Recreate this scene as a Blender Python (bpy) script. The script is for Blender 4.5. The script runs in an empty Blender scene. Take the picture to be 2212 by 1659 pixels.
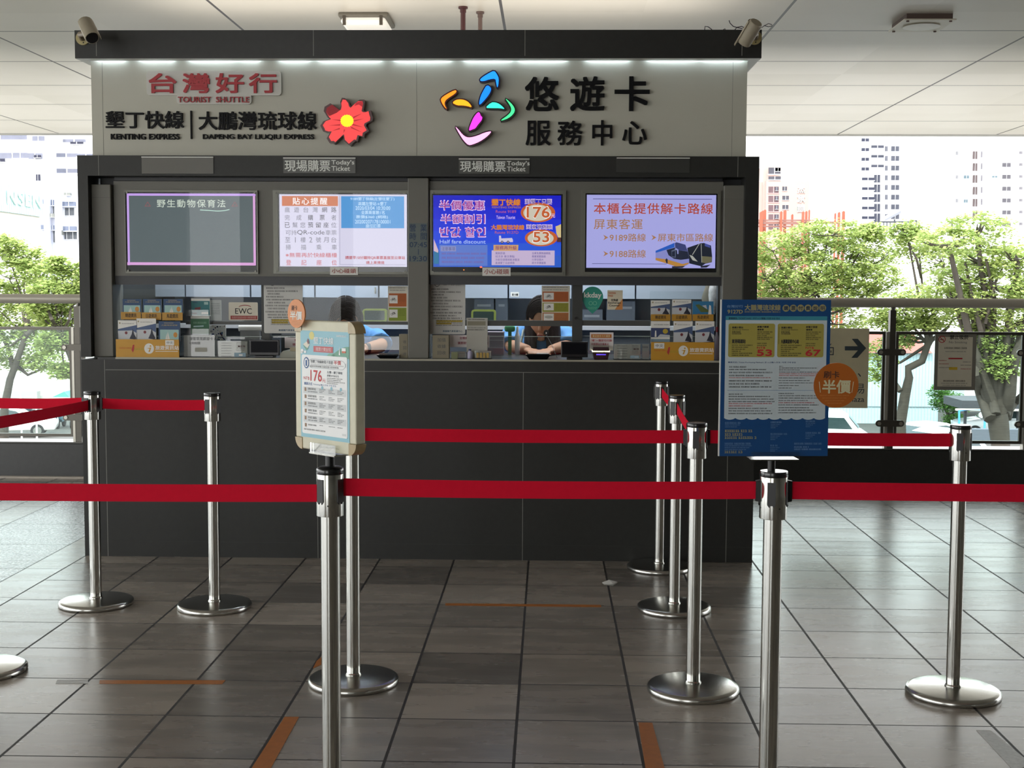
import bpy, bmesh, math, random
from math import pi, sin, cos, radians
from mathutils import Vector, Matrix
random.seed(7)
S = bpy.context.scene
COL = S.collection

# ------------------------------------------------------------------ camera
F_PX, PITCH, YAW, ROLL = 2824.2, .075286, -.0278195, .0045061
CAM = Vector((2.09902, -6.73676, 1.47066))
_cy, _sy, _cp, _sp, _cr, _sr = cos(YAW), sin(YAW), cos(PITCH), sin(PITCH), cos(ROLL), sin(ROLL)
_R0 = Vector((_cy, -_sy, 0)); _F0 = Vector((_sy, _cy, 0))
FWD = _F0 * _cp + Vector((0, 0, -_sp)); _U0 = _F0 * _sp + Vector((0, 0, _cp))
RIGHT = _R0 * _cr + _U0 * _sr; UP = _U0 * _cr - _R0 * _sr
cd = bpy.data.cameras.new('camera'); cam = bpy.data.objects.new('camera', cd); COL.objects.link(cam)
m = Matrix.Identity(4)
for i in range(3):
    m[i][0], m[i][1], m[i][2], m[i][3] = RIGHT[i], UP[i], -FWD[i], CAM[i]
cam.matrix_world = m
cd.sensor_fit = 'HORIZONTAL'; cd.sensor_width = 36; cd.lens = F_PX / 2212 * 36; cd.clip_end = 2000
S.camera = cam

# ------------------------------------------------------------------ world, sun, exposure
SKY, SUN = 3.6, 3.6
w = bpy.data.worlds.new('overcast_sky'); S.world = w; w.use_nodes = True
nt = w.node_tree; nt.nodes.clear()
out = nt.nodes.new('ShaderNodeOutputWorld'); bg = nt.nodes.new('ShaderNodeBackground')
tc = nt.nodes.new('ShaderNodeTexCoord'); sep = nt.nodes.new('ShaderNodeSeparateXYZ')
rmp = nt.nodes.new('ShaderNodeValToRGB')
rmp.color_ramp.elements[0].position = 0.0; rmp.color_ramp.elements[0].color = (1, .99, .97, 1)
rmp.color_ramp.elements[1].position = .7; rmp.color_ramp.elements[1].color = (.80, .90, 1, 1)
nt.links.new(tc.outputs['Generated'], sep.inputs[0]); nt.links.new(sep.outputs['Z'], rmp.inputs[0])
nt.links.new(rmp.outputs[0], bg.inputs['Color']); bg.inputs['Strength'].default_value = SKY
nt.links.new(bg.outputs[0], out.inputs[0])
sd = bpy.data.lights.new('sun', 'SUN'); sd.energy = SUN; sd.angle = radians(3); sd.color = (1, .95, .86)
so = bpy.data.objects.new('sun', sd); COL.objects.link(so)
so.rotation_euler = (radians(33), radians(-12), 0)
# lamps inside the ticket booth, under its ceiling
for lx in (.55, 2.25):
    ld = bpy.data.lights.new('booth_lamp', 'AREA'); ld.shape = 'RECTANGLE'; ld.size = 1.3; ld.size_y = .5; ld.energy = 15; ld.color = (.92, .96, 1)
    lo = bpy.data.objects.new('booth_lamp', ld); COL.objects.link(lo); lo.location = (lx, .95, 2.085)
# uplights lying on the booth roof
for lx in (.5, 2.3):
    ld = bpy.data.lights.new('roof_uplight', 'AREA'); ld.shape = 'RECTANGLE'; ld.size = 1.6; ld.size_y = .9; ld.energy = 5; ld.color = (1, .96, .9)
    lo = bpy.data.objects.new('roof_uplight', ld); COL.objects.link(lo); lo.location = (lx, 1.2, 2.82); lo.rotation_euler = (pi, 0, 0)
S.view_settings.view_transform = 'Standard'; S.view_settings.look = 'None'
S.view_settings.gamma = 1; S.view_settings.use_curve_mapping = False
S.view_settings.exposure = 0.45

# ------------------------------------------------------------------ helpers
def _ray(px, py):
    a, b = px - 1106, py - 829.5
    return RIGHT * (a / F_PX) - UP * (b / F_PX) + FWD
def onY(px, py, Y):
    d = _ray(px, py); return CAM + d * ((Y - CAM.y) / d.y)
def onZ(px, py, Z):
    d = _ray(px, py); return CAM + d * ((Z - CAM.z) / d.z)
def KX(px, py, Y): return onY(px, py, Y).x
def KZ(px, py, Y): return onY(px, py, Y).z
def rect(x0, y0, x1, y1, Y):           # photo rectangle -> x0, x1, z0, z1 on the plane y = Y
    cx, cy = (x0 + x1) / 2, (y0 + y1) / 2
    return KX(x0, cy, Y), KX(x1, cy, Y), KZ(cx, y1, Y), KZ(cx, y0, Y)

def lin(c):
    if isinstance(c, str):
        c = c.lstrip('#'); c = [int(c[i:i + 2], 16) for i in (0, 2, 4)]
    o = []
    for v in c[:3]:
        v = v / 255
        o.append(v / 12.92 if v <= .04045 else ((v + .055) / 1.055) ** 2.4)
    return o

MATS = {}
def M(name, col='#808080', rough=.5, metal=0, spec=.5, var=.08, vs=14, bump=0, bs=160, emit=0, coat=0, ecol=None, stretch=None):
    if name in MATS: return MATS[name]
    mt = bpy.data.materials.new(name); mt.use_nodes = True
    n = mt.node_tree; b = n.nodes['Principled BSDF']
    c = lin(col)
    tcn = n.nodes.new('ShaderNodeTexCoord'); nz = n.nodes.new('ShaderNodeTexNoise')
    nz.inputs['Scale'].default_value = vs; nz.inputs['Detail'].default_value = 4
    if stretch:
        mp = n.nodes.new('ShaderNodeMapping'); mp.inputs['Scale'].default_value = stretch
        n.links.new(tcn.outputs['Object'], mp.inputs[0]); n.links.new(mp.outputs[0], nz.inputs['Vector'])
    else:
        n.links.new(tcn.outputs['Object'], nz.inputs['Vector'])
    mx = n.nodes.new('ShaderNodeMix'); mx.data_type = 'RGBA'
    mx.inputs[6].default_value = [min(1, v * (1 - var)) for v in c] + [1]
    mx.inputs[7].default_value = [min(1, v * (1 + var)) for v in c] + [1]
    n.links.new(nz.outputs['Fac'], mx.inputs[0])
    n.links.new(mx.outputs[2], b.inputs['Base Color'])
    b.inputs['Roughness'].default_value = rough; b.inputs['Metallic'].default_value = metal
    b.inputs['Specular IOR Level'].default_value = spec
    if coat: b.inputs['Coat Weight'].default_value = coat; b.inputs['Coat Roughness'].default_value = .05
    if emit:
        if ecol: b.inputs['Emission Color'].default_value = lin(ecol) + [1]
        else: n.links.new(mx.outputs[2], b.inputs['Emission Color'])
        b.inputs['Emission Strength'].default_value = emit
    if bump:
        bp = n.nodes.new('ShaderNodeBump'); bp.inputs['Strength'].default_value = bump; bp.inputs['Distance'].default_value = .004
        n2 = n.nodes.new('ShaderNodeTexNoise'); n2.inputs['Scale'].default_value = bs
        n.links.new(tcn.outputs['Object'], n2.inputs['Vector'])
        n.links.new(n2.outputs['Fac'], bp.inputs['Height']); n.links.new(bp.outputs[0], b.inputs['Normal'])
    MATS[name] = mt; return mt

def glass(name, tint=(1, 1, 1), refl=.6, rough=0.0, haze=0.0):
    if name in MATS: return MATS[name]
    mt = bpy.data.materials.new(name); mt.use_nodes = True
    n = mt.node_tree; n.nodes.clear()
    o = n.nodes.new('ShaderNodeOutputMaterial'); t = n.nodes.new('ShaderNodeBsdfTransparent'); g = n.nodes.new('ShaderNodeBsdfGlossy')
    t.inputs[0].default_value = (*tint, 1); g.inputs['Roughness'].default_value = rough
    fr = n.nodes.new('ShaderNodeFresnel'); fr.inputs[0].default_value = 1.5
    mu = n.nodes.new('ShaderNodeMath'); mu.operation = 'MULTIPLY'; mu.inputs[1].default_value = refl
    mx = n.nodes.new('ShaderNodeMixShader')
    n.links.new(fr.outputs[0], mu.inputs[0]); n.links.new(mu.outputs[0], mx.inputs[0])
    n.links.new(t.outputs[0], mx.inputs[1]); n.links.new(g.outputs[0], mx.inputs[2])
    last = mx.outputs[0]
    if haze:
        d = n.nodes.new('ShaderNodeBsdfDiffuse'); d.inputs[0].default_value = (.8, .85, .85, 1)
        m2 = n.nodes.new('ShaderNodeMixShader'); m2.inputs[0].default_value = haze
        n.links.new(last, m2.inputs[1]); n.links.new(d.outputs[0], m2.inputs[2]); last = m2.outputs[0]
    n.links.new(last, o.inputs[0]); MATS[name] = mt; return mt

_TC = {}
def txt(s, sp=1.0, ext=False):
    k = (s, sp, ext)
    if k in _TC: return _TC[k]
    c = bpy.data.curves.new('t', 'FONT'); c.body = s; c.resolution_u = 3; c.space_character = sp
    c.fill_mode = 'BOTH' if ext else 'FRONT'
    if ext: c.extrude = .5
    o = bpy.data.objects.new('t', c); COL.objects.link(o); bpy.context.view_layer.update()
    me = bpy.data.meshes.new_from_object(o.evaluated_get(bpy.context.evaluated_depsgraph_get()))
    vs = [tuple(v.co) for v in me.vertices]; fs = [tuple(p.vertices) for p in me.polygons]
    bpy.data.objects.remove(o); bpy.data.curves.remove(c); bpy.data.meshes.remove(me)
    xs = [v[0] for v in vs]; ys = [v[1] for v in vs]
    x0, x1, y0, y1 = min(xs), max(xs), min(ys), max(ys)
    vs = [((v[0] - x0) / (x1 - x0), (v[1] - y0) / (y1 - y0), v[2]) for v in vs]
    _TC[k] = (vs, fs, (x1 - x0) / (y1 - y0)); return _TC[k]

class MB:
    def __init__(s): s.v = []; s.f = []; s.m = []; s.sm = []; s.mats = []
    def mi(s, mat):
        if mat not in s.mats: s.mats.append(mat)
        return s.mats.index(mat)
    def add(s, vs, fs, mat, smooth=False):
        o = len(s.v); s.v += [tuple(v) for v in vs]; k = s.mi(mat)
        for f in fs: s.f.append(tuple(i + o for i in f)); s.m.append(k); s.sm.append(smooth)
        return s
    def box(s, x0, x1, y0, y1, z0, z1, mat, bev=0):
        if bev:
            bm = bmesh.new(); bmesh.ops.create_cube(bm, size=1)
            for v in bm.verts: v.co = Vector((x0 + (v.co.x + .5) * (x1 - x0), y0 + (v.co.y + .5) * (y1 - y0), z0 + (v.co.z + .5) * (z1 - z0)))
            bmesh.ops.bevel(bm, geom=bm.edges[:], offset=bev, segments=2, profile=.5, affect='EDGES')
            return s.bm(bm, mat)
        vs = [(x, y, z) for z in (z0, z1) for y in (y0, y1) for x in (x0, x1)]
        return s.add(vs, [(0, 2, 3, 1), (4, 5, 7, 6), (0, 1, 5, 4), (2, 6, 7, 3), (0, 4, 6, 2), (1, 3, 7, 5)], mat)
    def bm(s, bm, mat, smooth=False, mtx=None):
        bm.verts.index_update()
        vs = [(mtx @ v.co if mtx else v.co.copy()) for v in bm.verts]
        s.add(vs, [[v.index for v in f.verts] for f in bm.faces], mat, smooth); bm.free(); return s
    def quad(s, x0, x1, z0, z1, y, mat):      # faces -y
        return s.add([(x0, y, z0), (x1, y, z0), (x1, y, z1), (x0, y, z1)], [(0, 1, 2, 3)], mat)
    def tube(s, pts, rad, mat, n=8, cap=True, smooth=True):
        pts = [Vector(p) for p in pts]; rs = rad if isinstance(rad, (list, tuple)) else [rad] * len(pts)
        vs = []; fs = []
        ref = None
        for i, p in enumerate(pts):
            t = (pts[min(i + 1, len(pts) - 1)] - pts[max(i - 1, 0)])
            if t.length < 1e-9: t = Vector((0, 0, 1))
            t.normalize()
            if ref is None: ref = Vector((1, 0, 0)) if abs(t.x) < .8 else Vector((0, 1, 0))
            a = (ref - t * ref.dot(t)); a.normalize(); b = t.cross(a); ref = a
            for k in range(n):
                q = 2 * pi * k / n; vs.append(p + (a * cos(q) + b * sin(q)) * rs[i])
        for i in range(len(pts) - 1):
            for k in range(n):
                k2 = (k + 1) % n; fs.append((i * n + k, i * n + k2, (i + 1) * n + k2, (i + 1) * n + k))
        s.add(vs, fs, mat, smooth)
        if cap: s.add(vs[:n], [tuple(range(n - 1, -1, -1))], mat); s.add(vs[-n:], [tuple(range(n))], mat)
        return s
    def lathe(s, prof, mat, n=32, c=(0, 0, 0), smooth=True):
        vs = []; fs = []
        for r, z in prof:
            for k in range(n): q = 2 * pi * k / n; vs.append((c[0] + r * cos(q), c[1] + r * sin(q), c[2] + z))
        L = len(prof)
        for i in range(L - 1):
            for k in range(n):
                k2 = (k + 1) % n; fs.append((i * n + k, i * n + k2, (i + 1) * n + k2, (i + 1) * n + k))
        if prof[0][0] > 1e-6: fs.append(tuple(range(n - 1, -1, -1)))
        if prof[-1][0] > 1e-6: fs.append(tuple((L - 1) * n + k for k in range(n)))
        return s.add(vs, fs, mat, smooth)
    def prism(s, poly, y0, y1, mat, smooth=False, side=None):  # polygon in (x,z), extruded in y; y0 front
        a = sum(poly[i][0] * poly[(i + 1) % len(poly)][1] - poly[(i + 1) % len(poly)][0] * poly[i][1] for i in range(len(poly)))
        if a < 0: poly = poly[::-1]
        n = len(poly)
        fr = [(p[0], y0, p[1]) for p in poly]; bk = [(p[0], y1, p[1]) for p in poly]
        s.add(fr, [tuple(range(n))], mat)
        s.add(bk, [tuple(range(n - 1, -1, -1))], side or mat)
        s.add(fr + bk, [(i, i + n, (i + 1) % n + n, (i + 1) % n) for i in range(n)], side or mat, smooth)
        return s
    def flat(s, poly, y, mat):
        a = sum(poly[i][0] * poly[(i + 1) % len(poly)][1] - poly[(i + 1) % len(poly)][0] * poly[i][1] for i in range(len(poly)))
        if a < 0: poly = poly[::-1]
        return s.add([(p[0], y, p[1]) for p in poly], [tuple(range(len(poly)))], mat)
    def disc(s, cx, cz, rx, rz, y, mat, n=28):
        return s.flat([(cx + rx * cos(2 * pi * k / n), cz + rz * sin(2 * pi * k / n)) for k in range(n)], y, mat)
    def text(s, t, x0, x1, z0, z1, y, mat, depth=0, bold=0.0, sp=1.0):
        vs, fs, _ = txt(t, sp, depth > 0)
        k = bold * (z1 - z0) * .9
        if bold > .03: off = [(cos(pi * i / 4) * k, sin(pi * i / 4) * k) for i in range(8)] + [(cos(pi * i / 4) * k * .5, sin(pi * i / 4) * k * .5) for i in range(8)]
        elif bold > 0: off = [(-k, -k), (-k, k), (k, -k), (k, k)]
        else: off = [(0, 0)]
        for i, (ox, oz) in enumerate(off):
            s.add([(x0 + a * (x1 - x0) + ox, y + depth / 2 - d * depth + i * .000012, z0 + b * (z1 - z0) + oz) for a, b, d in vs], fs, mat)
        return s
    def lines(s, x0, x1, z, h, y, mat, seed=0, wd=None):   # a line of small print as broken strokes
        r = random.Random(seed); x = x0; c = h * .9; k = r.randint(3, 9); hh = h * 1.12
        while x < x1 - c * .5:
            l = min(x1 - x, c * r.uniform(.75, 1.0)); t = hh * r.uniform(.22, .34)
            s.quad(x, x + l, z, z + t, y, mat); s.quad(x, x + l * r.uniform(.7, 1), z + hh - t, z + hh, y, mat); m_ = x + l * r.uniform(.25, .6); s.quad(m_, m_ + l * .3, z + t, z + hh - t, y, mat)
            x += c * 1.12; k -= 1
            if k == 0: x += c * .6; k = r.randint(3, 9)
        return s
    def build(s, name, parent=None, org=None, local=False, label=None):
        me = bpy.data.meshes.new(name)
        off = Vector((0, 0, 0))
        if parent is not None and not local:
            off = Vector(parent.get('_o', (0, 0, 0)))
        elif parent is None:
            if org is not None: off = Vector(org)
            else:
                xs = [v[0] for v in s.v]; ys = [v[1] for v in s.v]; zs = [v[2] for v in s.v]
                off = Vector(((min(xs) + max(xs)) / 2, (min(ys) + max(ys)) / 2, min(zs)))
        me.from_pydata([(v[0] - off.x, v[1] - off.y, v[2] - off.z) for v in s.v], [], s.f)
        for mt in s.mats: me.materials.append(mt)
        me.polygons.foreach_set('material_index', s.m); me.polygons.foreach_set('use_smooth', s.sm)
        me.update()
        if any(s.sm): me.set_sharp_from_angle(angle=radians(60))
        o = bpy.data.objects.new(name, me); COL.objects.link(o)
        if parent is not None:
            o.parent = parent; o['_o'] = tuple(off)
        else:
            o.location = off; o['_o'] = tuple(off)
        if label: o['label'] = label
        return o

def tag(o, label=None, cat=None, group=None, kind=None):
    if label: o['label'] = label
    if cat: o['category'] = cat
    if group: o['group'] = group
    if kind: o['kind'] = kind
    return o
def thing(name, label, cat, loc=(0, 0, 0), rz=0, group=None):
    o = bpy.data.objects.new(name, None); COL.objects.link(o); o.location = loc; o.rotation_euler = (0, 0, rz)
    o.empty_display_size = .1; o['_o'] = tuple(loc)
    return tag(o, label, cat, group)
def dup(root, loc, rz=None, label=None):
    r = root.copy(); COL.objects.link(r); r.location = loc
    if rz is not None: r.rotation_euler = (0, 0, rz)
    if label: r['label'] = label
    def kids(a, b):
        for ch in [c for c in a.children]:
            c = ch.copy(); COL.objects.link(c); c.parent = b; kids(ch, c)
    kids(root, r); return r
def struct(mb, name, **k): return tag(mb.build(name, **k), kind='structure')
def smooth_poly(pts, it=2):
    for _ in range(it):
        o = []
        for i in range(len(pts)):
            a, b = pts[i], pts[(i + 1) % len(pts)]
            o += [(a[0] * .75 + b[0] * .25, a[1] * .75 + b[1] * .25), (a[0] * .25 + b[0] * .75, a[1] * .25 + b[1] * .75)]
        pts = o
    return pts
def rrect(x0, x1, z0, z1, r, n=5):
    o = []
    for cx, cz, a in ((x1 - r, z0 + r, -90), (x1 - r, z1 - r, 0), (x0 + r, z1 - r, 90), (x0 + r, z0 + r, 180)):
        for k in range(n + 1):
            q = radians(a + 90 * k / n); o.append((cx + r * cos(q), cz + r * sin(q)))
    return o

# ------------------------------------------------------------------ common materials
white = M('white_paint', '#e6e6e0', .45, var=.03)
steel = M('polished_steel', '#c3c3bd', .13, 1, var=.06, vs=30, stretch=(1, 1, .05))
steel_b = M('worn_steel', '#bdbdb8', .2, 1, var=.1, vs=18, bump=.05, bs=40)
black = M('black_plastic', '#121314', .35, var=.1)
granite = M('charcoal_granite', '#2c2d2b', .4, spec=.35, var=.2, vs=30, bump=.03, bs=300)
granite_d = M('dark_granite', '#2b2c2b', .3, var=.28, vs=30)
joint = M('pale_joint', '#8d8e88', .6)
greymetal = M('grey_metal_panel', '#6f6e66', .45, var=.05)
darkmetal = M('dark_metal', '#34363a', .4, var=.08)
paper = M('white_paper', '#e9e8e2', .7, var=.02)
ink = M('black_ink', '#1b1c1e', .7); ink_g = M('grey_ink', '#5b5d60', .7); red_ink = M('red_ink', '#b0262f', .7)
blue_ink = M('blue_ink', '#2b4f86', .7)
clear = glass('clear_acrylic', (.97, .985, .98), .8)
belt_m = M('red_webbing', '#dc1232', .75, spec=.15, var=.06, vs=60, bump=.1, bs=900)
# ------------------------------------------------------------------ floor, ceiling, walls
def node_floor():
    mt = bpy.data.materials.new('floor_tiles'); mt.use_nodes = True; n = mt.node_tree; b = n.nodes['Principled BSDF']
    N = lambda t, **k: n.nodes.new(t)
    L = n.links.new
    def math_(op, a, bb=None, c=None):
        q = N('ShaderNodeMath'); q.operation = op
        for i, v in enumerate((a, bb, c)):
            if v is None: continue
            if isinstance(v, (int, float)): q.inputs[i].default_value = v
            else: L(v, q.inputs[i])
        return q.outputs[0]
    g = N('ShaderNodeNewGeometry'); sp = N('ShaderNodeSeparateXYZ'); L(g.outputs['Position'], sp.inputs[0])
    x, y = sp.outputs['X'], sp.outputs['Y']
    tx = math_('DIVIDE', x, .4); ty = math_('DIVIDE', y, .4)
    dx = math_('ABSOLUTE', math_('SUBTRACT', math_('FRACT', math_('ADD', tx, 100.5)), .5))   # distance to line /.4
    dy = math_('ABSOLUTE', math_('SUBTRACT', math_('FRACT', math_('ADD', ty, 100.5)), .5))
    gx = math_('LESS_THAN', dx, .0125); gy = math_('LESS_THAN', dy, .009)
    # granite band running along the left side
    band = math_('MULTIPLY', math_('LESS_THAN', x, -.6), math_('GREATER_THAN', x, -1.21))
    plain = math_('MULTIPLY', math_('LESS_THAN', x, -.4), math_('GREATER_THAN', x, -1.42))
    gx = math_('MULTIPLY', gx, math_('SUBTRACT', 1, plain))
    e1 = math_('LESS_THAN', math_('ABSOLUTE', math_('ADD', x, .597)), .003); e2 = math_('LESS_THAN', math_('ABSOLUTE', math_('ADD', x, 1.207)), .003)
    e3 = math_('LESS_THAN', math_('ABSOLUTE', math_('ADD', x, 1.42)), .003); e4 = math_('LESS_THAN', math_('ABSOLUTE', math_('ADD', x, .4)), .004)
    big = math_('LESS_THAN', math_('ABSOLUTE', math_('SUBTRACT', math_('FRACT', math_('ADD', math_('DIVIDE', y, .62), 100.73)), .5)), .004)
    gy = math_('ADD', math_('MULTIPLY', gy, math_('SUBTRACT', 1, plain)), math_('MULTIPLY', plain, big))
    gr = math_('MINIMUM', math_('ADD', math_('ADD', gx, gy), math_('ADD', math_('ADD', e1, e2), math_('ADD', e3, e4))), 1)
    wn = N('ShaderNodeTexWhiteNoise'); wn.noise_dimensions = '2D'
    cb = N('ShaderNodeCombineXYZ'); L(math_('FLOOR', math_('ADD', tx, 100)), cb.inputs[0]); L(math_('FLOOR', math_('ADD', ty, 100)), cb.inputs[1])
    L(cb.outputs[0], wn.inputs['Vector'])
    mp = N('ShaderNodeMapping'); mp.inputs['Scale'].default_value = (1.2, 5, 1); va = N('ShaderNodeVectorMath'); va.operation = 'MULTIPLY_ADD'; L(wn.outputs['Color'], va.inputs[0]); va.inputs[1].default_value = (30, 30, 30); L(g.outputs['Position'], va.inputs[2]); L(va.outputs[0], mp.inputs[0])
    nz = N('ShaderNodeTexNoise'); nz.inputs['Scale'].default_value = 2.2; nz.inputs['Detail'].default_value = 5; L(mp.outputs[0], nz.inputs['Vector'])
    k = math_('ADD', math_('MULTIPLY', wn.outputs['Value'], .55), math_('MULTIPLY', nz.outputs['Fac'], .75))
    cr = N('ShaderNodeValToRGB'); cr.color_ramp.elements[0].position = .3; cr.color_ramp.elements[1].position = 1.15
    cr.color_ramp.elements[0].color = lin('#6f6a64') + [1]; cr.color_ramp.elements[1].color = lin('#a9a094') + [1]; L(k, cr.inputs[0])
    ns = N('ShaderNodeTexNoise'); ns.inputs['Scale'].default_value = 60; ns.inputs['Detail'].default_value = 6; L(g.outputs['Position'], ns.inputs['Vector'])
    cg = N('ShaderNodeValToRGB'); cg.color_ramp.elements[0].position = .38; cg.color_ramp.elements[1].position = .62
    cg.color_ramp.elements[0].color = lin('#3f4045') + [1]; cg.color_ramp.elements[1].color = lin('#e0e1e6') + [1]; L(ns.outputs['Fac'], cg.inputs[0])
    m1 = N('ShaderNodeMix'); m1.data_type = 'RGBA'; L(band, m1.inputs[0]); L(cr.outputs[0], m1.inputs[6]); L(cg.outputs[0], m1.inputs[7])
    m2 = N('ShaderNodeMix'); m2.data_type = 'RGBA'; L(gr, m2.inputs[0]); L(m1.outputs[2], m2.inputs[6]); m2.inputs[7].default_value = lin('#1a1716') + [1]
    L(m2.outputs[2], b.inputs['Base Color'])
    L(math_('ADD', math_('MULTIPLY', nz.outputs['Fac'], .14), math_('ADD', .2, math_('MULTIPLY', gr, .4))), b.inputs['Roughness'])
    b.inputs['Specular IOR Level'].default_value = .75
    n2 = N('ShaderNodeTexNoise'); n2.inputs['Scale'].default_value = 95; n2.inputs['Detail'].default_value = 2; L(g.outputs['Position'], n2.inputs['Vector'])
    hh = math_('ADD', math_('SUBTRACT', math_('MULTIPLY', n2.outputs['Fac'], .12), gr), math_('MULTIPLY', band, math_('MULTIPLY', ns.outputs['Fac'], 1.6)))
    bp = N('ShaderNodeBump'); bp.inputs['Strength'].default_value = .28; bp.inputs['Distance'].default_value = .004
    L(hh, bp.inputs['Height']); L(bp.outputs[0], b.inputs['Normal'])
    return mt
def node_ceiling():
    mt = bpy.data.materials.new('ceiling_panels'); mt.use_nodes = True; n = mt.node_tree; b = n.nodes['Principled BSDF']; L = n.links.new
    def math_(op, a, bb=None):
        q = n.nodes.new('ShaderNodeMath'); q.operation = op
        for i, v in enumerate((a, bb)):
            if v is None: continue
            if isinstance(v, (int, float)): q.inputs[i].default_value = v
            else: L(v, q.inputs[i])
        return q.outputs[0]
    g = n.nodes.new('ShaderNodeNewGeometry'); sp = n.nodes.new('ShaderNodeSeparateXYZ'); L(g.outputs['Position'], sp.inputs[0])
    tx = math_('ADD', math_('DIVIDE', sp.outputs['X'], 1.79), 100.5); ty = math_('ADD', math_('DIVIDE', math_('SUBTRACT', sp.outputs['Y'], 2.33), 1.215), 100.5)
    gx = math_('LESS_THAN', math_('ABSOLUTE', math_('SUBTRACT', math_('FRACT', tx), .5)), .0052)
    gy = math_('LESS_THAN', math_('ABSOLUTE', math_('SUBTRACT', math_('FRACT', ty), .5)), .0085)
    gr = math_('MINIMUM', math_('ADD', gx, gy), 1)
    wn = n.nodes.new('ShaderNodeTexWhiteNoise'); wn.noise_dimensions = '2D'; cb = n.nodes.new('ShaderNodeCombineXYZ')
    L(math_('FLOOR', tx), cb.inputs[0]); L(math_('FLOOR', ty), cb.inputs[1]); L(cb.outputs[0], wn.inputs['Vector'])
    nz = n.nodes.new('ShaderNodeTexNoise'); nz.inputs['Scale'].default_value = 1.7; nz.inputs['Detail'].default_value = 4; L(g.outputs['Position'], nz.inputs['Vector'])
    cr = n.nodes.new('ShaderNodeValToRGB'); cr.color_ramp.elements[0].color = lin('#ccc6ba') + [1]; cr.color_ramp.elements[1].color = lin('#ded8ce') + [1]
    L(math_('ADD', math_('MULTIPLY', wn.outputs['Value'], .5), math_('MULTIPLY', nz.outputs['Fac'], .6)), cr.inputs[0])
    m2 = n.nodes.new('ShaderNodeMix'); m2.data_type = 'RGBA'; L(gr, m2.inputs[0]); L(cr.outputs[0], m2.inputs[6]); m2.inputs[7].default_value = lin('#3c3334') + [1]
    L(m2.outputs[2], b.inputs['Base Color']); b.inputs['Roughness'].default_value = .38; b.inputs['Specular IOR Level'].default_value = .6
    n2 = n.nodes.new('ShaderNodeTexNoise'); n2.inputs['Scale'].default_value = 1.1; L(g.outputs['Position'], n2.inputs['Vector'])
    bp = n.nodes.new('ShaderNodeBump'); bp.inputs['Strength'].default_value = .12; bp.inputs['Distance'].default_value = .05
    L(math_('SUBTRACT', n2.outputs['Fac'], math_('MULTIPLY', gr, .3)), bp.inputs['Height']); L(bp.outputs[0], b.inputs['Normal'])
    return mt
ZC, YE, YR = 3.2, 8.4, 3.05
b = MB(); b.box(-9, 12, -14, 3.2, -.35, 0, node_floor()); struct(b, 'floor')
b = MB(); b.box(-40, -9.01, -30, 3.2, -.4, -.02, M('bounce_paving', '#bab7ae', .8)); struct(b, 'bounce_ground')  # unseen pale ground added to bounce light up to the ceiling
cm = node_ceiling()
b = MB(); b.box(-7, 12, -14, 3.2, ZC, ZC + .3, cm); b.box(-9, 12, 3.2, YE, ZC, ZC + .3, cm); struct(b, 'ceiling')
b = MB(); b.box(-9, 12, YE + .001, YE + .03, ZC - .02, ZC + .5, M('eave_edge', '#8f8f8a', .5)); struct(b, 'trim_1')
wallm = M('concourse_wall', '#8f8d86', .6)
b = MB()
b.box(-.2, 12, -14.2, -14, 0, ZC, wallm); b.box(-7, -3.8, -14.2, -14, 0, ZC, wallm)
struct(b, 'wall_back')
b = MB(); b.box(12, 12.2, -14.2, .5, 0, ZC, wallm); struct(b, 'wall_right')
for k, (xa, xb_) in enumerate(((-2.9, -2.55), (-1.3, -1.1))): b = MB(); b.box(xa, xb_, -14.15, -13.9, 0, ZC, wallm); struct(b, 'column')

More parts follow.
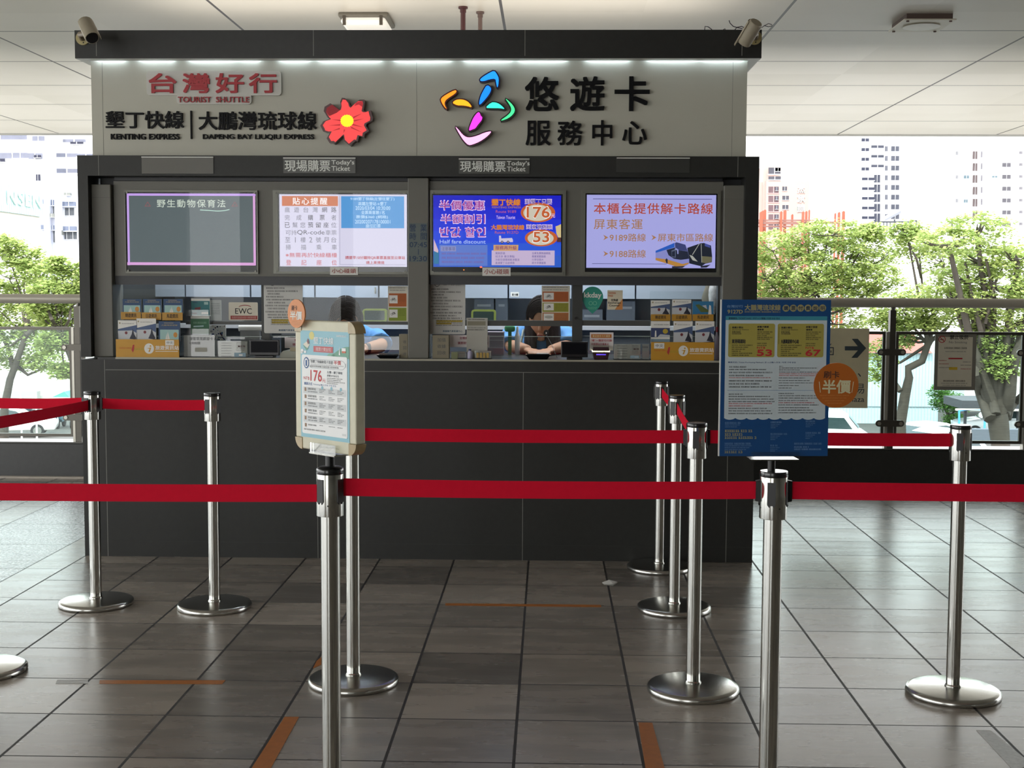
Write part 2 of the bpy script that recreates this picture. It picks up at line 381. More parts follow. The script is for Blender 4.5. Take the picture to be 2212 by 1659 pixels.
# ------------------------------------------------------------------ balustrade
b = MB(); b.box(-9, 12, YR - .04, YR + .16, 0, .262, granite_d, .006); b.box(-9, 12, YR - .045, YR + .165, .262, .272, M('plinth_top', '#55544f', .3))
struct(b, 'trim_2')
b = MB(); b.box(-9, 12, YR - .09, YR - .04, 0, .012, M('threshold_strip', '#a89f92', .4)); struct(b, 'trim_3')
rail_m = M('satin_rail', '#b4afa2', .42, .25, var=.04)
bal_g = glass('balustrade_glass', (.86, .93, .91), .7, haze=.02)
def balustrade():
    t = thing('glass_balustrade', 'long glass balustrade with tubular steel handrail on a black plinth behind the booth', 'railing', (1.5, YR, .272))
    h = MB(); h.tube([(-9, YR, 1.354), (12, YR, 1.354)], .036, rail_m, 14); h.build('handrail', t)
    pxs = [-5.75, KX(168, 800, YR), 1.7, KX(1921, 830, YR), KX(2215, 830, YR) + .02, 7.9, 10.2]
    dm = M('post_metal', '#5d5a54', .35, .8); lm = M('post_face', '#b5b2a8', .35, .8)
    for x in pxs:
        p = MB()
        p.box(x - .012, x + .03, YR - .03, YR + .03, .27, 1.30, dm)
        p.box(x - .034, x - .016, YR - .03, YR + .03, .27, 1.14, lm)
        p.tube([(x + .01, YR, 1.28), (x + .02, YR, 1.34)], .018, dm)
        po = p.build('post', t)
        for z in (.99, .46):
            c = MB()
            a0, a1 = x - .105, x + .105
            c.prism(rrect(a0, a1, z - .024, z + .024, .0235, 4), YR - .048, YR - .03, dm)
            for xx in (a0 + .025, a1 - .025): c.tube([(xx, YR - .056, z), (xx, YR - .03, z)], .014, lm, 12)
            c.build('clamp', po)
    for x0, x1 in zip(pxs[:-1], pxs[1:]):
        a, d = x0 + .058, x1 - .058
        g = MB(); g.box(a, d, YR - .004, YR + .004, .33, 1.12, bal_g); po = g.build('glass_panel', t)
        f = MB()
        for q in ((a - .02, d + .02, 1.12, 1.142), (a - .02, d + .02, .31, .332)): f.box(q[0], q[1], YR - .012, YR + .012, q[2], q[3], dm)
        for q in (a - .02, d): f.box(q, q + .02, YR - .012, YR + .012, .332, 1.12, dm)
        f.build('panel_frame', po)
balustrade()

def R(mb, px0, py0, px1, py1, Y, mat, depth=.003):      # thin board whose front lies on plane Y
    x0, x1, z0, z1 = rect(px0, py0, px1, py1, Y); mb.box(x0, x1, Y, Y + depth, z0, z1, mat); return mb
def Q(mb, px0, py0, px1, py1, Y, mat):
    x0, x1, z0, z1 = rect(px0, py0, px1, py1, Y); mb.quad(x0, x1, z0, z1, Y, mat); return mb
def TX(mb, s, px0, py0, px1, py1, Y, mat, depth=0, bold=0.0, sp=1.0):
    x0, x1, z0, z1 = rect(px0, py0, px1, py1, Y); mb.text(s, x0, x1, z0, z1, Y, mat, depth, bold, sp); return mb
def LN(mb, px0, px1, py, h, Y, mat, seed=0, wd=None):
    x0, x1, z0, z1 = rect(px0, py - h / 2, px1, py + h / 2, Y); mb.lines(x0, x1, z0, z1 - z0, Y, mat, seed, wd and wd * (z1 - z0) / h); return mb

# signs on the glass
sg = M('cream_sign', '#d9cfae', .5); sgi = M('slate_print', '#39454c', .6)
YS_ = YR - .016
b = MB(); R(b, 1690, 709, 1876, 881, YS_, sg, .006)
ax = lambda p: [(KX(q[0], q[1], YS_), KZ(q[0], q[1], YS_)) for q in p]
b.flat(ax([(1825, 748), (1853, 748), (1840, 732), (1853, 732), (1871, 752), (1852, 773), (1839, 773), (1853, 757), (1825, 757)]), YS_ - .0006, sgi)
TX(b, '廣', 1690, 828, 1722, 851, YS_ - .0006, sgi); TX(b, '場', 1735, 828, 1768, 851, YS_ - .0006, sgi); TX(b, '貿易', 1822, 828, 1867, 850, YS_ - .0006, sgi)
TX(b, '、', 1853, 806, 1860, 814, YS_ - .0006, sgi)
TX(b, 'Plaza', 1832, 857, 1867, 868, YS_ - .0006, sgi, bold=.008)
for q in ((1772, 750, 1801, 752), (1772, 765, 1801, 767), (1799, 750, 1801, 767), (1772, 750, 1774, 767)): Q(b, *q, YS_ - .0006, sgi)
b.flat(ax([(1788, 750), (1795, 742), (1796, 743), (1790, 750)]), YS_ - .0006, sgi); Q(b, 1794, 757, 1796, 762, YS_ - .0006, sgi)
tag(b.build('direction_sign'), 'cream direction sign with dark arrow hung on the balustrade glass behind the blue poster', 'sign')
b = MB(); fr = M('sign_frame_grey', '#77746a', .5); sp_ = M('notice_cream', '#cfc9b6', .6)
R(b, 2019, 722, 2108, 843, YS_, fr, .01)
Q(b, 2026, 728, 2100, 835, YS_ - .0006, sp_)
y2 = YS_ - .0012
cx, cz = KX(2035, 733, y2), KZ(2035, 733, y2)
n_ = 28
ring = [(cx + .026 * cos(2 * pi * k / n_), cz + .026 * sin(2 * pi * k / n_)) for k in range(n_)]; rin = [(cx + .021 * cos(2 * pi * k / n_), cz + .021 * sin(2 * pi * k / n_)) for k in range(n_)]
b.add([(p[0], y2, p[1]) for p in ring + rin], [(k, (k + 1) % n_, n_ + (k + 1) % n_, n_ + k) for k in range(n_)], red_ink)
b.flat([(cx - .018, cz + .014), (cx - .014, cz + .018), (cx + .018, cz - .014), (cx + .014, cz - .018)], y2 - .0003, red_ink)
b.quad(cx - .015, cx + .012, cz - .004, cz + .001, y2, ink)
TX(b, '禁止吸菸', 2052, 724, 2092, 733, y2, ink, bold=.02); TX(b, 'No Smoking', 2050, 737, 2089, 743, y2, ink_g)
for yy, x0, x1, mt in ((752, 2040, 2090, ink), (759.5, 2042, 2088, ink_g), (779, 2028, 2045, red_ink), (782, 2080, 2097, ink_g), (786, 2028, 2050, red_ink), (789, 2075, 2098, ink_g), (794, 2028, 2055, ink_g), (797, 2075, 2098, red_ink), (823, 2038, 2086, ink), (828, 2033, 2090, ink_g), (832.5, 2036, 2086, ink_g)):
    LN(b, x0, x1, yy, 1.6 if mt is not ink else 3, y2, mt, int(yy * 7), 12)
Q(b, 2049, 773, 2079, 776, y2, red_ink); Q(b, 2050, 793, 2068, 799, y2, M('yellow_print', '#d8b52e', .6))
tag(b.build('smoking_notice'), 'grey framed no smoking notice hung on the balustrade glass above the rightmost post', 'sign')

# ------------------------------------------------------------------ ticket booth
YF, YP, YG, YI = .186, .262, .345, 1.75
kx0, kx1 = -.402, 3.193
kiosk = thing('ticket_booth', 'dark granite ticket booth with two service windows and a white sign band', 'booth', (1.4, YF, 0))
zt0, zt1 = 2.652, 2.797      # fascia
b = MB(); b.box(kx0 + .03, kx1 - .03, YF + .05, 2.27, zt1, zt1 + .004, M('roof_sheet', '#d8d8d4', .6)); b.build('roof_sheet', kiosk)
YS = YF + .1
sx0, sx1 = KX(198, 230, YS), KX(1613, 230, YS)
b = MB(); b.box(kx0, kx1, YF, YF + .06, zt0, zt1, granite_d); b.box(kx0, kx1, YF + .06, 2.3, zt0 + .04, zt1, granite_d); b.box(kx0, sx0 + .02, YF + .06, 2.3, zt0 + .012, zt0 + .04, granite_d); b.box(sx1 - .02, kx1, YF + .06, 2.3, zt0 + .012, zt0 + .04, granite_d)
for px in (208, 677, 1134, 1603): x = KX(px, 95, YF); b.box(x - .0016, x + .0016, YF - .0008, YF + .01, zt0 + .012, zt1, joint)
b.build('fascia', kiosk)
b = MB(); sfm = M('soffit_white', '#c9c9c4', .35); b.box(kx0 + .004, kx1 - .004, YF + .006, YS - .032, zt0 - .001, zt0 + .011, sfm); b.box(kx0 + .004, sx0, YS - .032, 2.29, zt0 - .001, zt0 + .011, sfm); b.box(sx1, kx1 - .004, YS - .032, 2.29, zt0 - .001, zt0 + .011, sfm); b.build('soffit', kiosk)
sgnm = M('sign_panel_white', '#c3c2b4', .42, var=.02)
b = MB(); b.box(sx0, sx1, YS, 2.15, 2.10, zt0 + .039, sgnm)
for px in (222, 900, 1582): x = KX(px, 230, YS); b.box(x - .0009, x + .0009, YS - .0006, YS + .01, 2.15, zt0 - .002, M('sign_seam', '#84857c', .6))
b.build('sign_panel', kiosk)
zl1 = 2.147; zl0 = KZ(900, 381, YF)
b = MB(); b.box(kx0, kx1, YF, YF + .2, zl0, zl1, granite)
for px in (213, 1594): x = KX(px, 358, YF); b.box(x - .0013, x + .0013, YF - .0008, YF + .01, zl0, zl1, joint)
b.build('header_beam', kiosk)
zc = 1.078
for s, (px0, px1) in enumerate(((166, 192), (1607, 1640))):
    b = MB()
    xa, xb = (kx0, KX(193, 560, YF)) if s == 0 else (KX(1607, 560, YF), kx1)
    b.box(xa, xb, YF, YF + .2, zc, zl0, granite); b.build('frame_post', kiosk)
zh = KZ(900, 803, YF)
b = MB(); b.box(kx0, kx1, YF, YF + .2, 0, zc - .012, granite)
for px in (228, 685, 1130, 1573):
    x = KX(px, 900, YF); top = zc - .014 if px in (228, 1573) else zh
    b.box(x - .0014, x + .0014, YF - .0008, YF + .01, 0, top, joint)
b.box(KX(228, 803, YF), KX(1573, 803, YF), YF - .0008, YF + .01, zh - .0014, zh + .0014, joint)
b.box(kx0, kx1, YF - .0006, YF + .01, .082, .0835, granite_d)
b.build('counter_front', kiosk)
b = MB(); b.box(kx0 + .09, kx1 - .09, YF - .004, .8, zc - .012, zc, granite_d); b.box(KX(250, 777, YF), KX(1560, 777, YF), YF - .006, YF - .003, zc - .009, zc + .001, M('counter_edge', '#a9a695', .4))
b.build('counter_top', kiosk)
# side and rear walls, roof
b = MB(); b.box(kx0, kx0 + .06, YF + .2, 2.2, 0, 2.15, granite); b.build('side_wall', kiosk)
b = MB(); b.box(kx1 - .06, kx1, YF + .2, 2.2, 0, 2.15, granite); b.build('side_wall', kiosk)
inw = M('inner_wall_grey', '#a3a8ae', .6)
b = MB(); b.box(kx0 + .06, kx1 - .06, YI, YI + .05, 0, 2.15, inw); b.build('rear_wall', kiosk)
# pillars
for px0, px1, y0, y1 in ((200, 242, 398, 779), (881, 926, 384, 779), (1561, 1607, 400, 779)):
    b = MB(); x0, x1, z0, z1 = rect(px0, y0, px1, y1, YP - .03); b.box(x0, x1, YP - .03, YP + .15, zc, z1, greymetal, .004)
    if px0 != 881: b.box(x0, x1, YP - .031, YP + .1, KZ(220, 427, YP) - .001, KZ(220, 427, YP), M('pillar_seam', '#4a4a45', .6))
    b.build('pillar', kiosk)
# dark recess over the screens
b = MB(); b.box(kx0 + .07, kx1 - .07, YP + .09, YP + .13, KZ(500, 405, YP + .09), zl0 + .02, darkmetal)
b.build('shutter_slot', kiosk)
for (a, c) in ((247, 881), (926, 1561)):
    b = MB(); x0, x1, z0, z1 = rect(a, 392, c, 597, YP); b.box(x0, x1, YP, YP + .15, z0, z1, greymetal)
    b.build('screen_housing', kiosk)
    b = MB(); x0, x1, z0, z1 = rect(a, 597, c, 616, YP + .012); b.box(x0, x1, YP + .012, YP + .12, z0, z1, darkmetal); b.build('crossbar', kiosk)
    b = MB(); x0, x1, z0, z1 = rect(a, 383, c, 391, YP + .03); b.box(x0, x1, YP + .03, YP + .09, z0, z1, darkmetal); b.build('shutter_rail', kiosk)
# mullions
for px0, px1 in ((247, 256), (566, 583), (1236, 1258), (1549, 1560)):
    b = MB(); x0, x1, z0, z1 = rect(px0, 616, px1, 778, YG); b.box(x0, x1, YG - .012, YG + .05, zc, z1, M('mullion_grey', '#55574f' if px0 > 900 else '#3c3e3c', .45)); mu_ = b.build('mullion', kiosk)
    if px0 == 1236: b = MB(); q = onY(1244, 687, YG - .012); b.tube([(q.x, YG - .02, q.z), (q.x, YG - .012, q.z)], .008, black, 14); b.build('lock', mu_)
# service window glass: upper fixed pane, rail, lower pass-through sheet
for px0, px1, rail0, rail1 in ((256, 566, 402, 566), (583, 881, 583, 881), (926, 1236, 944, 1236), (1258, 1549, 1258, 1405)):
    b = MB(); x0, x1, z0, z1 = rect(px0, 616, px1, 694, YG); b.box(x0, x1, YG, YG + .008, z0, z1, glass('window_glass', (.95, .97, .97), .35)); b.build('window_pane', kiosk)
    b = MB(); x0, x1, z0, z1 = rect(rail0, 694 if px0 < 900 else 692, rail1, 701 if px0 < 900 else 704, YG); b.box(x0, x1, YG - .006, YG + .02, z0, z1, M('pane_rail', '#4b4c49', .4)); x_ = b.build('pane_rail', kiosk)
    b = MB(); x0, x1, z0, z1 = rect(px0, 727, px1, 775, YG); b.box(x0, x1, YG + .03, YG + .035, z0, z1, clear); b.box(x0, x1, YG + .029, YG + .036, z1 - .002, z1 + .001, M('sheet_edge', '#a7b3ab', .3)); b.build('lower_sheet', kiosk)
# hour sticker on middle pillar, painted on
b = MB(); yy = YP - .032
R(b, 883, 482, 923, 566, yy, M('hours_film', '#5f6a68', .4), .001)
hb = M('hours_blue', '#26405e', .6)
TX(b, '營', 885, 484, 898, 500, yy - .0006, hb, bold=.01); TX(b, '業', 908, 484, 922, 500, yy - .0006, hb, bold=.01)
TX(b, '時', 885, 503, 899, 518, yy - .0006, hb, bold=.01); TX(b, '間', 909, 503, 922, 518, yy - .0006, hb, bold=.01)
TX(b, '07:45', 885, 523, 922, 534, yy - .0006, hb, bold=.015); TX(b, '19:30', 885, 553, 922, 564, yy - .0006, hb, bold=.015); Q(b, 903, 538, 904.4, 550, yy - .0006, hb)
tag(b.build('opening_hours_sticker'), 'pale film sticker with blue opening hours on the middle grey pillar', 'sticker')

# LED strip in the slot behind the fascia
led_m = M('led_white', '#dff2ff', .5, emit=15.0, ecol='#e0f0ff')
t = thing('strip_light', 'cold white strip light tucked in the slot between fascia and sign band', 'light', (1.4, YS - .02, zt0 + .014))
b = MB(); b.box(sx0, sx1, YS - .030, YS - .022, zt0 + .004, zt0 + .03, M('led_tray', '#d7dbdb', .4)); b.build('tray', t)
rr = random.Random(3)
x = sx0 + .03
while x < sx1 - .12:
    l = min(rr.uniform(.10, .34), sx1 - .01 - x)
    b = MB(); b.box(x, x + l, YS - .0215, YS - .0195, zt0 + .012, zt0 + .02, led_m); b.build('tube', t); x += l + rr.uniform(.02, .12)
# ------------------------------------------------------------------ signs on the white band
yl = YS - .0005
def crop(ox, oy, s, Y):
    return lambda pts: [(KX(ox + s * a, oy + s * c, Y), KZ(ox + s * a, oy + s * c, Y)) for a, c in pts]
blk = M('black_letter', '#0b0c0f', .5, spec=.2); redl = M('red_letter', '#b5343c', .45)
def letters(name, label, items, depth=.014, mat=blk, bold=.012, extra=None):
    b = MB(); yf = yl - depth
    for s, r in items:
        x0, x1, z0, z1 = rect(*r, yf); b.text(s, x0, x1, z0, z1, yf, mat, depth, bold)
    if extra: extra(b, yf)
    return tag(b.build(name), label, 'sign')
t = thing('plaque_sign', 'red and white cut-out character plaque at the upper left of the sign band', 'sign', (KX(460, 190, YS), YS, KZ(460, 225, YS)))
b = MB(); yf = yl - .016
pl = M('plaque_white', '#d3d2cb', .4)
for r in ((316, 153, 607, 206), (381, 203, 543, 225)):
    x0, x1, z0, z1 = rect(*r, yf); b.prism(rrect(x0, x1, z0, z1, .018), yf + (.004 if r[3] < 210 else .0043), yf + .015, pl)
b.build('backing_plate', t)
b = MB(); yf2 = yf - .0042
for s, r in (('台', (322, 159, 380, 200)), ('灣', (395, 159, 452, 200)), ('好', (466, 159, 526, 200)), ('行', (538, 159, 597, 200))):
    x0, x1, z0, z1 = rect(*r, yf2); b.text(s, x0, x1, z0, z1, yf2, redl, .008, .028)
x0, x1, z0, z1 = rect(384, 209, 538, 221, yf2); b.text('TOURIST  SHUTTLE', x0, x1, z0, z1, yf2, redl, .006, .014)
b.build('lettering', t)
def bar(b, yf):
    x0, x1, z0, z1 = rect(411, 239, 414, 300, yf); b.box(x0, x1, yf, yf + .014, z0, z1, blk)
letters('raised_lettering', 'black raised names of two bus lines split by a thin bar',
        [('墾丁快線', (228, 240, 396, 277)), ('大鵬灣琉球線', (429, 241, 683, 280)), ('KENTING EXPRESS', (239, 289, 387, 301)), ('DAPENG BAY LIUQIU EXPRESS', (438, 290, 678, 302))], .012, blk, .016, bar)
letters('raised_lettering', 'three large black raised characters at the right of the sign band, upper row',
        [('悠', (1135, 167, 1206, 238)), ('遊', (1233, 166, 1305, 238)), ('卡', (1329, 166, 1402, 238))], .018, blk, .022)
letters('raised_lettering', 'four medium black raised characters at the right of the sign band, lower row',
        [('服', (1136, 261, 1189, 313)), ('務', (1205, 261, 1258, 313)), ('中', (1280, 260, 1322, 313)), ('心', (1345, 262, 1397, 311))], .018, blk, .014)

# red flower sign
FL = [(770,190),(850,200),(920,290),(945,380),(985,420),(1080,330),(1190,240),(1310,235),(1330,300),(1290,510),(1330,540),(1400,540),(1480,510),(1500,600),(1530,690),(1520,770),(1370,850),(1355,905),(1430,1040),(1320,1110),(1310,1200),(1180,1170),(1140,1305),(1090,1290),(940,1410),(830,1300),(805,1155),(780,1160),(570,1365),(520,1330),(455,1340),(385,1225),(470,1070),(380,1070),(290,1045),(270,990),(220,900),(300,790),(450,730),(400,680),(310,530),(330,420),(480,330),(690,490),(720,470),(740,380),(730,290)]
yf = YS - .055
cr3 = crop(680, 200, .07834, yf)
t = thing('flower_sign', 'backlit red flower sign with a yellow centre on the sign band', 'sign', (KX(750, 262, YS), YS, KZ(750, 315, YS)))
pf = cr3(FL); cx, cz = cr3([(890, 780)])[0]
rim = [(cx + (x - cx) * 1.085 + (.003 if x > cx else -.003), cz + (z - cz) * 1.085) for x, z in pf]
b = MB(); b.prism(rim, yf + .002, YS, M('flower_rim', '#4a0710', .3, coat=.5)); b.build('casing', t)
fm = M('flower_face', '#70141a', .4, emit=.72, ecol='#f84a4a'); fv = M('flower_vein', '#5a1010', .4, emit=.5, ecol='#d02a30'); fdk = M('flower_dim', '#8a1420', .4, emit=.12, ecol='#c8202c')
b = MB(); b.flat(pf, yf, fm)
b.flat(cr3([(330,420),(480,330),(690,490),(600,560),(420,640),(390,640),(310,530)]), yf - .0006, fdk)
b.flat(cr3([(1150,270),(1300,240),(1325,300),(1310,400),(1220,330),(1090,370)]), yf - .0006, M('flower_mid', '#a8182a', .4, emit=.3, ecol='#d0303a'))
for a, c in (((1060,690),(1310,570)),((1080,780),(1350,720)),((1040,880),(1350,960)),((1000,960),(1310,1100)),((820,1020),(790,1120)),((720,770),(460,740)),((700,890),(390,910)),((690,990),(470,1060))):
    (x0, z0), (x1, z1) = cr3([a, c]); d = Vector((x1 - x0, z1 - z0)).normalized(); q = (-d.y * .004, d.x * .004)
    b.flat([(x0 + q[0], z0 + q[1]), (x1, z1), (x0 - q[0], z0 - q[1])], yf - .0006, fv)
b.build('petals', t)
ym = M('flower_yellow', '#f0e020', .4, emit=.9, ecol='#fff020')
b = MB(); pr = []
r_ = random.Random(5)
for k in range(36):
    q = 2 * pi * k / 36; ra = .0305 * (1 + (.08 if k % 2 else -.05)); pr.append((cx + ra * 1.08 * cos(q), cz + ra * sin(q)))
b.prism(pr, yf - .004, yf - .0002, ym)
yd = M('flower_ochre', '#b8a010', .4, emit=.5, ecol='#c0b010')
for k in range(18):
    q = r_.uniform(0, 2 * pi); ra = r_.uniform(.014, .028); b.disc(cx + ra * cos(q), cz + ra * sin(q), .0022, .0018, yf - .0045, yd, 6)
b.build('flower_centre', t)

# four-arrow sign
t = thing('arrow_logo_sign', 'backlit sign of four coloured arrows left of the large black characters', 'sign', (KX(1030, 235, YS), YS, KZ(1030, 320, YS)))
yf = YS - .05; c2 = crop(930, 130, .12055, yf)
PCS = [('#0f86f0', '#1a8cff', '#08124e', [(1140,185),(1190,250),(1225,330),(1215,440),(1195,500),(1175,400),(1165,330),(1060,340),(960,375),(900,375),(885,345),(950,290),(1050,230)]),
 ('#0b6fe8', '#1080ff', '#08124e', [(1010,440),(1085,490),(1080,560),(1010,670),(880,810),(870,760),(900,640),(950,540)]),
 ('#f08a18', '#ff8c1c', '#5a1a08', [(440,530),(470,555),(440,600),(300,690),(255,740),(250,800),(295,880),(250,840),(200,760),(180,690),(270,620)]),
 ('#f0a218', '#ffa81c', '#5a2408', [(385,765),(450,710),(540,700),(620,715),(690,760),(750,850),(650,820),(560,810),(480,810)]),
 ('#3ad880', '#45f090', '#062a22', [(1335,680),(1400,730),(1480,810),(1515,890),(1490,960),(1400,1040),(1270,1085),(1265,1070),(1370,1000),(1440,930),(1450,860),(1400,770)]),
 ('#30cdb4', '#38e0c4', '#062a2a', [(975,855),(1090,755),(1160,755),(1230,780),(1290,830),(1335,880),(1250,860),(1100,860)]),
 ('#f030e0', '#ff3cf0', '#3c0830', [(850,930),(880,940),(900,1000),(930,1020),(915,1080),(860,1140),(800,1225),(760,1235),(695,1265),(690,1230),(730,1120),(780,1010)]),
 ('#f8a8d8', '#ffb0e0', '#3c0830', [(435,1175),(500,1240),(570,1330),(640,1380),(720,1385),(850,1350),(960,1300),(1085,1270),(1080,1300),(1000,1380),(880,1460),(760,1510),(680,1525),(600,1450),(520,1330)])]
for i, (c, e, rim_c, pts) in enumerate(PCS):
    p = smooth_poly(c2(pts), 1)
    # outward offset for the dark casing edge
    n = len(p); a = sum(p[k][0] * p[(k + 1) % n][1] - p[(k + 1) % n][0] * p[k][1] for k in range(n))
    if a < 0: p = p[::-1]
    off = []
    for k in range(n):
        d1 = Vector((p[k][0] - p[k - 1][0], p[k][1] - p[k - 1][1])).normalized(); d2 = Vector((p[(k + 1) % n][0] - p[k][0], p[(k + 1) % n][1] - p[k][1])).normalized()
        nn = Vector((d1.y + d2.y, -d1.x - d2.x)); nn.normalize(); off.append((p[k][0] + nn.x * .007, p[k][1] + nn.y * .007))
    b = MB(); b.prism(off, yf + .002, YS, M('casing_' + rim_c[1:], rim_c, .35)); b.build('casing', t)
    b = MB(); b.flat(p, yf, M('lit_' + c[1:], c, .4, emit=.95, ecol=e)); b.build('lit_face', t)

# plates on the header beam
plate = M('clear_plate', '#4c4d48', .3, var=.05); plate_l = M('pale_plate', '#64635c', .35, var=.05); glint_w = M('plate_edge_glint', '#eef0ea', .3); sil = M('silver_letter', '#e9ece6', .45)
def hplate(label, r, mat, text=True, edge=True):
    t = thing('counter_plate', label, 'sign', (KX((r[0] + r[2]) / 2, r[3], YF), YF, KZ(r[0], r[3], YF)))
    x0, x1, z0, z1 = rect(*r, YF - .006)
    b = MB(); b.box(x0, x1, YF - .006, YF - .0009, z0, z1, mat); b.build('plate', t)
    if edge: b = MB(); b.box(x0, x1, YF - .010, YF - .001, z1 - .001, z1 + .0035, glint_w); b.build('edge_glint', t)  # white bar painted in for the light caught on the plate's top edge
    if text:
        b = MB(); y = YF - .0066; o = r[0]
        x0, x1, z0, z1 = rect(o + 3, r[1] + 4, o + 101, r[3] - 4, y); b.text('現場購票', x0, x1, z0, z1, y, sil, .0, .012)
        x0, x1, z0, z1 = rect(o + 104, r[1] + 4, o + 153, r[1] + 16, y); b.text('Today’s', x0, x1, z0, z1, y, sil, 0, .02)
        x0, x1, z0, z1 = rect(o + 104, r[3] - 15, o + 144, r[3] - 5, y); b.text('Ticket', x0, x1, z0, z1, y, sil, 0, .02)
        b.build('lettering', t)
hplate('lettered plate on the header beam above the screen with the orange heading', (612, 342, 768, 374), plate)
hplate('lettered plate on the header beam above the bright blue screen', (991, 344, 1144, 375), plate)
hplate('blank pale plate on the header beam above the purple bordered screen', (306, 340, 461, 375), plate_l, False)
hplate('blank dark plate on the header beam above the screen with two buses', (1332, 342, 1490, 373), M('blank_dark_plate', '#3a3b39', .3, var=.05), False)

# ------------------------------------------------------------------ screens
def EM(name, col, s=1.0):
    if 'scr_' + name in MATS: return MATS['scr_' + name]
    m_ = M('scr_' + name, '#0c0d10', .3, emit=s * .9, ecol=col, var=.02); return m_
bez = M('tv_bezel', '#15161a', .25); frm = M('screen_frame', '#77786f', .35, .3)
def screen(label, cover, disp, bez_bottom):
    t = thing('display_screen', label, 'screen', (KX((cover[0] + cover[2]) / 2, cover[3], YP), YP, KZ(cover[0], cover[3], YP)), group=None)
    x0, x1, z0, z1 = rect(*cover, YP - .016)
    d0, d1, e0, e1 = rect(disp[0] - 3, disp[1] - 3, disp[2] + 3, bez_bottom, YP - .012)
    b = MB()
    for q in ((x0, x1, e1, z1), (x0, x1, z0, e0), (x0, d0, e0, e1), (d1, x1, e0, e1)): b.box(q[0], q[1], YP - .016, YP, q[2], q[3], frm)
    fo = b.build('frame', t)
    for xx in (x0 + .014, x1 - .014):
        for zz in (z0 + .014, z1 - .014): s_ = MB(); s_.tube([(xx, YP - .021, zz), (xx, YP - .016, zz)], .0055, M('screw_steel', '#77776f', .35, .6), 10); s_.build('screw', fo)
    b = MB(); b.box(d0, d1, YP - .008, YP, e0, e1, bez); b.build('bezel', t)
    g0 = MB(); g0.box(d0, d1, YP - .0158, YP - .0145, e0, e1, glass('screen_cover', (.97, .98, .98), .3)); g0.build('cover_sheet', t)
    return t
YD = YP - .0086
# 1: dim screen with purple border
d = (275, 418, 552, 573)
t = screen('dim teal grey screen with a purple lit border, leftmost of the four', (270, 411, 557, 591), d, 587)
b = MB(); Q(b, *d, YD, EM('teal_dim', '#4d5a5e', .75))
pu = EM('purple', '#b48fd6', 1.0); pk = EM('pinkish', '#c992c6', 1.0); y = YD - .0003
Q(b, 275, 418, 552, 423, y, pu); Q(b, 275, 567, 552, 573, y, pk); Q(b, 275, 418, 279.5, 573, y, pu); Q(b, 547, 418, 552, 573, y, pk)
TX(b, '野生動物保育法', 339, 431, 487, 448, y, EM('pale', '#c3cdbf', .9), bold=.008, sp=1.2)
zz = [(432, 453.5), (450, 454.5), (470, 456), (485, 455), (496, 452.5)]
pts = crop(0, 0, 1, y)(zz); b.flat([(p[0], p[1] + .002) for p in pts] + [(p[0], p[1] - .002) for p in pts[::-1]], y, EM('mint', '#b2d8c8', .9))
for xx in (319, 507):
    o = crop(0, 0, 1, y)([(xx - 7, 446), (xx + 7, 446), (xx, 435)]); i_ = crop(0, 0, 1, y)([(xx - 4.5, 444.6), (xx + 4.5, 444.6), (xx, 437.6)])
    b.add([(p[0], y, p[1]) for p in o + i_], [(0, 1, 4, 3), (1, 2, 5, 4), (2, 0, 3, 5)], EM('dimred', '#8a4a50', .8))
b.build('display', t)
# 2: reminder screen (two halves)
d = (604, 420, 879, 576)
t = screen('white screen with an orange heading beside a blue ticket panel', (590, 411, 881, 592), d, 587)
b = MB(); wv = EM('lavender', '#d8d3ea', .8); Q(b, *d, YD, wv)
y = YD - .0003; y2 = YD - .0006
Q(b, 609, 423.5, 730, 445, y, EM('orange', '#c2622c', .85)); TX(b, '貼心提醒', 632, 427, 707, 442, y2, EM('wht', '#f2eef0', .9), bold=.012, sp=1.3)
gk = EM('g1', '#7c7a8c', .8); gd = EM('g2', '#3c3a48', .8); rd = EM('r1', '#c0444c', .85)
def spread(s, x0, x1, yc, mats, h=11.5):
    n = len(s); st = (x1 - x0 - h) / (n - 1)
    for k, ch in enumerate(s):
        x = x0 + st * k; wd = h * .96 if ord(ch) > 1000 else h * .9 * min(1, txt(ch)[2]); x += (h * .96 - wd) / 2; TX(b, ch, x, yc - h / 2, x + wd, yc + h / 2, y, mats[k] if isinstance(mats, list) else mats, bold=.006)
spread('瘋遊台灣網路', 615, 727, 453, [gk, gk, gk, gk, gd, gd]); spread('完成購票者', 615, 727, 470, [gk, gk, gd, gd, gk]); spread('已幫您預留座位', 615, 727, 486, [gd, gk, gk, gd, gd, gd, gk])
TX(b, '可持', 617, 497, 641, 508, y, gk); TX(b, 'QR-code', 642, 497, 701, 508, y, gd); TX(b, '車票', 703, 497, 727, 508, y, gk)
spread('至1樓2號月台', 616, 727, 518, gk); spread('掃描乘車', 617, 728, 534, gk)
TX(b, '※無需再於快線櫃檯', 617, 546, 728, 556, y, rd, bold=.006); spread('登記座位', 618, 728, 567, rd)
Q(b, 737, 424, 873, 493, y, EM('skyblue', '#3f8fd0', .85))
lw = EM('lightblue', '#b9d6ee', .9)
for s, x0, x1, yc in (('9189墾丁快線(左營往墾丁)', 757, 852, 430), ('高鐵左營站→墾丁', 774, 836, 440), ('2020/03/04 10:30:00', 768, 843, 449.5), ('全票乘客數1名', 780, 831, 459), ('票價$360 (網路)', 769, 838, 469), ('20200207178100001', 767, 843, 479), ('座位訂票', 790, 822, 488)):
    TX(b, s, x0, yc - 4, x1, yc + 4, y2, lw, bold=.01)
dr = EM('darkred', '#b01c28', .85)
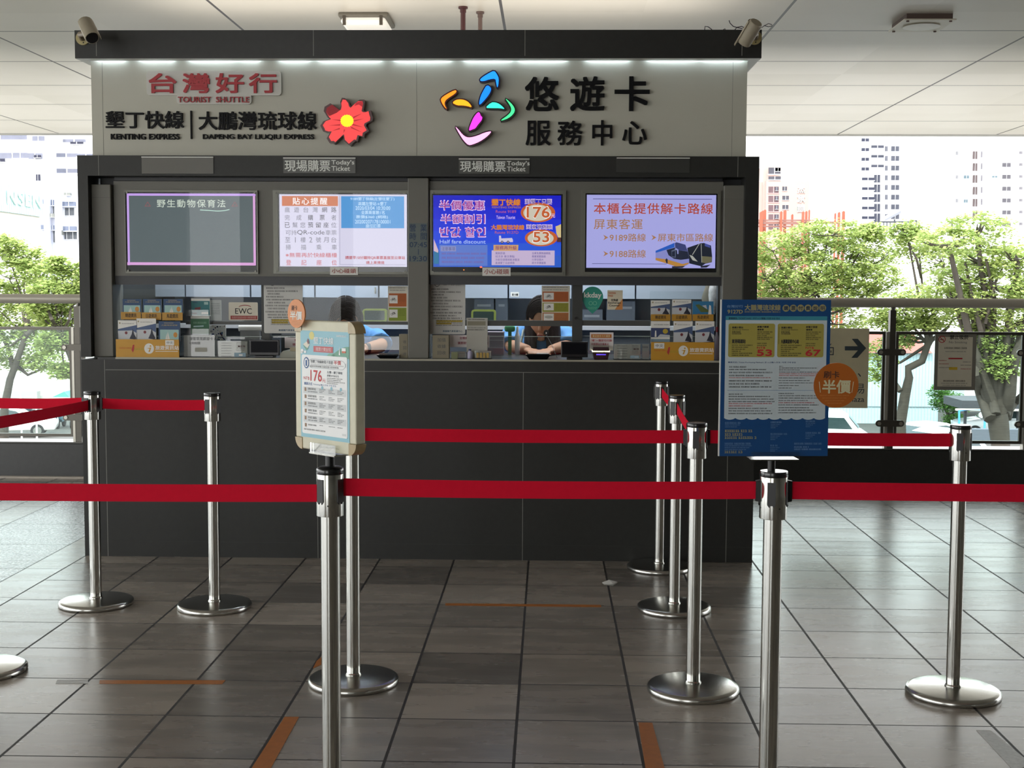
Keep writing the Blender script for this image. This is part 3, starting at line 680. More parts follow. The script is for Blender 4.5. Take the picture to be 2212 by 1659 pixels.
TX(b, '請提早10分鐘持QR車票直接至公車站', 746, 553, 875, 560.5, y, dr, bold=.02); TX(b, '請上車掃描', 791, 564, 830, 570.5, y, dr, bold=.02)
Q(b, 733.6, 423, 734.4, 572, y, EM('divider', '#9a96b4', .8)); Q(b, 734, 571.4, 876, 572.2, y, EM('divider', '#9a96b4', .8))
b.build('display', t)
# 3: blue discount screen
d = (936, 422, 1212, 577)
t = screen('bright blue screen with purple and orange price lettering', (929, 411, 1222, 594), d, 588)
b = MB()
bl = ['#0a10c4', '#0c1ed2', '#1230da', '#1a44de', '#2456d8', '#2c5cc8']
for k in range(6): Q(b, 936, 422 + 25.84 * k, 1212, 422 + 25.84 * (k + 1), YD, EM('b%d' % k, bl[k], .8))
y, y2, y3, y4 = YD - .0003, YD - .0006, YD - .0009, YD - .0012
mg = EM('mag', '#9a1a8c', .8); wo = EM('wo', '#e6c8ee', .85); wh = EM('wht', '#f2eef0', .9); og = EM('ogr', '#c05a28', .85)
def outl(s, r, f, o, bo=.05, bi=.012):
    TX(b, s, r[0] - 1.3, r[1] - 1.3, r[2] + 1.3, r[3] + 1.3, y2, o, bold=bo); TX(b, s, *r, y3, f, bold=bi)
outl('半價優惠', (950, 434, 1046, 453), mg, wo); outl('半額割引', (953, 464, 1047, 482), mg, wo, .045, .006)
outl('반값 할인', (951, 492, 1048, 511), mg, wo, .045, .006); TX(b, 'Half fare discount', 950, 518, 1049, 526, y2, EM('cyanw', '#a9bdf0', .8), bold=.02)
outl('墾丁快線', (1063, 431, 1123, 443), EM('amber', '#d88a20', .85), og, .045, .01); TX(b, 'KENTING EXPRESS', 1063, 446, 1125, 450, y2, EM('ochre', '#a87838', .8), bold=.02)
TX(b, 'Route 9189', 1071, 454, 1115, 460, y2, og); TX(b, 'Taiwan Tourist', 1072, 466, 1113, 473, y2, wo)
outl('大鵬灣琉球線', (1062, 487, 1131, 495), og, EM('amber', '#d88a20', .85), .03, .004); TX(b, 'Route 9127D', 1069, 499, 1120, 505, y2, og)
outl('到墾丁只要', (1135, 431, 1191, 440), EM('deepblue', '#101c8c', .6), wo, .045, .008); outl('到東港碼頭', (1138, 486, 1192, 494), EM('deepblue', '#101c8c', .6), wo, .045, .008)
for (cx_, cy_, rx, ry, s, r) in ((1162, 459, 37, 21, '176', (1138, 447, 1187, 470)), (1169, 514, 35, 18, '53', (1152, 501, 1186, 523))):
    c0, c1 = KX(cx_, cy_, y2), KZ(cx_, cy_, y2); u = .00248
    b.disc(c0, c1, rx * u, ry * u, y2, og); b.disc(c0 - .003, c1 - .002, (rx - 7) * u, (ry - 3.5) * u, y3, EM('oval', '#cfc6b4', .8))
    x0, x1, z0, z1 = rect(r[0] - 1, r[1] - 1, r[2] + 1, r[3] + 1, y4); b.text(s, x0, x1, z0, z1, y4, wh, 0, .05); x0, x1, z0, z1 = rect(*r, y4 - .0003); b.text(s, x0, x1, z0, z1, y4 - .0003, og, 0, .025)
TX(b, '元', 1190, 462, 1199, 470, y4, wo, bold=.02)
# minivan, panels, sail, tower
cz_ = crop(0, 0, 1, y2)
b.flat(cz_([(1078, 509), (1082, 509), (1083, 515), (1106, 514), (1108, 518), (1108, 523), (1078, 523)]), y2, EM('van', '#cfc4dc', .8))
for xx in (1084.5, 1097.5): b.disc(KX(xx, 523, y3), KZ(xx, 523, y3), .007, .007, y3, EM('tyre', '#15131c', .3)); b.disc(KX(xx, 523, y4), KZ(xx, 523, y4), .003, .003, y4, wo)
b.flat(cz_([(937, 516), (947, 541), (946, 546), (937, 542)]), y2, EM('sail', '#d8b8c8', .8)); Q(b, 937, 542, 948, 570, y, EM('teal', '#2a7aa8', .7))
Q(b, 949, 529, 1053, 574, y, EM('panelb', '#5a78cc', .8)); Q(b, 952, 532, 985, 543, y2, EM('panelc', '#8a90c8', .8)); TX(b, '注意事項', 954, 533.5, 983, 541.5, y3, EM('slate', '#5a5a88', .7))
for yy, x1 in ((548, 1050), (557, 1046), (566, 1044)): LN(b, 954, x1, yy, 3.2, y2, EM('slate2', '#7a5a98', .8), int(yy), 6)
b.flat(cz_([(1066, 529), (1120, 529), (1119, 542), (1066, 542)]), y3, EM('tabo', '#d0a070', .8)); TX(b, '服務再升級', 1070, 531, 1116, 539.5, y4, EM('mar', '#8a2a70', .7), bold=.01)
Q(b, 1062, 541, 1198, 573, y2, EM('panelp', '#c8b4d4', .8)); iv = EM('viol', '#4a40a0', .6)
for yy, a, c in ((547, '寬敞舒適', '全車免費無線網路'), (554, '班次多 車次準點', '專業駕駛服務'), (561, '冷氣空調環境乾淨整潔', '行李空間大'), (568, '直達墾丁沿途停靠', '刷卡半價優惠')):
    TX(b, a, 1070, yy - 2.6, 1070 + 5.2 * len(a), yy + 2.6, y3, iv); TX(b, c, 1149, yy - 2.6, 1149 + 5 * len(c), yy + 2.6, y3, iv)
b.flat(cz_([(1212, 484), (1206, 487), (1200, 489), (1202, 505), (1206, 513), (1212, 513)]), y, EM('roofy', '#d8c088', .8)); Q(b, 1203, 513, 1212, 523, y, EM('brwn', '#5a3030', .6))
b.build('display', t)
b = MB(); q = onY(1039, 577, YD); b.disc(q.x, q.z, .006, .004, YD - .001, M('standby_lamp', '#ff4a30', .3, emit=2.5, ecol='#ff5030')); q = onY(1002, 583, YD); b.disc(q.x, q.z, .003, .003, YD - .001, M('standby_amber', '#ff9040', .3, emit=1.2, ecol='#ff9040')); b.build('status_lamp', t)
# 4: route screen
d = (1267, 421, 1546, 579)
t = screen('lavender screen with orange route numbers and two buses, rightmost of the four', (1255, 411, 1556, 594), d, 588)
b = MB(); Q(b, *d, YD, EM('lav2', '#a9a8e4', .8)); bo = EM('brick', '#b0432c', .8); tan = EM('tan', '#a87850', .8)
y, y2, y3 = YD - .0003, YD - .0006, YD - .0009
Q(b, 1281, 429.4, 1538, 430.6, y, EM('navyl', '#50508c', .6)); Q(b, 1279, 569.4, 1440, 570.4, y, EM('navyl', '#50508c', .6))
TX(b, '本櫃台提供解卡路線', 1283, 439, 1540, 462, y, bo, bold=.012, sp=1.12); TX(b, '屏東客運', 1283, 473, 1388, 495, y, tan, bold=.008, sp=1.12)
for s, x0, x1, yc in (('9189路線', 1317, 1395, 513), ('屏東市區路線', 1421, 1540, 513), ('9188路線', 1317, 1395, 548)):
    TX(b, s, x0, yc - 8.5, x1, yc + 8.5, y, tan, bold=.008)
    b.flat(crop(0, 0, 1, y)([(x0 - 14, yc - 6), (x0 - 3, yc), (x0 - 14, yc + 6), (x0 - 10, yc)]), y, tan)
c5 = crop(1420, 500, .0633, y2); ev = lambda n_, c_: EM('bus_' + n_, c_, .7)
F = lambda pts, mt, yy=y2: b.flat(c5(pts), yy, mt)
F([(1020,560),(1480,400),(1600,395),(1830,480),(1870,860),(1860,1050),(1640,1100),(1500,1190),(1090,1090)], ev('navy', '#1c2230'), y)
F([(-60,700),(580,390),(640,365),(960,450),(1050,700),(1085,960),(1085,1100),(960,1180),(640,1190),(480,1150),(-60,960)], ev('body', '#8f92d2'), y2)
F([(-60,660),(580,390),(580,540),(-60,730)], ev('blue', '#2860c8'), y3); F([(600,400),(660,370),(950,450),(1030,670),(720,640),(610,540)], ev('slate', '#3c4478'), y3)
F([(310,630),(600,550),(720,640),(1040,680),(1080,930),(800,970),(560,930),(380,810)], ev('dark', '#22283c'), y3)
F([(-60,900),(300,950),(560,1020),(860,1110),(1080,1060),(1060,1110),(880,1180),(620,1190),(440,1130),(-60,980)], ev('gold', '#c08a40'), y3)
F([(1510,840),(1860,870),(1850,1040),(1640,1090),(1510,1050)], ev('gold2', '#6e6a50'), y3); F([(1420,420),(1445,420),(1200,810),(1190,780)], ev('stripe', '#b0b0a8'), y3)
F([(1090,800),(1200,830),(1380,1030),(1200,980)], ev('stripe', '#b0b0a8'), y3); F([(1620,400),(1800,480),(1810,560),(1620,500)], ev('blue2', '#4a55a0'), y3)
F([(1485,420),(1505,420),(1520,1060),(1505,1060)], ev('stripe', '#b0b0a8'), y3 - .0003)
F([(590,590),(640,570),(720,620),(720,770),(680,770),(670,640),(600,620)], ev('mirror', '#9a9ed8'), y3 - .0003)
F([(270,970),(310,910),(350,950),(350,1090),(310,1090)], ev('dark', '#22283c'), y3 - .0003); F([(480,650),(600,610),(630,640),(630,900),(490,880)], ev('door', '#5c647c'), y3 - .0003); F([(500,690),(600,660),(600,860),(500,850)], ev('dark', '#22283c'), y3 - .0006)
F([(500,1190),(1000,1150),(860,1240),(500,1260)], ev('shadow', '#26283a'), y); F([(1480,1180),(1820,1130),(1680,1230),(1480,1240)], ev('shadow', '#26283a'), y)
b.build('display', t)

# small caution labels stuck under the two middle screens
for lab, r in (('small white caution label in red brush script below the orange heading screen', (713, 577, 773, 594)), ('small white caution label in red brush script below the bright blue screen', (1042, 578, 1103, 596))):
    b = MB(); R(b, *r, YP - .0185, paper, .002); TX(b, '小心碰頭', r[0] + 4, r[1] + 3, r[2] - 4, r[3] - 4, YP - .0191, M('brick_ink', '#a0433c', .7), bold=.012); tag(b.build('caution_label'), lab, 'label')
# ------------------------------------------------------------------ notices and stickers on the service windows
def notice(label, r, seed, shift=0):
    Y = YG - .016
    b = MB(); x0, x1, z0, z1 = rect(*r, Y); b.prism(rrect(x0, x1, z0, z1, .008, 3), Y, Y + .003, M('notice_sheet', '#d4d4cf', .5))
    y = Y - .0005; W, H = r[2] - r[0], r[3] - r[1]; P = lambda u, v: (r[0] + u * W, r[1] + v * H)
    cx, cz = KX(*P(.22, .065), y), KZ(*P(.22, .065), y); b.disc(cx, cz, .0145, .0145, y, ink_g, 20); b.disc(cx, cz, .0115, .0115, y - .0002, M('notice_sheet'), 20); b.quad(cx - .008, cx + .008, cz - .003, cz + .003, y - .0004, ink_g)
    TX(b, '公', *P(.39, .04), *P(.49, .09), y, ink_g, bold=.01); TX(b, '告', *P(.60, .04), *P(.70, .09), y, ink_g, bold=.01)
    LN(b, *(P(.74, 0)[0], P(.87, 0)[0]), P(0, .09)[1], 1, y, ink_g, seed)
    rows = [(.16, .06, .55), (.215, .08, .88), (.265, .1, .42), (.32, .06, .5), (.375, .06, .88), (.43, .1, .55), (.485, .04, .92), (.54, .1, .55), (.60, .04, .9), (.655, .1, .75), (.705, .1, .92)]
    for k, (v, u0, u1) in enumerate(rows): LN(b, P(u0, 0)[0], P(u1, 0)[0], P(0, v)[1], 2.5, y, ink, seed + k, 7)
    hl = M('highlighter', '#c9b24e', .7)
    for v in (.755, .80): Q(b, *P(.2, v - .018), *P(.92 if v < .78 else .62, v + .018), y, hl)
    for k, v in enumerate((.745, .775, .805, .835)): LN(b, P(.18, 0)[0], P(.94, 0)[0], P(0, v)[1], 1.6, y - .0003, ink, seed + 20 + k, 6)
    TX(b, '高雄縣汽車客運中心', *P(.38, .925), *P(.92, .96), y, M('slate_ink', '#3f5a72', .7), bold=.02)
    return tag(b.build('announcement_sheet'), label, 'notice')
notice('white announcement sheet with a yellow highlighted passage on the left bay window', (570, 604, 654, 720), 11)
notice('white announcement sheet with a yellow highlighted passage beside the middle pillar in the right bay', (927, 606, 1005, 722), 51)

Yg = YG - .0015
b = MB(); e = M('teal_sticker', '#2f9a86', .5); r = (1257, 619, 1303, 678); Y = Yg
cx, cz = KX(1280, 642, Y), KZ(1280, 642, Y); rr_ = (KX(1303, 642, Y) - KX(1257, 642, Y)) / 2
pts = [(cx + rr_ * cos(radians(a)), cz + rr_ * sin(radians(a))) for a in range(-25, 206, 11)] + [(cx - .035, cz - .057), (cx, KZ(1280, 678, Y)), (cx + .035, cz - .057)]
b.prism(pts, Y, Y + .001, e); y = Y - .0004; TX(b, 'kkday', 1262, 632, 1299, 646, y, paper, bold=.03)
mint_ = M('mint_print', '#7fc9a8', .6)
for xx in (1276, 1285): q = onY(xx, 655, y); b.add([(q.x + rr * cos(2 * pi * k / 16), y, q.z + rr * sin(2 * pi * k / 16)) for rr in (.011, .0085) for k in range(16)], [(k, (k + 1) % 16, 16 + (k + 1) % 16, 16 + k) for k in range(16)], mint_)
LN(b, 1270, 1290, 664, 1.3, y, mint_, 1, 9); LN(b, 1272, 1288, 667, 1.3, y, mint_, 2, 9)
tag(b.build('drop_sticker'), 'teal drop-shaped sticker on the rightmost service window', 'sticker')
b = MB(); R(b, 1312, 627, 1345, 669, Yg, M('exchange_cream', '#e0d6bc', .5), .001); y = Yg - .0004; oi = M('orange_ink', '#c8622c', .7)
b.flat(crop(0, 0, 1, y)([(1345, 645), (1345, 669), (1328, 669), (1338, 655)]), y, M('orange_wash', '#d89050', .7))
TX(b, 'TAIWAN', 1314, 631, 1330, 635, y - .0003, oi, bold=.02); TX(b, 'PASS', 1314, 637, 1324, 641, y - .0003, oi, bold=.02)
TX(b, '兌換處', 1320, 645.5, 1335, 651, y - .0003, ink, bold=.02); TX(b, 'Exchange', 1314, 652, 1341, 657, y - .0003, ink, bold=.02); TX(b, 'Counter', 1316, 657.5, 1339, 662, y - .0003, ink, bold=.02)
tag(b.build('exchange_sticker'), 'small cream and orange exchange counter sticker beside the teal drop sticker', 'sticker')
b = MB(); x0, x1, z0, z1 = rect(494, 653, 557, 692, Yg); b.prism(rrect(x0, x1, z0, z1, .006, 3), Yg, Yg + .002, M('warm_card', '#dcd6c4', .5)); y = Yg - .0004
Q(b, 498, 682, 556, 690, y, M('brick_band', '#a24a44', .6)); TX(b, '各縣市旅遊休閒卡專賣辦理', 501, 683.5, 553, 688.5, y - .0003, M('pinkish_ink', '#d8a8a0', .6)); TX(b, 'EWC', 508, 666, 544, 678, y, ink, bold=.004)
ar = [(516 + 13 * (1 - cos(pi * k / 8)), 663 - 4.5 * sin(pi * k / 8)) for k in range(9)]; b.flat(crop(0, 0, 1, y)(ar + [(p[0], p[1] + 1.6) for p in ar[::-1]]), y, M('brick_band'))
tag(b.build('card_sign'), 'cream card with black capitals and a brick red band on the left bay window', 'sign')
def bike(b, cx, cz, s, y, fold=False):
    def ring(x, z, r):
        b.add([(x + q * cos(2 * pi * k / 16), y, z + q * sin(2 * pi * k / 16)) for q in (r, r * .78) for k in range(16)], [(k, (k + 1) % 16, 16 + (k + 1) % 16, 16 + k) for k in range(16)], ink)
    ring(cx - .5 * s, cz - .2 * s, .36 * s)
    if not fold: ring(cx + .5 * s, cz - .2 * s, .36 * s)
    segs = [((-.5, -.2), (-.15, .3)), ((-.15, .3), (.4, .3)), ((-.05, -.2), (.4, .3)), ((-.15, .3), (-.05, -.2)), ((.5, -.2), (.35, .5)), ((.25, .5), (.45, .5)), ((-.3, .45), (-.05, .45)), ((-.15, .3), (-.18, .45)), ((-.5, -.2), (-.05, -.2))]
    if fold: segs += [((0, .5), (.5, -.2)), ((.1, -.35), (.55, .1)), ((.2, .2), (.75, -.1))]
    for (a, c), (d, e_) in segs:
        v = Vector((d - a, e_ - c)).normalized(); q = (-v.y * .045, v.x * .045)
        b.flat([(cx + (a + q[0]) * s, cz + (c + q[1]) * s), (cx + (d + q[0]) * s, cz + (e_ + q[1]) * s), (cx + (d - q[0]) * s, cz + (e_ - q[1]) * s), (cx + (a - q[0]) * s, cz + (c - q[1]) * s)], y, ink)
def bike_poster(label, r, third):
    b = MB(); R(b, *r, Yg, M('poster_cream', '#dcd8c8', .5), .0015); W = r[2] - r[0]; H = r[3] - r[1]; y, y2, y3 = Yg - .0004, Yg - .0008, Yg - .0012
    LN(b, r[0] + 3, r[2] - 4, r[1] + 4, 1.6, y, ink_g, 3, 14); LN(b, r[0] + 4, r[2] - 5, r[1] + 9, 1.6, y, ink_g, 4, 14)
    rows = [('#b8622e', .16, .43), ('#9a9a34', .46, .70), ('#b87440', .72, .98)] if third else [('#b8622e', .2, .56), ('#8a9a34', .59, .95)]
    for k, (c, v0, v1) in enumerate(rows):
        Q(b, r[0] + 2, r[1] + v0 * H, r[2] - 3, r[1] + v1 * H, y, M('band' + c[1:], c, .6))
        cy = r[1] + (v0 * .55 + v1 * .45) * H; hh = .092 * H if third else .11 * H
        px0, px1 = r[0] + .07 * W, r[0] + (.43 if third else .62) * W * (1 if third else .78); Q(b, px0, cy - hh, px1, cy + hh, y2, paper)
        q = onY((px0 + px1) / 2, cy, y3)
        if k < 2: bike(b, q.x, q.z, .017, y3, k == 1)
        else: b.disc(q.x, q.z, .022, .008, y3, M('pale_grey_print', '#b8b8b0', .6))
        for j in range(5): LN(b, px1 + 3, r[2] - 5, r[1] + v0 * H + 3.5 + j * 3.2, 1, y2, M('dark_orange_ink', '#7a4a20', .7) if k != 1 else M('dark_olive_ink', '#5a6020', .7), k * 9 + j, 10)
    return tag(b.build('bicycle_poster'), label, 'poster')
bike_poster('poster with an orange and a green bicycle band, against the middle pillar', (838, 618, 881, 697), False)
bike_poster('poster of three coloured bicycle bands in front of the seated clerk with long hair', (1170, 617, 1231, 698), True)
def redtext(label, r, cut=False):
    Y = YG - .012; b = MB(); R(b, *r, Y, M('note_paper', '#e4dcdc', .6), .001); y = Y - .0004; W = r[2] - r[0]; H = r[3] - r[1]
    TX(b, '如需開立購票證明,請於', r[0] + .25 * W, r[1] + .14 * H, r[0] + .97 * W, r[1] + .36 * H, y, M('crimson_ink', '#9a2844', .7), bold=.012)
    TX(b, '購票時告知櫃台人員,謝謝', r[0] + .2 * W, r[1] + .55 * H, r[0] + .97 * W, r[1] + .78 * H, y, M('crimson_ink'), bold=.012)
    return tag(b.build('reminder_note'), label, 'notice')
redtext('white note with crimson print left of the clerk with long hair', (972, 724, 1057, 750))
redtext('white note with crimson print half hidden behind the snap frame poster', (615, 729, 700, 752))

# ------------------------------------------------------------------ brochures, holders and devices on the counter
def brochure(label, r, kind, Y, tilt=0):
    b = MB(); x0, x1, z0, z1 = rect(*r, Y); b.box(x0, x1, Y, Y + .006, z0, z1, paper); y, y2, y3 = Y - .0005, Y - .001, Y - .0015
    U = lambda u, v: (x0 + u * (x1 - x0), z1 - v * (z1 - z0))
    P = lambda pts, mt, yy: b.flat([U(*p) for p in pts], yy, mt)
    if kind == 'boat':
        b.box(x0, x1, y, Y, z0, z1, M('br_navy', '#2a4a72', .5))
        P([(.06, .42), (.94, .42), (.94, 1), (.06, 1)], M('br_sea', '#9fc4c0', .5), y2); P([(.4, .95), (.42, .5), (.52, .9)], paper, y3); P([(.3, .95), (.38, .6), (.4, .95)], paper, y3)
        b.text('大鵬灣琉球線', *[U(.12, .3)[0], U(.88, .3)[0], U(0, .235)[1], U(0, .16)[1]], y2, M('br_gold', '#a89a78', .6), 0, .01)
        q = U(.78, .68); b.disc(q[0], q[1], .011, .014, y3, M('br_orange', '#c88a3a', .5), 14)
        b.quad(U(.25, 0)[0], U(.7, 0)[0], U(0, .1)[1], U(0, .07)[1], y2, M('br_gold'))
    elif kind == 'person':
        P([(0, .42), (1, .22), (1, 1), (0, 1)], M('br_blue', '#4a5f86', .5), y); P([(0, .5), (.75, .48), (1, .62), (1, 1), (0, 1)], M('br_cloud', '#c4c8cc', .5), y2)
        P([(.6, .88), (.72, .66), (.78, .4), (.85, .66), (.96, .84), (.94, .92)], M('br_dark', '#252838', .5), y3); q = U(.43, .6); b.disc(q[0], q[1], .0075, .008, y3, M('br_wine', '#7a3038', .5), 12)
        P([(0, .97), (1, .9), (1, 1), (0, 1)], M('br_dark'), y3)
        b.lines(U(.2, 0)[0], U(.85, 0)[0], U(0, .17)[1], .003, y, ink_g, 3); q = U(.1, .13); b.disc(q[0], q[1], .004, .005, y, M('br_gold'), 10)
    elif kind == 'light':
        P([(0, .3), (1, .3), (1, .72), (0, .72)], M('br_night', '#39466e', .5), y); q = U(.76, .45); b.disc(q[0], q[1], .014, .013, y2, M('br_moon', '#c0a83a', .5), 14)
        P([(.2, .7), (.22, .42), (.28, .42), (.3, .7)], paper, y2); P([(.36, .7), (.5, .58), (1, .62), (1, .72), (.36, .72)], M('br_cloud', '#c4c8cc', .5), y2)
        P([(0, .8), (1, .8), (1, 1), (0, 1)], M('br_sky', '#7f98a8', .5), y); b.lines(U(.15, 0)[0], U(.95, 0)[0], U(0, .17)[1], .004, y, ink_g, 4)
    elif kind == 'coast':
        P([(0, 0), (1, 0), (1, 1), (0, 1)], M('br_azure', '#2f7aa8', .5), y); P([(.13, .245), (.3, .2), (.55, .45), (.8, .62), (.8, .75), (.4, .75)], M('br_olive', '#5a6a38', .5), y2)
        P([(.45, .3), (.65, .25), (.7, .55)], M('br_cloud', '#c4c8cc', .5), y2); P([(.75, .95), (.8, .245), (.88, .3), (.92, .95)], paper, y3); q = U(.3, .95); b.disc(q[0], q[1], .012, .006, y3, M('br_red', '#b03038', .5), 12)
    elif kind == 'teal':
        b.box(x0, x1, y, Y, z0, U(0, .14)[1], M('br_teal', '#2f7a80', .5)); P([(.1, .2), (.35, .2), (.35, .235), (.1, .235)], M('br_navy', '#2a4a72', .5), y2); P([(.7, .2), (.92, .2), (.92, .36), (.7, .36)], M('br_sea', '#9fc4c0', .5), y2)
        P([(.2, .55), (.5, .5), (.5, .66), (.2, .66)], M('br_wine', '#7a3038', .5), y2); P([(.55, .8), (.92, .8), (.92, .94), (.55, .94)], paper, y2); P([(.05, .85), (.3, .85), (.3, .92), (.05, .92)], ink, y2)
    elif kind == 'green':
        b.box(x0, x1, y, Y, z0, U(0, .14)[1], M('br_green', '#2f6a48', .5)); P([(.15, .55), (.7, .52), (.7, .6), (.15, .63)], M('br_sea', '#9fc4c0', .5), y2); b.lines(U(.15, 0)[0], U(.85, 0)[0], U(0, .42)[1], .008, y2, M('br_palegreen', '#7aa88a', .6), 6)
    elif kind == 'leaflet':
        for k in range(8): b.lines(U(.12, 0)[0], U(.9, 0)[0], U(0, .12 + k * .08)[1], .002, y, ink_g, k)
        q = U(.7, .9); b.disc(q[0], q[1], .007, .007, y, ink_g, 12)
    o = b.build('brochure'); return tag(o, label, 'brochure', 'brochures in the counter racks')
def rack(label, base, labels, Y, sticker, words):
    t = thing('brochure_rack', label, 'rack', (KX((base[0] + base[2]) / 2, base[3], Y), Y + .05, zc))
    x0, x1, z0, z1 = rect(*base, Y); z0 = zc
    yel = M('rack_yellow', '#c9952a', .45); b = MB(); b.box(x0, x1, Y - .012, Y - .004, z0, z1, yel); fp = b.build('front_panel', t)
    b = MB(); y = Y - .0126; q = onY(*words, y); b.disc(q.x, q.z, .026, .028, y, paper, 24)
    b.flat([(q.x - .012, q.z + .002), (q.x + .012, q.z + .006), (q.x + .004, q.z - .018), (q.x - .004, q.z - .018), (q.x + .003, q.z - .001)], y - .0004, yel); b.disc(q.x + .008, q.z + .014, .005, .004, y - .0004, yel, 10)
    b.text('旅遊資訊站', q.x + .034, q.x + .160, q.z - .006, q.z + .016, y, paper, 0, .02); b.quad(q.x + .034, q.x + .155, q.z - .016, q.z - .013, y, paper)
    sx = x0 + .018
    b.lines(sx, sx + .066, q.z - .001, .005, y, M('rack_orange', '#c8622c', .6), 5, .03); b.lines(sx + .08, sx + .13, q.z - .008, .008, y, M('rack_olive', '#a8a030', .6), 8, .02)
    b.flat([(sx + .066, q.z - .008), (sx + .074, q.z + .02), (sx + .082, q.z + .02), (sx + .08, q.z - .005), (sx + .074, q.z - .022)], y, M('rack_red', '#b83a3a', .6))
    x2, x3, z2, z3 = rect(*sticker, y - .0005); b.quad(x2, x3, z2, z3, y - .0005, paper); b.text('中文', x2 + .008, x3 - .006, z2 + .008, z3 - .006, y - .001, ink)
    b.build('print', fp)
    for r, s in labels:
        b = MB(); u0, u1, v0, v1 = rect(*r, Y + .04); b.box(u0, u1, Y + .034, Y + .04, v0, v1, M('rack_yellow2', '#b98a2c', .45))
        b.text(s, u0 + .22 * (u1 - u0), u0 + .78 * (u1 - u0), v0 + .3 * (v1 - v0), v0 + .82 * (v1 - v0), Y + .0336, ink, 0, .012); b.build('tier_label', t)
    b = MB(); zt = KZ(base[0], labels[0][0][1] - 50, Y + .12)
    b.box(x0, x1, Y + .118, Y + .121, z0, zt, clear)
    for xx in (x0, x1 - .003): b.box(xx, xx + .003, Y - .004, Y + .12, z0, z1 + .03, clear)
    b.box(x0, x1, Y - .004, Y + .12, z0, z0 + .003, clear); b.build('acrylic_body', t)
    return t
YB = .2
rack('yellow fronted acrylic brochure rack at the far left of the counter', (252, 733, 388, 772), [((262, 674, 305, 690), '韓遊資訊'), ((307, 675, 349, 691), '日遊資訊'), ((351, 675, 395, 692), '馬遊資訊')], YB, (357, 735, 376, 746), (322, 753))
for r, k, l in (((265, 646, 305, 678), 'boat', 'navy boat brochure in the left rack, top tier, left'), ((309, 646, 349, 678), 'boat', 'navy boat brochure in the left rack, top tier, middle'), ((353, 646, 395, 678), 'boat', 'navy boat brochure in the left rack, top tier, right')): brochure(l, r, k, YB + .046)
for r, k, l in (((255, 692, 296, 737), 'person', 'white and blue brochure in the left rack, lower tier, left'), ((295, 688, 337, 737), 'person', 'white and blue brochure in the left rack, lower tier, middle'), ((343, 694, 389, 737), 'boat', 'navy boat brochure in the left rack, lower tier, right')): brochure(l, r, k, YB + .0105)
rack('yellow fronted acrylic brochure rack at the far right of the counter', (1406, 739, 1542, 777), [((1406, 679, 1448, 693), '韓遊資訊'), ((1451, 679, 1494, 693), '日遊資訊'), ((1496, 679, 1541, 693), '馬遊資訊')], YB, (1413, 741, 1435, 753), (1476, 758))
for r, k, l in (((1406, 649, 1447, 682), 'person', 'white and blue brochure in the right rack, top tier, left'), ((1452, 647, 1493, 682), 'person', 'white and blue brochure in the right rack, top tier, middle'), ((1496, 651, 1541, 682), 'coast', 'azure coast brochure in the right rack, top tier, right')): brochure(l, r, k, YB + .046)
for r, k, l in (((1406, 694, 1447, 742), 'light', 'lighthouse brochure in the right rack, lower tier, left'), ((1455, 694, 1496, 742), 'person', 'white and blue brochure in the right rack, lower tier, middle'), ((1502, 694, 1543, 742), 'person', 'white and blue brochure in the right rack, lower tier, right')): brochure(l, r, k, YB + .0105)
# small leaflet stand left
t = thing('leaflet_stand', 'clear tiered leaflet stand right of the left brochure rack', 'stand', (KX(432, 722, .31), .31, zc))
b = MB(); x0, x1, z0, z1 = rect(408, 660, 456, 722, .33); b.box(x0, x1, .33, .334, zc, z1, clear); b.box(x0, x1, .265, .334, zc, zc + .004, clear)
for zz in (KZ(430, 681, .31), KZ(430, 722, .29)): b.box(x0, x1, .28, .33, zz - .003, zz, clear); b.box(x0, x1, .277, .28, zz - .003, zz + .03, clear)
b.build('acrylic_body', t)
brochure('teal leaflet on the upper tier of the clear leaflet stand', (413, 645, 453, 681), 'teal', .315); brochure('green leaflet on the lower tier of the clear leaflet stand', (412, 683, 452, 721), 'green', .295)
b = MB(); R(b, 453, 648, 478, 692, .52, paper, .002)
for k in range(7): LN(b, 456, 475, 656 + k * 3.6, 1, .5195, ink_g, k, 8)
b.box(KX(463, 690, .52), KX(468, 690, .52), .522, .526, zc, KZ(465, 692, .52), clear)
tag(b.build('leaflet'), 'narrow white leaflet on a clear peg behind the teal leaflet', 'leaflet')
def holder(label, r, Y, mat, prints, lean=.0):
    t = thing('card_holder', label, 'holder', (KX((r[0] + r[2]) / 2, r[3], Y), Y, zc)); x0, x1, z0, z1 = rect(*r, Y); z0 = zc
    b = MB(); b.box(x0, x1, Y, Y + .003, z0, z1, clear); b.box(x0, x1, Y, Y + .07, z0, z0 + .003, clear); b.box(x0, x1, Y + .04, Y + .043, z0, z0 + (z1 - z0) * .9, clear); b.build('acrylic_body', t)
    b = MB(); b.box(x0 + .004, x1 - .004, Y + .005, Y + .012, z0 + .004, z1 - .004, mat); prints(b, r, Y - .0006); b.build('card', t); return t
def pA(b, r, y):
    TX(b, '旅客意見調查卡', r[0] + 14, r[1] + 5, r[2] - 4, r[1] + 12, y, ink_g); TX(b, 'USB座', r[0] + 15, r[1] + 15, r[0] + 38, r[1] + 21, y, ink_g); Q(b, r[0] + 26, r[1] + 28, r[0] + 52, r[1] + 37, y, M('pale_print', '#a8a89c', .6))
holder('clear holder with a grey survey card right of the left brochure rack', (395, 723, 464, 772), .235, M('grey_card', '#aaaaa8', .6), pA)
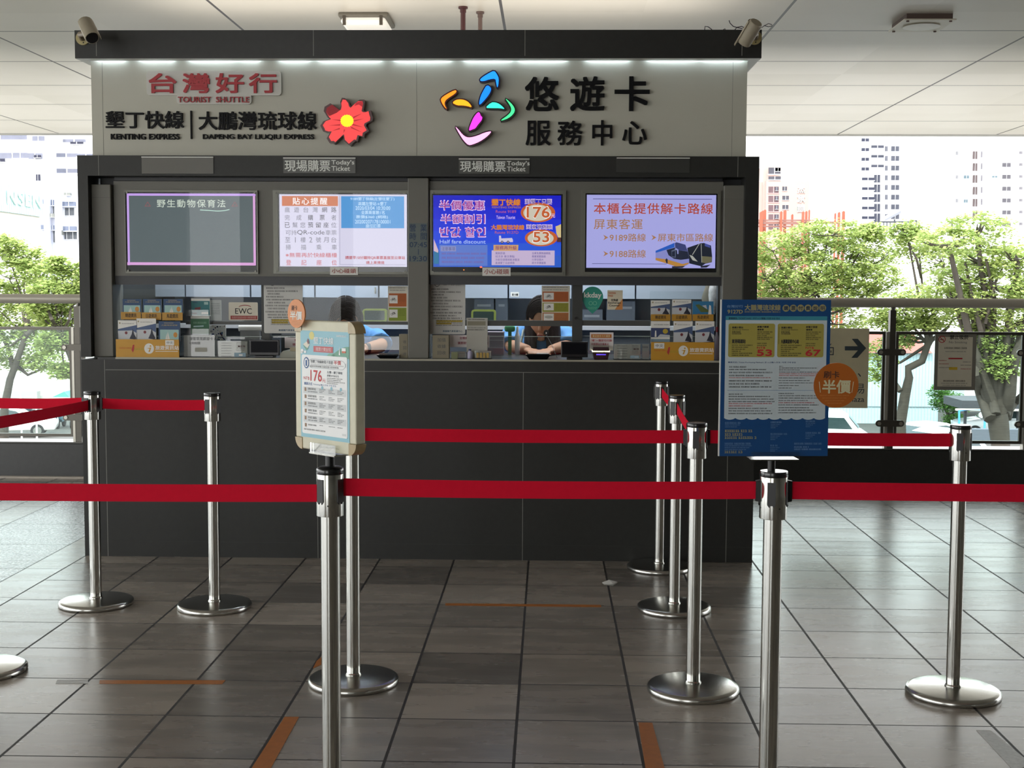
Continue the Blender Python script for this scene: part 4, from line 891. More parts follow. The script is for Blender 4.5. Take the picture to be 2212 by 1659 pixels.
def pB(b, r, y):
    for k in range(6): LN(b, r[0] + 8, r[0] + 30, r[1] + 5 + k * 5.6, 1, y, ink_g, k, 9); LN(b, r[0] + 40, r[2] - 6, r[1] + 4 + k * 3.3, 1, y, ink_g, k + 9, 9)
    TX(b, '關於我', r[0] + 44, r[1] + 10, r[2] - 5, r[1] + 14, y, M('brown_ink', '#5a3a3a', .7), bold=.02); Q(b, r[0] + 36, r[1] + 26, r[2] - 4, r[3] - 3, y, M('pale_blue_print', '#93aebc', .6)); Q(b, r[0] + 46, r[1] + 29, r[0] + 54, r[3] - 5, y - .0003, paper)
holder('clear holder with white ticket forms left of the left black customer display', (470, 736, 535, 774), .235, M('form_paper', '#c4c4bc', .6), pB)
holder('clear holder with white ticket forms left of the right brochure rack', (1325, 742, 1385, 777), .235, M('form_paper'), pB)
holder('clear holder with a grey folded card wedged against the right brochure rack', (1386, 742, 1404, 777), .235, M('grey_card'), lambda b, r, y: LN(b, r[0] + 2, r[2] - 2, r[1] + 8, 3, y, ink_g, 1, 5))
def pC(b, r, y):
    yl_ = M('card_amber', '#b89a50', .6); n = 4
    for k in range(n): Q(b, r[0] + 4 + k * (r[2] - r[0] - 8) / n, r[1] + 5, r[0] + 2 + (k + 1) * (r[2] - r[0] - 8) / n, r[3] - 4, y, yl_)
holder('small clear holder with amber cards left of the black coin tray, right bay', (1025, 757, 1062, 777), .235, M('form_paper'), pC)
holder('small clear holder with grey green cards beside the beige box, right bay', (973, 758, 1007, 777), .235, M('sage_card', '#8f9c94', .6), lambda b, r, y: (Q(b, r[0] + 2, r[1] + 3, r[0] + 16, r[3] - 2, y, M('olive_print', '#7f8460', .6)), LN(b, r[0] + 19, r[2] - 3, r[1] + 5, 1.4, y, ink_g, 2, 5)))
def bottle(label, px0, px1, py0, Y, body, cap):
    x0, x1 = KX(px0, 760, Y), KX(px1, 760, Y); r = (x1 - x0) / 2; h = KZ(px0, py0, Y) - zc
    t = thing('bottle', label, 'bottle', ((x0 + x1) / 2, Y, zc)); c = ((x0 + x1) / 2, Y, zc)
    b = MB(); b.lathe([(r * .9, 0), (r, .004), (r, h * .66), (r * .5, h * .8), (r * .45, h * .84)], body, 16, c); b.build('body', t)
    b = MB(); b.lathe([(r * .5, h * .84), (r * .5, h * .97), (r * .4, h)], cap, 14, c); b.build('cap', t)
bottle('small white and navy bottle between two card holders, right bay', 1009, 1021, 754, .25, M('bottle_lilac', '#b9b6d0', .3), M('cap_navy', '#3a3f6a', .4))
bottle('tall clear bottle with a red band right of the right brochure rack', 1543, 1553, 706, .28, M('bottle_mauve', '#a8a0b4', .25), M('cap_red', '#a02a3a', .4))
def bdisplay(label, r, Y):
    t = thing('customer_display', label, 'screen', (KX((r[0] + r[2]) / 2, r[3], Y), Y + .04, zc)); x0, x1, z0, z1 = rect(*r, Y); z0 = zc
    b = MB(); b.box(x0, x1, Y, Y + .022, z0 + .012, z1, M('display_black', '#0b0d12', .3), .003); b.build('panel', t)
    b = MB(); b.quad(x0 + .008, x1 - .008, z0 + .028, z1 - .008, Y - .0004, M('display_glass', '#080a12', .4, spec=.12)); b.build('glass', t)
    b = MB(); b.box(x0 + .03, x1 - .03, Y - .01, Y + .07, z0, z0 + .012, M('display_black'), .002); b.build('foot', t)
bdisplay('black customer display standing on the counter in the left bay', (539, 734, 603, 775), .225)
bdisplay('black customer display standing on the counter in front of the right mullion', (1212, 738, 1270, 779), .225)
t = thing('slip_printer', 'small pale slip printer with paper beside the left black customer display', 'printer', (KX(625, 775, .235), .275, zc))
b = MB(); x0, x1, z0, z1 = rect(604, 758, 646, 774, .235); b.prism([(x0, zc), (x1, zc), (x1 - .004, z1 - .004), (x0 + .02, z1), (x0 + .004, z1 - .014)], .235, .44, M('printer_sage', '#a3a597', .5)); b.build('housing', t)
b = MB(); b.box(x0 + .05, x1 - .008, .265, .267, z1 - .006, z1 + .018, M('slip_paper', '#b8ae94', .7)); b.build('paper_slip', t)
for lab, r in (('tall narrow beige box with handwriting at the left end of the right bay', (934, 724, 970, 776)), ('tall narrow beige box with handwriting against the middle pillar, left bay', (862, 722, 881, 776))):
    b = MB(); x0, x1, z0, z1 = rect(*r, .245); b.box(x0, x1, .245, .315, zc, z1, M('beige_card', '#8f8874', .7), .002)
    if r[0] > 900:
        for k, s in enumerate(('加值', '收據', '回收')): TX(b, s, 945, 730 + 14 * k, 963, 738 + 14 * k, .2444, ink_g)
    else:
        for k, s in enumerate(('收', '回', '收')): TX(b, s, 871, 735 + 13 * k, 878, 742 + 13 * k, .2444, ink_g)
    tag(b.build('card_box'), lab, 'box')
def tray(label, r, Y, white_thing=None):
    x0, x1, z0, z1 = rect(*r, Y); z0 = zc; h = z1 - z0; b = MB(); d = .09
    o = [(x0, Y, z0 + h), (x1, Y, z0 + h), (x1, Y + d, z0 + h), (x0, Y + d, z0 + h)]; i_ = [(x0 + .02, Y + .012, z0), (x1 - .02, Y + .012, z0), (x1 - .02, Y + d - .012, z0), (x0 + .02, Y + d - .012, z0)]
    inn = [(x0 + .008, Y + .005, z0 + h), (x1 - .008, Y + .005, z0 + h), (x1 - .008, Y + d - .005, z0 + h), (x0 + .008, Y + d - .005, z0 + h)]; fl = [(p[0], p[1], z0 + .004) for p in i_]
    b.add(o + i_ + inn + fl, [(0, 4, 5, 1), (1, 5, 6, 2), (2, 6, 7, 3), (3, 7, 4, 0), (4, 7, 6, 5), (8, 9, 13, 12), (9, 10, 14, 13), (10, 11, 15, 14), (11, 8, 12, 15), (12, 13, 14, 15), (0, 1, 9, 8), (1, 2, 10, 9), (2, 3, 11, 10), (3, 0, 8, 11)], M('tray_black', '#101216', .15, coat=.6))
    tag(b.build('coin_tray'), label, 'tray')
tray('black coin tray on the counter in the left bay, below the blue sleeved arm', (812, 767, 862, 776), .205)
tray('black coin tray on the counter in front of the clerk with long hair', (1135, 766, 1190, 778), .205)
b = MB(); x0, x1, z0, z1 = rect(1157, 763, 1187, 777, .32); b.box(x0, x1, .31, .37, zc, z1, M('reader_ivory', '#d9d6cc', .4), .012); tag(b.build('card_reader'), 'rounded ivory card reader behind the right black coin tray', 'reader')
# sensor payment terminal with sign
t = thing('payment_terminal', 'payment terminal with lit strip and an orange headed sign right of the right black display', 'terminal', (KX(1300, 777, .235), .275, zc))
b = MB(); x0, x1, z0, z1 = rect(1280, 748, 1317, 777, .235); b.prism([(x0 + .01, zc), (x1 - .01, zc), (x1, z1 - .03), (x1 - .006, z1), (x0 + .006, z1), (x0, z1 - .03)], .235, .42, M('terminal_maroon', '#3a2228', .245)); b.box(x0 + .004, x1 - .004, .233, .24, z1 - .004, z1 + .004, M('terminal_grey', '#8a8478', .4)); b.build('body', t)
b = MB(); zl = KZ(1298, 759.5, .231); b.box(x0 - .001, x1 + .001, .334, .235, zl - .003, zl + .004, M('lit_strip', '#f4f6d8', .4, emit=1.6, ecol='#f0f4d0')); b.build('light_strip', t)
b = MB(); zl = KZ(1298, 766, .231); b.box(x0 + .02, x1 - .02, .335, .235, zl - .003, zl + .003, M('violet_led', '#5040d0', .4, emit=1.2, ecol='#6a50f0')); b.build('status_lamp', t)
b = MB(); R(b, 1274, 718, 1325, 757, .325, M('note_paper'), .002); y = .3244; Q(b, 1277, 722, 1321, 730, y, M('orange_head', '#c8762c', .6)); TX(b, '歡迎使用卡片購票', 1280, 723.5, 1318, 728.5, y - .0003, M('cream_ink', '#e8d8a8', .6), bold=.01); TX(b, '“嗶”一聲即可付款', 1276, 733, 1322, 738, y, red_ink, bold=.012); TX(b, '付款請出示乘車卡', 1277, 741, 1315, 746, y, red_ink, bold=.01)
x0, x1, z0, z1 = rect(1290, 755, 1310, 777, .325); b.box(x0, x1, .327, .331, zc, z1, clear); b.build('sign', t)

# ------------------------------------------------------------------ inside the booth
cabm = M('cabinet_blue_grey', '#aab4c2', .45, var=.03); Yc = 1.33
zb = KZ(700, 641, Yc)
edges = [235, 400, 541, 680, 818, 958, 1098, 1236, 1373, 1525]
poss = ['above the left brochure rack', 'behind the card with black capitals', 'behind the left announcement sheet', 'above the bowed clerk in the left bay', 'behind the middle pillar', 'behind the right announcement sheet', 'above the clerk with long hair', 'behind the teal drop sticker', 'above the right brochure rack']
for k in range(9):
    x0, x1 = KX(edges[k], 630, Yc), KX(edges[k + 1], 630, Yc)
    t = thing('wall_cabinet', 'blue grey wall cabinet inside the booth, ' + poss[k], 'cabinet', ((x0 + x1) / 2, YI, zb))
    b = MB(); b.box(x0 + .004, x1 - .004, Yc + .02, YI, zb, zb + .5, M('cabinet_carcass', '#7f8894', .5)); b.build('body', t)
    b = MB(); b.box(x0 + .005, x1 - .005, Yc, Yc + .018, zb - .004, zb + .5, cabm); d = b.build('door', t)
    if k == 6: b = MB(); R(b, 1103, 631, 1121, 641, Yc - .001, paper, .001); TX(b, '刷卡機', 1106, 634, 1119, 639, Yc - .0016, ink, bold=.02); b.build('label', d)
    if k == 3: b = MB(); b.tube([(x1 - .02, Yc - .012, zb + .02), (x1 - .02, Yc - .012, zb + .06)], .005, steel, 8); b.build('handle', d)
# back counter and hutch panels
wtop = M('worktop_white', '#c9ccd0', .4); pan = M('hutch_panel', '#8d949e', .5, var=.03)
b = MB(); b.box(kx0 + .08, kx1 - .08, 1.3, YI - .005, .02, 1.20, M('base_grey', '#5c626b', .5)); b.box(kx0 + .08, kx1 - .08, 1.27, YI - .005, 1.20, 1.225, wtop); tag(b.build('back_counter'), 'long back counter with a white worktop along the rear wall of the booth', 'counter')
for lab, px0, px1, py0 in (('pale hutch panel with a slot behind the right green rimmed clock', 1024, 1067, 645), ('pale hutch panel left of the clerk with long hair', 1070, 1097, 645), ('pale storage box behind the exchange counter sticker', 1310, 1372, 650), ('pale storage box behind the teal drop sticker', 1255, 1302, 668)):
    b = MB(); x0, x1, z0, z1 = rect(px0, py0, px1, 700, 1.47); b.box(x0, x1, 1.47, 1.65, 1.225, z1, pan, .004); b.box(x0 + .02, x1 - .02, 1.468, 1.475, z1 - .05, z1 - .035, wtop); tag(b.build('storage_box'), lab, 'box')
rim_g = M('clock_green', '#7f8a3c', .5)
for lab, r in (('green rimmed desk clock behind the snap frame poster, left bay', (783, 667, 835, 696)), ('green rimmed desk clock behind the white paper stand, right bay', (1018, 669, 1071, 699))):
    Y = 1.29; t = thing('desk_clock', lab, 'clock', (KX((r[0] + r[2]) / 2, r[3], Y), Y + .03, 1.225))
    x0, x1, z0, z1 = rect(*r, Y); b = MB(); b.prism(rrect(x0, x1, z0, z1, .018), Y, Y + .05, rim_g); b.build('case', t)
    b = MB(); b.prism(rrect(x0 + .012, x1 - .012, z0 + .013, z1 - .011, .006), Y - .0008, Y + .001, M('clock_face', '#2f3d38', .15)); b.build('face', t)
    b = MB(); b.box(x0 + .02, x1 - .02, Y + .003, Y + .05, 1.225, z0 + .004, M('clock_stand', '#3c3f40', .5)); b.build('stand', t)
b = MB(); x0, x1, z0, z1 = rect(1008, 687, 1053, 716, .315); b.box(x0, x1, .315, .33, zc, z1, M('stand_ivory', '#b8b6ac', .5)); y = .3144
LN(b, 1011, 1048, 690, 2, y, ink, 3, 8); Q(b, 1010, 694, 1049, 703, y, M('stand_strip', '#8b8672', .5)); LN(b, 1010, 1050, 708, 1.6, y, ink_g, 4, 8); LN(b, 1010, 1046, 712.5, 2, y, ink, 5, 8)
tag(b.build('paper_stand'), 'white printed paper stand right of the right announcement sheet', 'stand')
b = MB(); x0, x1, z0, z1 = rect(1052, 717, 1088, 768, .62); b.box(x0, x1, .6, .74, zc, z1, M('drawer_mauve', '#8d838d', .5))
for k in range(3): b.box(x0 - .001, x1 + .001, .597, .602, zc + (z1 - zc) * (k + 1) / 3 - .004, zc + (z1 - zc) * (k + 1) / 3, M('drawer_edge', '#b9b4bb', .5))
tag(b.build('drawer_unit'), 'small mauve desk drawer unit behind the crimson note', 'drawers')
b = MB(); x0, x1, z0, z1 = rect(1090, 703, 1113, 716, .70); b.box(x0, x1, .66, .72, z1 - .035, z1, M('tissue_green', '#3f8a5c', .5), .012)
b.box((x0 + x1) / 2 - .01, (x0 + x1) / 2 + .01, .69, .70, zc, z1 - .03, M('tissue_green')); tag(b.build('tape_dispenser'), 'green dispenser beside the white bottle, left of the long haired clerk', 'dispenser')
bottle('small white pump bottle beside the green dispenser', 1112, 1123, 705, .70, M('bottle_white', '#d6d8da', .3), M('cap_white', '#e6e6e6', .4))
b = MB(); r_ = random.Random(4)
bm = bmesh.new(); bmesh.ops.create_icosphere(bm, subdivisions=3, radius=1)
q = onY(1534, 655, 1.1)
for v in bm.verts: v.co = Vector((q.x + v.co.x * .045 * (1 + .2 * sin(v.co.z * 5)), 1.1 + v.co.y * .04, q.z + v.co.z * .14 + .01 * sin(v.co.x * 9)))
b.bm(bm, M('bag_taupe', '#6b665a', .8, bump=.4, bs=30), True); b.tube([(q.x, 1.1, q.z + .12), (q.x + .01, 1.1, q.z + .3)], .004, ink)
tag(b.build('hanging_bag'), 'taupe bag hanging inside the booth above the right brochure rack', 'bag')
b = MB(); q = onY(1545, 640, 1.0); bm = bmesh.new(); bmesh.ops.create_icosphere(bm, subdivisions=3, radius=1)
for v in bm.verts: v.co = Vector((q.x + v.co.x * .04, 1.0 + v.co.y * .03, q.z + v.co.z * .10 + .012 * sin(v.co.x * 12)))
b.bm(bm, M('bag_mono', '#b0b0b0', .7, var=.95, vs=30), True); b.tube([(q.x, 1.0, q.z + .08), (q.x - .005, 1.0, q.z + .3)], .004, ink)
tag(b.build('hanging_bag'), 'black and white patterned bag hanging beside the right pillar inside the booth', 'bag')
b = MB(); r_ = random.Random(9)
x0, x1, z0, z1 = rect(452, 702, 488, 740, .5); b.box(x0, x1, .5, .504, zc, z1, paper)
cols = ['#2a3a6a', '#c8c4c0', '#5a2a30', '#8a8a98', '#1a1c28', '#d8d0c4', '#4a6a8a']
for k in range(46):
    px, pz = r_.uniform(x0, x1 - .01), r_.uniform(z0 + .01, z1 - .008); s_ = r_.uniform(.004, .012); b.quad(px, min(x1, px + s_), pz, min(z1, pz + s_), .4996 - k * .00001, M('mag' + cols[k % 7][1:], cols[k % 7], .5))
tag(b.build('magazine'), 'photo covered magazine standing behind the clear ticket forms, left bay', 'magazine')
b = MB(); b.tube([(KX(516, 709, .6), .6, KZ(516, 709, .6)), (KX(566, 709, .6), .6, KZ(566, 709, .6))], .017, paper, 14); b.box(KX(520, 709, .6), KX(562, 709, .6), .585, .615, zc, KZ(516, 709, .6) - .012, M('desk_shelf')); tag(b.build('paper_roll'), 'white paper roll on a rest behind the card with black capitals', 'roll')

t = thing('desk_monitor', 'dark computer monitor behind the slip printer in the left bay', 'monitor', (KX(655, 762, .62), .62, zc)); b = MB(); x0, x1, z0, z1 = rect(607, 722, 700, 764, .6); b.box(x0, x1, .6, .63, z0, z1, M('monitor_grey', '#3a3c40', .4), .004); b.build('screen_panel', t)
b = MB(); b.box((x0 + x1) / 2 - .03, (x0 + x1) / 2 + .03, .615, .64, zc, z0 + .02, M('monitor_grey')); b.box((x0 + x1) / 2 - .08, (x0 + x1) / 2 + .08, .58, .70, zc, zc + .008, M('monitor_grey')); b.build('stand', t)
b = MB(); q = onY(1180, 718, YG + .029); b.tube([(q.x, q.y - .014, q.z), (q.x, q.y, q.z)], .0145, black, 18); b.disc(q.x, q.z - .003, .0035, .005, q.y - .0145, paper, 10)
b.tube([(q.x, q.y - .006, q.z - .012), onY(1192, 745, q.y - .004), onY(1204, 774, q.y - .004)], .0012, M('cord_grey', '#8f949c', .5), 5)
tag(b.build('intercom_knob'), 'round black intercom knob with a thin cord before the long haired clerk', 'intercom')
# ------------------------------------------------------------------ the two clerks
skin_m = M('skin', '#b98a6c', .55, var=.06, vs=40)
hair_m = M('dark_brown_hair', '#2c2422', .75, spec=.25, var=.6, vs=90, stretch=(1, 1, .1), bump=.5, bs=120)
shirt_m = M('light_blue_shirt', '#5f9ad6', .75, var=.12, vs=22)
navy_m = M('navy_cloth', '#20284f', .8, var=.15, vs=20)
trs_m = M('dark_trousers', '#22242a', .8)
def ell(b, c, r, mat, rot=None, sub=3, fn=None):
    bm = bmesh.new(); bmesh.ops.create_icosphere(bm, subdivisions=sub, radius=1)
    for v in bm.verts:
        p = Vector(v.co)
        if fn: p = fn(p)
        p = Vector((p.x * r[0], p.y * r[1], p.z * r[2]))
        if rot: p = rot @ p
        v.co = p + Vector(c)
    return b.bm(bm, mat, True)
def remesh(o, vox, it=3):
    md = o.modifiers.new('r', 'REMESH'); md.mode = 'VOXEL'; md.voxel_size = vox; md.use_smooth_shade = True
    ms = o.modifiers.new('s', 'SMOOTH'); ms.iterations = it; ms.factor = .5
    bpy.context.view_layer.update()
    me = bpy.data.meshes.new_from_object(o.evaluated_get(bpy.context.evaluated_depsgraph_get()))
    o.modifiers.clear(); old = o.data; mats = list(old.materials); o.data = me
    me.materials.clear()
    for m_ in mats: me.materials.append(m_)
    me.polygons.foreach_set('use_smooth', [True] * len(me.polygons)); bpy.data.meshes.remove(old)
def hand(b, wr, dr, up, side, L=.17):
    """palm, four bent fingers of unequal length and a thumb from the side of the palm"""
    d = Vector(dr).normalized(); u = Vector(up).normalized(); s = d.cross(u).normalized() * side
    wr = Vector(wr); pc = wr + d * .045
    rot = Matrix((s, d, u)).transposed()
    ell(b, pc, (.038, .05, .014), skin_m, rot, 2)
    for k, (o, l) in enumerate(((-.028, .068), (-.009, .078), (.010, .074), (.028, .058))):
        p0 = wr + d * .08 + s * o
        pts = [p0, p0 + d * l * .45 + u * .004, p0 + d * l * .8 - u * .008, p0 + d * l - u * .022]
        b.tube(pts, [.0092, .0085, .0078, .006], skin_m, 8)
    p0 = wr + d * .03 - s * .032
    b.tube([p0, p0 + d * .03 - s * .02 - u * .004, p0 + d * .055 - s * .024 - u * .012], [.011, .0098, .007], skin_m, 8)
def person(label, x, yt, zs, head, tilt, turn, arms, hairstyle, seat):
    """x, yt: torso axis; zs: shoulder height; head: centre of the head; arms: [(elbow, wrist)] left and right of the photo"""
    t = thing('person', label, 'person', (x, yt + .05, seat))
    HR = Matrix.Rotation(turn, 3, 'Z') @ Matrix.Rotation(tilt, 3, 'X')
    hc = Vector(head); hp = lambda a, c, e: hc + HR @ Vector((a, c, e))
    b = MB()
    def face(p):
        q = p.copy()
        if p.z < 0: k = -p.z; q.x *= 1 - .30 * k * k; q.y = p.y * (1 - .10 * k) - (.10 * k if p.y < 0 else -.18 * k * 0)
        if p.y < 0 and abs(p.z) < .25 and .12 < abs(p.x) < .6: q.y += .055
        if p.y > 0 and p.z < -.2: q.y *= .82
        return q
    ell(b, hc, (.073, .093, .115), skin_m, HR, 4, face)
    b.tube([hp(0, -.088, .018), hp(0, -.104, -.012), hp(0, -.108, -.024)], [.008, .011, .013], skin_m, 10); ell(b, hp(0, -.070, -.092), (.026, .016, .015), skin_m, HR, 2)
    for s in (-1, 1): ell(b, hp(s * .074, .008, -.008), (.010, .018, .030), skin_m, HR, 2)
    for z_, w_ in ((-.055, .024), (-.063, .021)): ell(b, hp(0, -.092, z_), (w_, .008, .0055), skin_m, HR, 2)
    nb = Vector((x, yt - .01, zs + .03))
    b.tube([nb - Vector((0, 0, .06)), nb, hp(0, .02, -.06)], [.062, .05, .048], skin_m, 14)
    # torso and legs
    for z_, rx, ry in ((seat + .09, .165, .12), (seat + .20, .145, .11), (seat + .33, .15, .11), (zs - .10, .165, .115), (zs - .03, .15, .085)):
        ell(b, (x, yt + .02 * (zs - z_), z_), (rx, ry, .11), skin_m, None, 3)
    sh = [Vector((x - .155, yt, zs - .02)), Vector((x + .155, yt, zs - .02))]
    for s, (el, wr) in zip(sh, arms):
        el, wr = Vector(el), Vector(wr)
        b.tube([s, s.lerp(el, .5), el], [.052, .046, .038], skin_m, 12); b.tube([el, el.lerp(wr, .35), wr], [.040, .038, .026], skin_m, 12)
        ell(b, s, (.058, .06, .055), skin_m, None, 2)
        hand(b, wr, (wr - el).normalized() * 1 + Vector((0, -.25, -.08)), (0, 0, 1), 1 if s.x < x else -1)
    kz = seat + .075
    for s in (-1, 1):
        hip, kn, an = Vector((x + s * .09, yt + .06, kz + .01)), Vector((x + s * .10, yt - .34, kz)), Vector((x + s * .10, yt - .30, kz - .43))
        b.tube([hip, hip.lerp(kn, .5), kn], [.085, .074, .055], skin_m, 12); b.tube([kn, kn.lerp(an, .35), an], [.054, .052, .036], skin_m, 12)
        ell(b, an + Vector((0, -.07, -.03)), (.045, .12, .035), skin_m, None, 2)
    body = b.build('body', t); remesh(body, .0065, 2)
    # clothing
    b = MB()
    for z_, rx, ry in ((seat + .16, .175, .135), (seat + .26, .158, .125), (seat + .36, .162, .125), (zs - .10, .178, .128), (zs - .03, .160, .096)):
        ell(b, (x, yt + .02 * (zs - z_), z_), (rx, ry, .11), shirt_m, None, 3)
    for s, (el, wr) in zip(sh, arms):
        el = Vector(el); e2 = s.lerp(el, .86)
        b.tube([s + (x - s.x) * Vector((.25, 0, 0)), s, s.lerp(el, .45), e2], [.06, .066, .064, .072], shirt_m, 14); ell(b, s, (.068, .07, .064), shirt_m, None, 2)
    sho = b.build('shirt', t); remesh(sho, .008, 2)
    b = MB(); b.lathe([(.066, -.03), (.070, .0), (.064, .03), (.058, .03), (.060, 0)], shirt_m, 20, tuple(nb - Vector((0, .006, .022)))); b.build('collar', sho)
    b = MB()
    zf = zs - .02; yf_ = yt - .125
    b.add([(x - .052, yf_ + .05, zf), (x + .052, yf_ + .05, zf), (x + .045, yf_ - .012, zf - .10), (x + .06, yf_ - .016, zf - .24), (x - .06, yf_ - .016, zf - .24), (x - .045, yf_ - .012, zf - .10)], [(0, 5, 2, 1), (5, 4, 3, 2)], navy_m)
    b.build('inner_shirt', sho)
    if hairstyle == 'long': b = MB(); b.tube([(x - .085, yt - .10, zs + .02), (x - .10, yt - .145, zs - .05), (x - .125, yt - .16, zs - .16)], .007, M('lanyard_pale', '#a9b4ae', .6), 6); b.build('lanyard', t)
    b = MB()
    for s in (-1, 1):
        hip, kn, an = Vector((x + s * .09, yt + .06, kz + .01)), Vector((x + s * .10, yt - .34, kz)), Vector((x + s * .10, yt - .30, kz - .40))
        b.tube([hip, hip.lerp(kn, .5), kn], [.094, .084, .066], trs_m, 12); b.tube([kn, an], [.066, .055], trs_m, 12)
    ell(b, (x, yt + .04, kz + .02), (.18, .14, .10), trs_m, None, 3)
    tr = b.build('trousers', t); remesh(tr, .01, 1)
    # face details
    b = MB(); b2 = MB()
    for s in (-1, 1):
        ell(b, hp(s * .030, -.083, .012), (.013, .006, .0065), M('eye_white', '#d8d4cc', .3), HR, 2); ell(b, hp(s * .030, -.088, .011), (.0058, .003, .0058), M('iris_dark', '#1c1412', .2), HR, 2)
        b2.tube([hp(s * .014, -.092, .032), hp(s * .032, -.094, .037), hp(s * .050, -.084, .031)], [.0022, .003, .0015], hair_m, 6)
    b.build('eyes', t); b2.build('eyebrows', t)
    b = MB(); ell(b, hp(0, -.0985, -.0545), (.021, .004, .0042), M('lips', '#8f4f48', .45), HR, 2); ell(b, hp(0, -.0985, -.062), (.018, .004, .0046), M('lips'), HR, 2); b.build('lips', t)
    # hair
    b = MB()
    def cap(p):
        q = p.copy()
        if p.y < -.25 and p.z < .42: q = Vector((p.x * .95, max(p.y, -.30), p.z))
        if p.z < -.1 and hairstyle == 'bob': q.x *= 1.06
        return q
    ell(b, hp(0, .012, .014), (.086, .100, .122), hair_m, HR, 4, cap)
    rr2 = random.Random(2)
    ln = .17 if hairstyle == 'bob' else .36
    for k in range(30):
        a = radians(-62 + 304 * k / 29); ca, sa = cos(a), sin(a)
        top = hp(.066 * ca, .03 + .072 * sa, .05)
        mid = hp(.088 * ca, .03 + .088 * sa, -.03)
        end = mid + Vector((.012 * ca, .02 * sa - .012, -ln * rr2.uniform(.65, .9))) if hairstyle != 'bob' else hp(.082 * ca, .03 + .082 * sa, -.11)
        b.tube([top, mid, mid.lerp(end, .5) + Vector((.006 * rr2.uniform(-1, 1), 0, 0)), end], [.014, .017, .015, .007], hair_m, 8)
    ho = b.build('hair', t); remesh(ho, .005, 1)
    b = MB()
    for k in range(260):
        sd = 1 if k % 2 else -1; ph = radians(rr2.uniform(-58, 86)); t1 = radians(rr2.uniform(84, 104)) if ph > radians(-20) else radians(rr2.uniform(58, 78)); pts = []
        g = rr2.uniform(1.015, 1.05); wob = rr2.uniform(-.05, .05)
        for j in range(7):
            th = radians(1.5) + (t1 - radians(1.5)) * j / 6; p2 = ph + wob * j / 6
            pts.append(hp(.086 * g * sd * sin(th) * cos(p2), .012 + .100 * g * sin(p2), .014 + .122 * g * cos(th) * cos(p2)))
        b.tube(pts, [.0022, .0032, .0034, .0034, .0032, .003, .0018], hair_m, 5)
    b.build('hair_strands', ho)
    return t
def stool(label, x, y, h):
    h -= .03
    t = thing('office_stool', label, 'stool', (x, y, 0)); c = (x, y, 0)
    b = MB(); b.lathe([(0, h - .06), (.17, h - .06), (.19, h - .03), (.18, h - .003), (0, h)], navy_m, 24, c); b.build('seat', t)
    b = MB(); b.lathe([(.025, .05), (.025, h - .058)], darkmetal, 12, c); b.build('post', t)
    b = MB()
    for k in range(5): q = 2 * pi * k / 5 + .3; b.tube([(x, y, .06), (x + .19 * cos(q), y + .19 * sin(q), .03)], [.02, .03], darkmetal, 8)
    b.build('base', t)
    b = MB(); b.tube([(x + .2 * cos(2 * pi * k / 20), y + .2 * sin(2 * pi * k / 20), h - .37) for k in range(21)], .01, steel, 8); b.tube([(x - .2, y, h - .37), (x + .2, y, h - .37)], .008, steel, 8); b.build('foot_ring', t)
ya = .99
xa = KX(1163, 725, ya); za = KZ(1163, 722, ya) + .01
ha = onY(1170, 690, .87)
pa = lambda px, py, Y: tuple(onY(px, py, Y))
person('clerk with long dark hair and open light blue shirt behind the right bay window', xa, ya, za, (ha.x, ha.y, ha.z), radians(24), radians(-6),
       [((KX(1104, 760, .93), .93, 1.115), (KX(1140, 768, .68), .68, 1.108)), ((KX(1226, 760, .93), .93, 1.115), (KX(1190, 768, .68), .68, 1.108))], 'long', za - .60)
stool('navy topped office stool under the clerk with long hair', xa, ya + .06, za - .60)
yb = 1.0; xb = KX(758, 735, yb); zb_ = KZ(758, 735, yb) + .03; hb_ = onY(747, 688, .84)
pb = person('bowed clerk with bobbed dark hair and blue sleeves behind the left bay window', xb, yb, zb_, (hb_.x, hb_.y, hb_.z), radians(50), radians(8),
       [((KX(700, 765, .9), .9, 1.115), (KX(740, 768, .66), .66, 1.108)), ((KX(824, 765, .88), .88, 1.118), (KX(785, 767, .62), .62, 1.108))], 'bob', zb_ - .58)
stool('navy topped office stool under the bowed clerk', xb, yb + .06, zb_ - .58)
b = MB(); wq = Vector((KX(793, 766, .65), .655, 1.108)); b.tube([wq + Vector((-.008, -.004, 0)), wq + Vector((.012, .006, 0))], .032, M('watch_strap', '#1d1f26', .5), 16); b.build('wristwatch', pb)

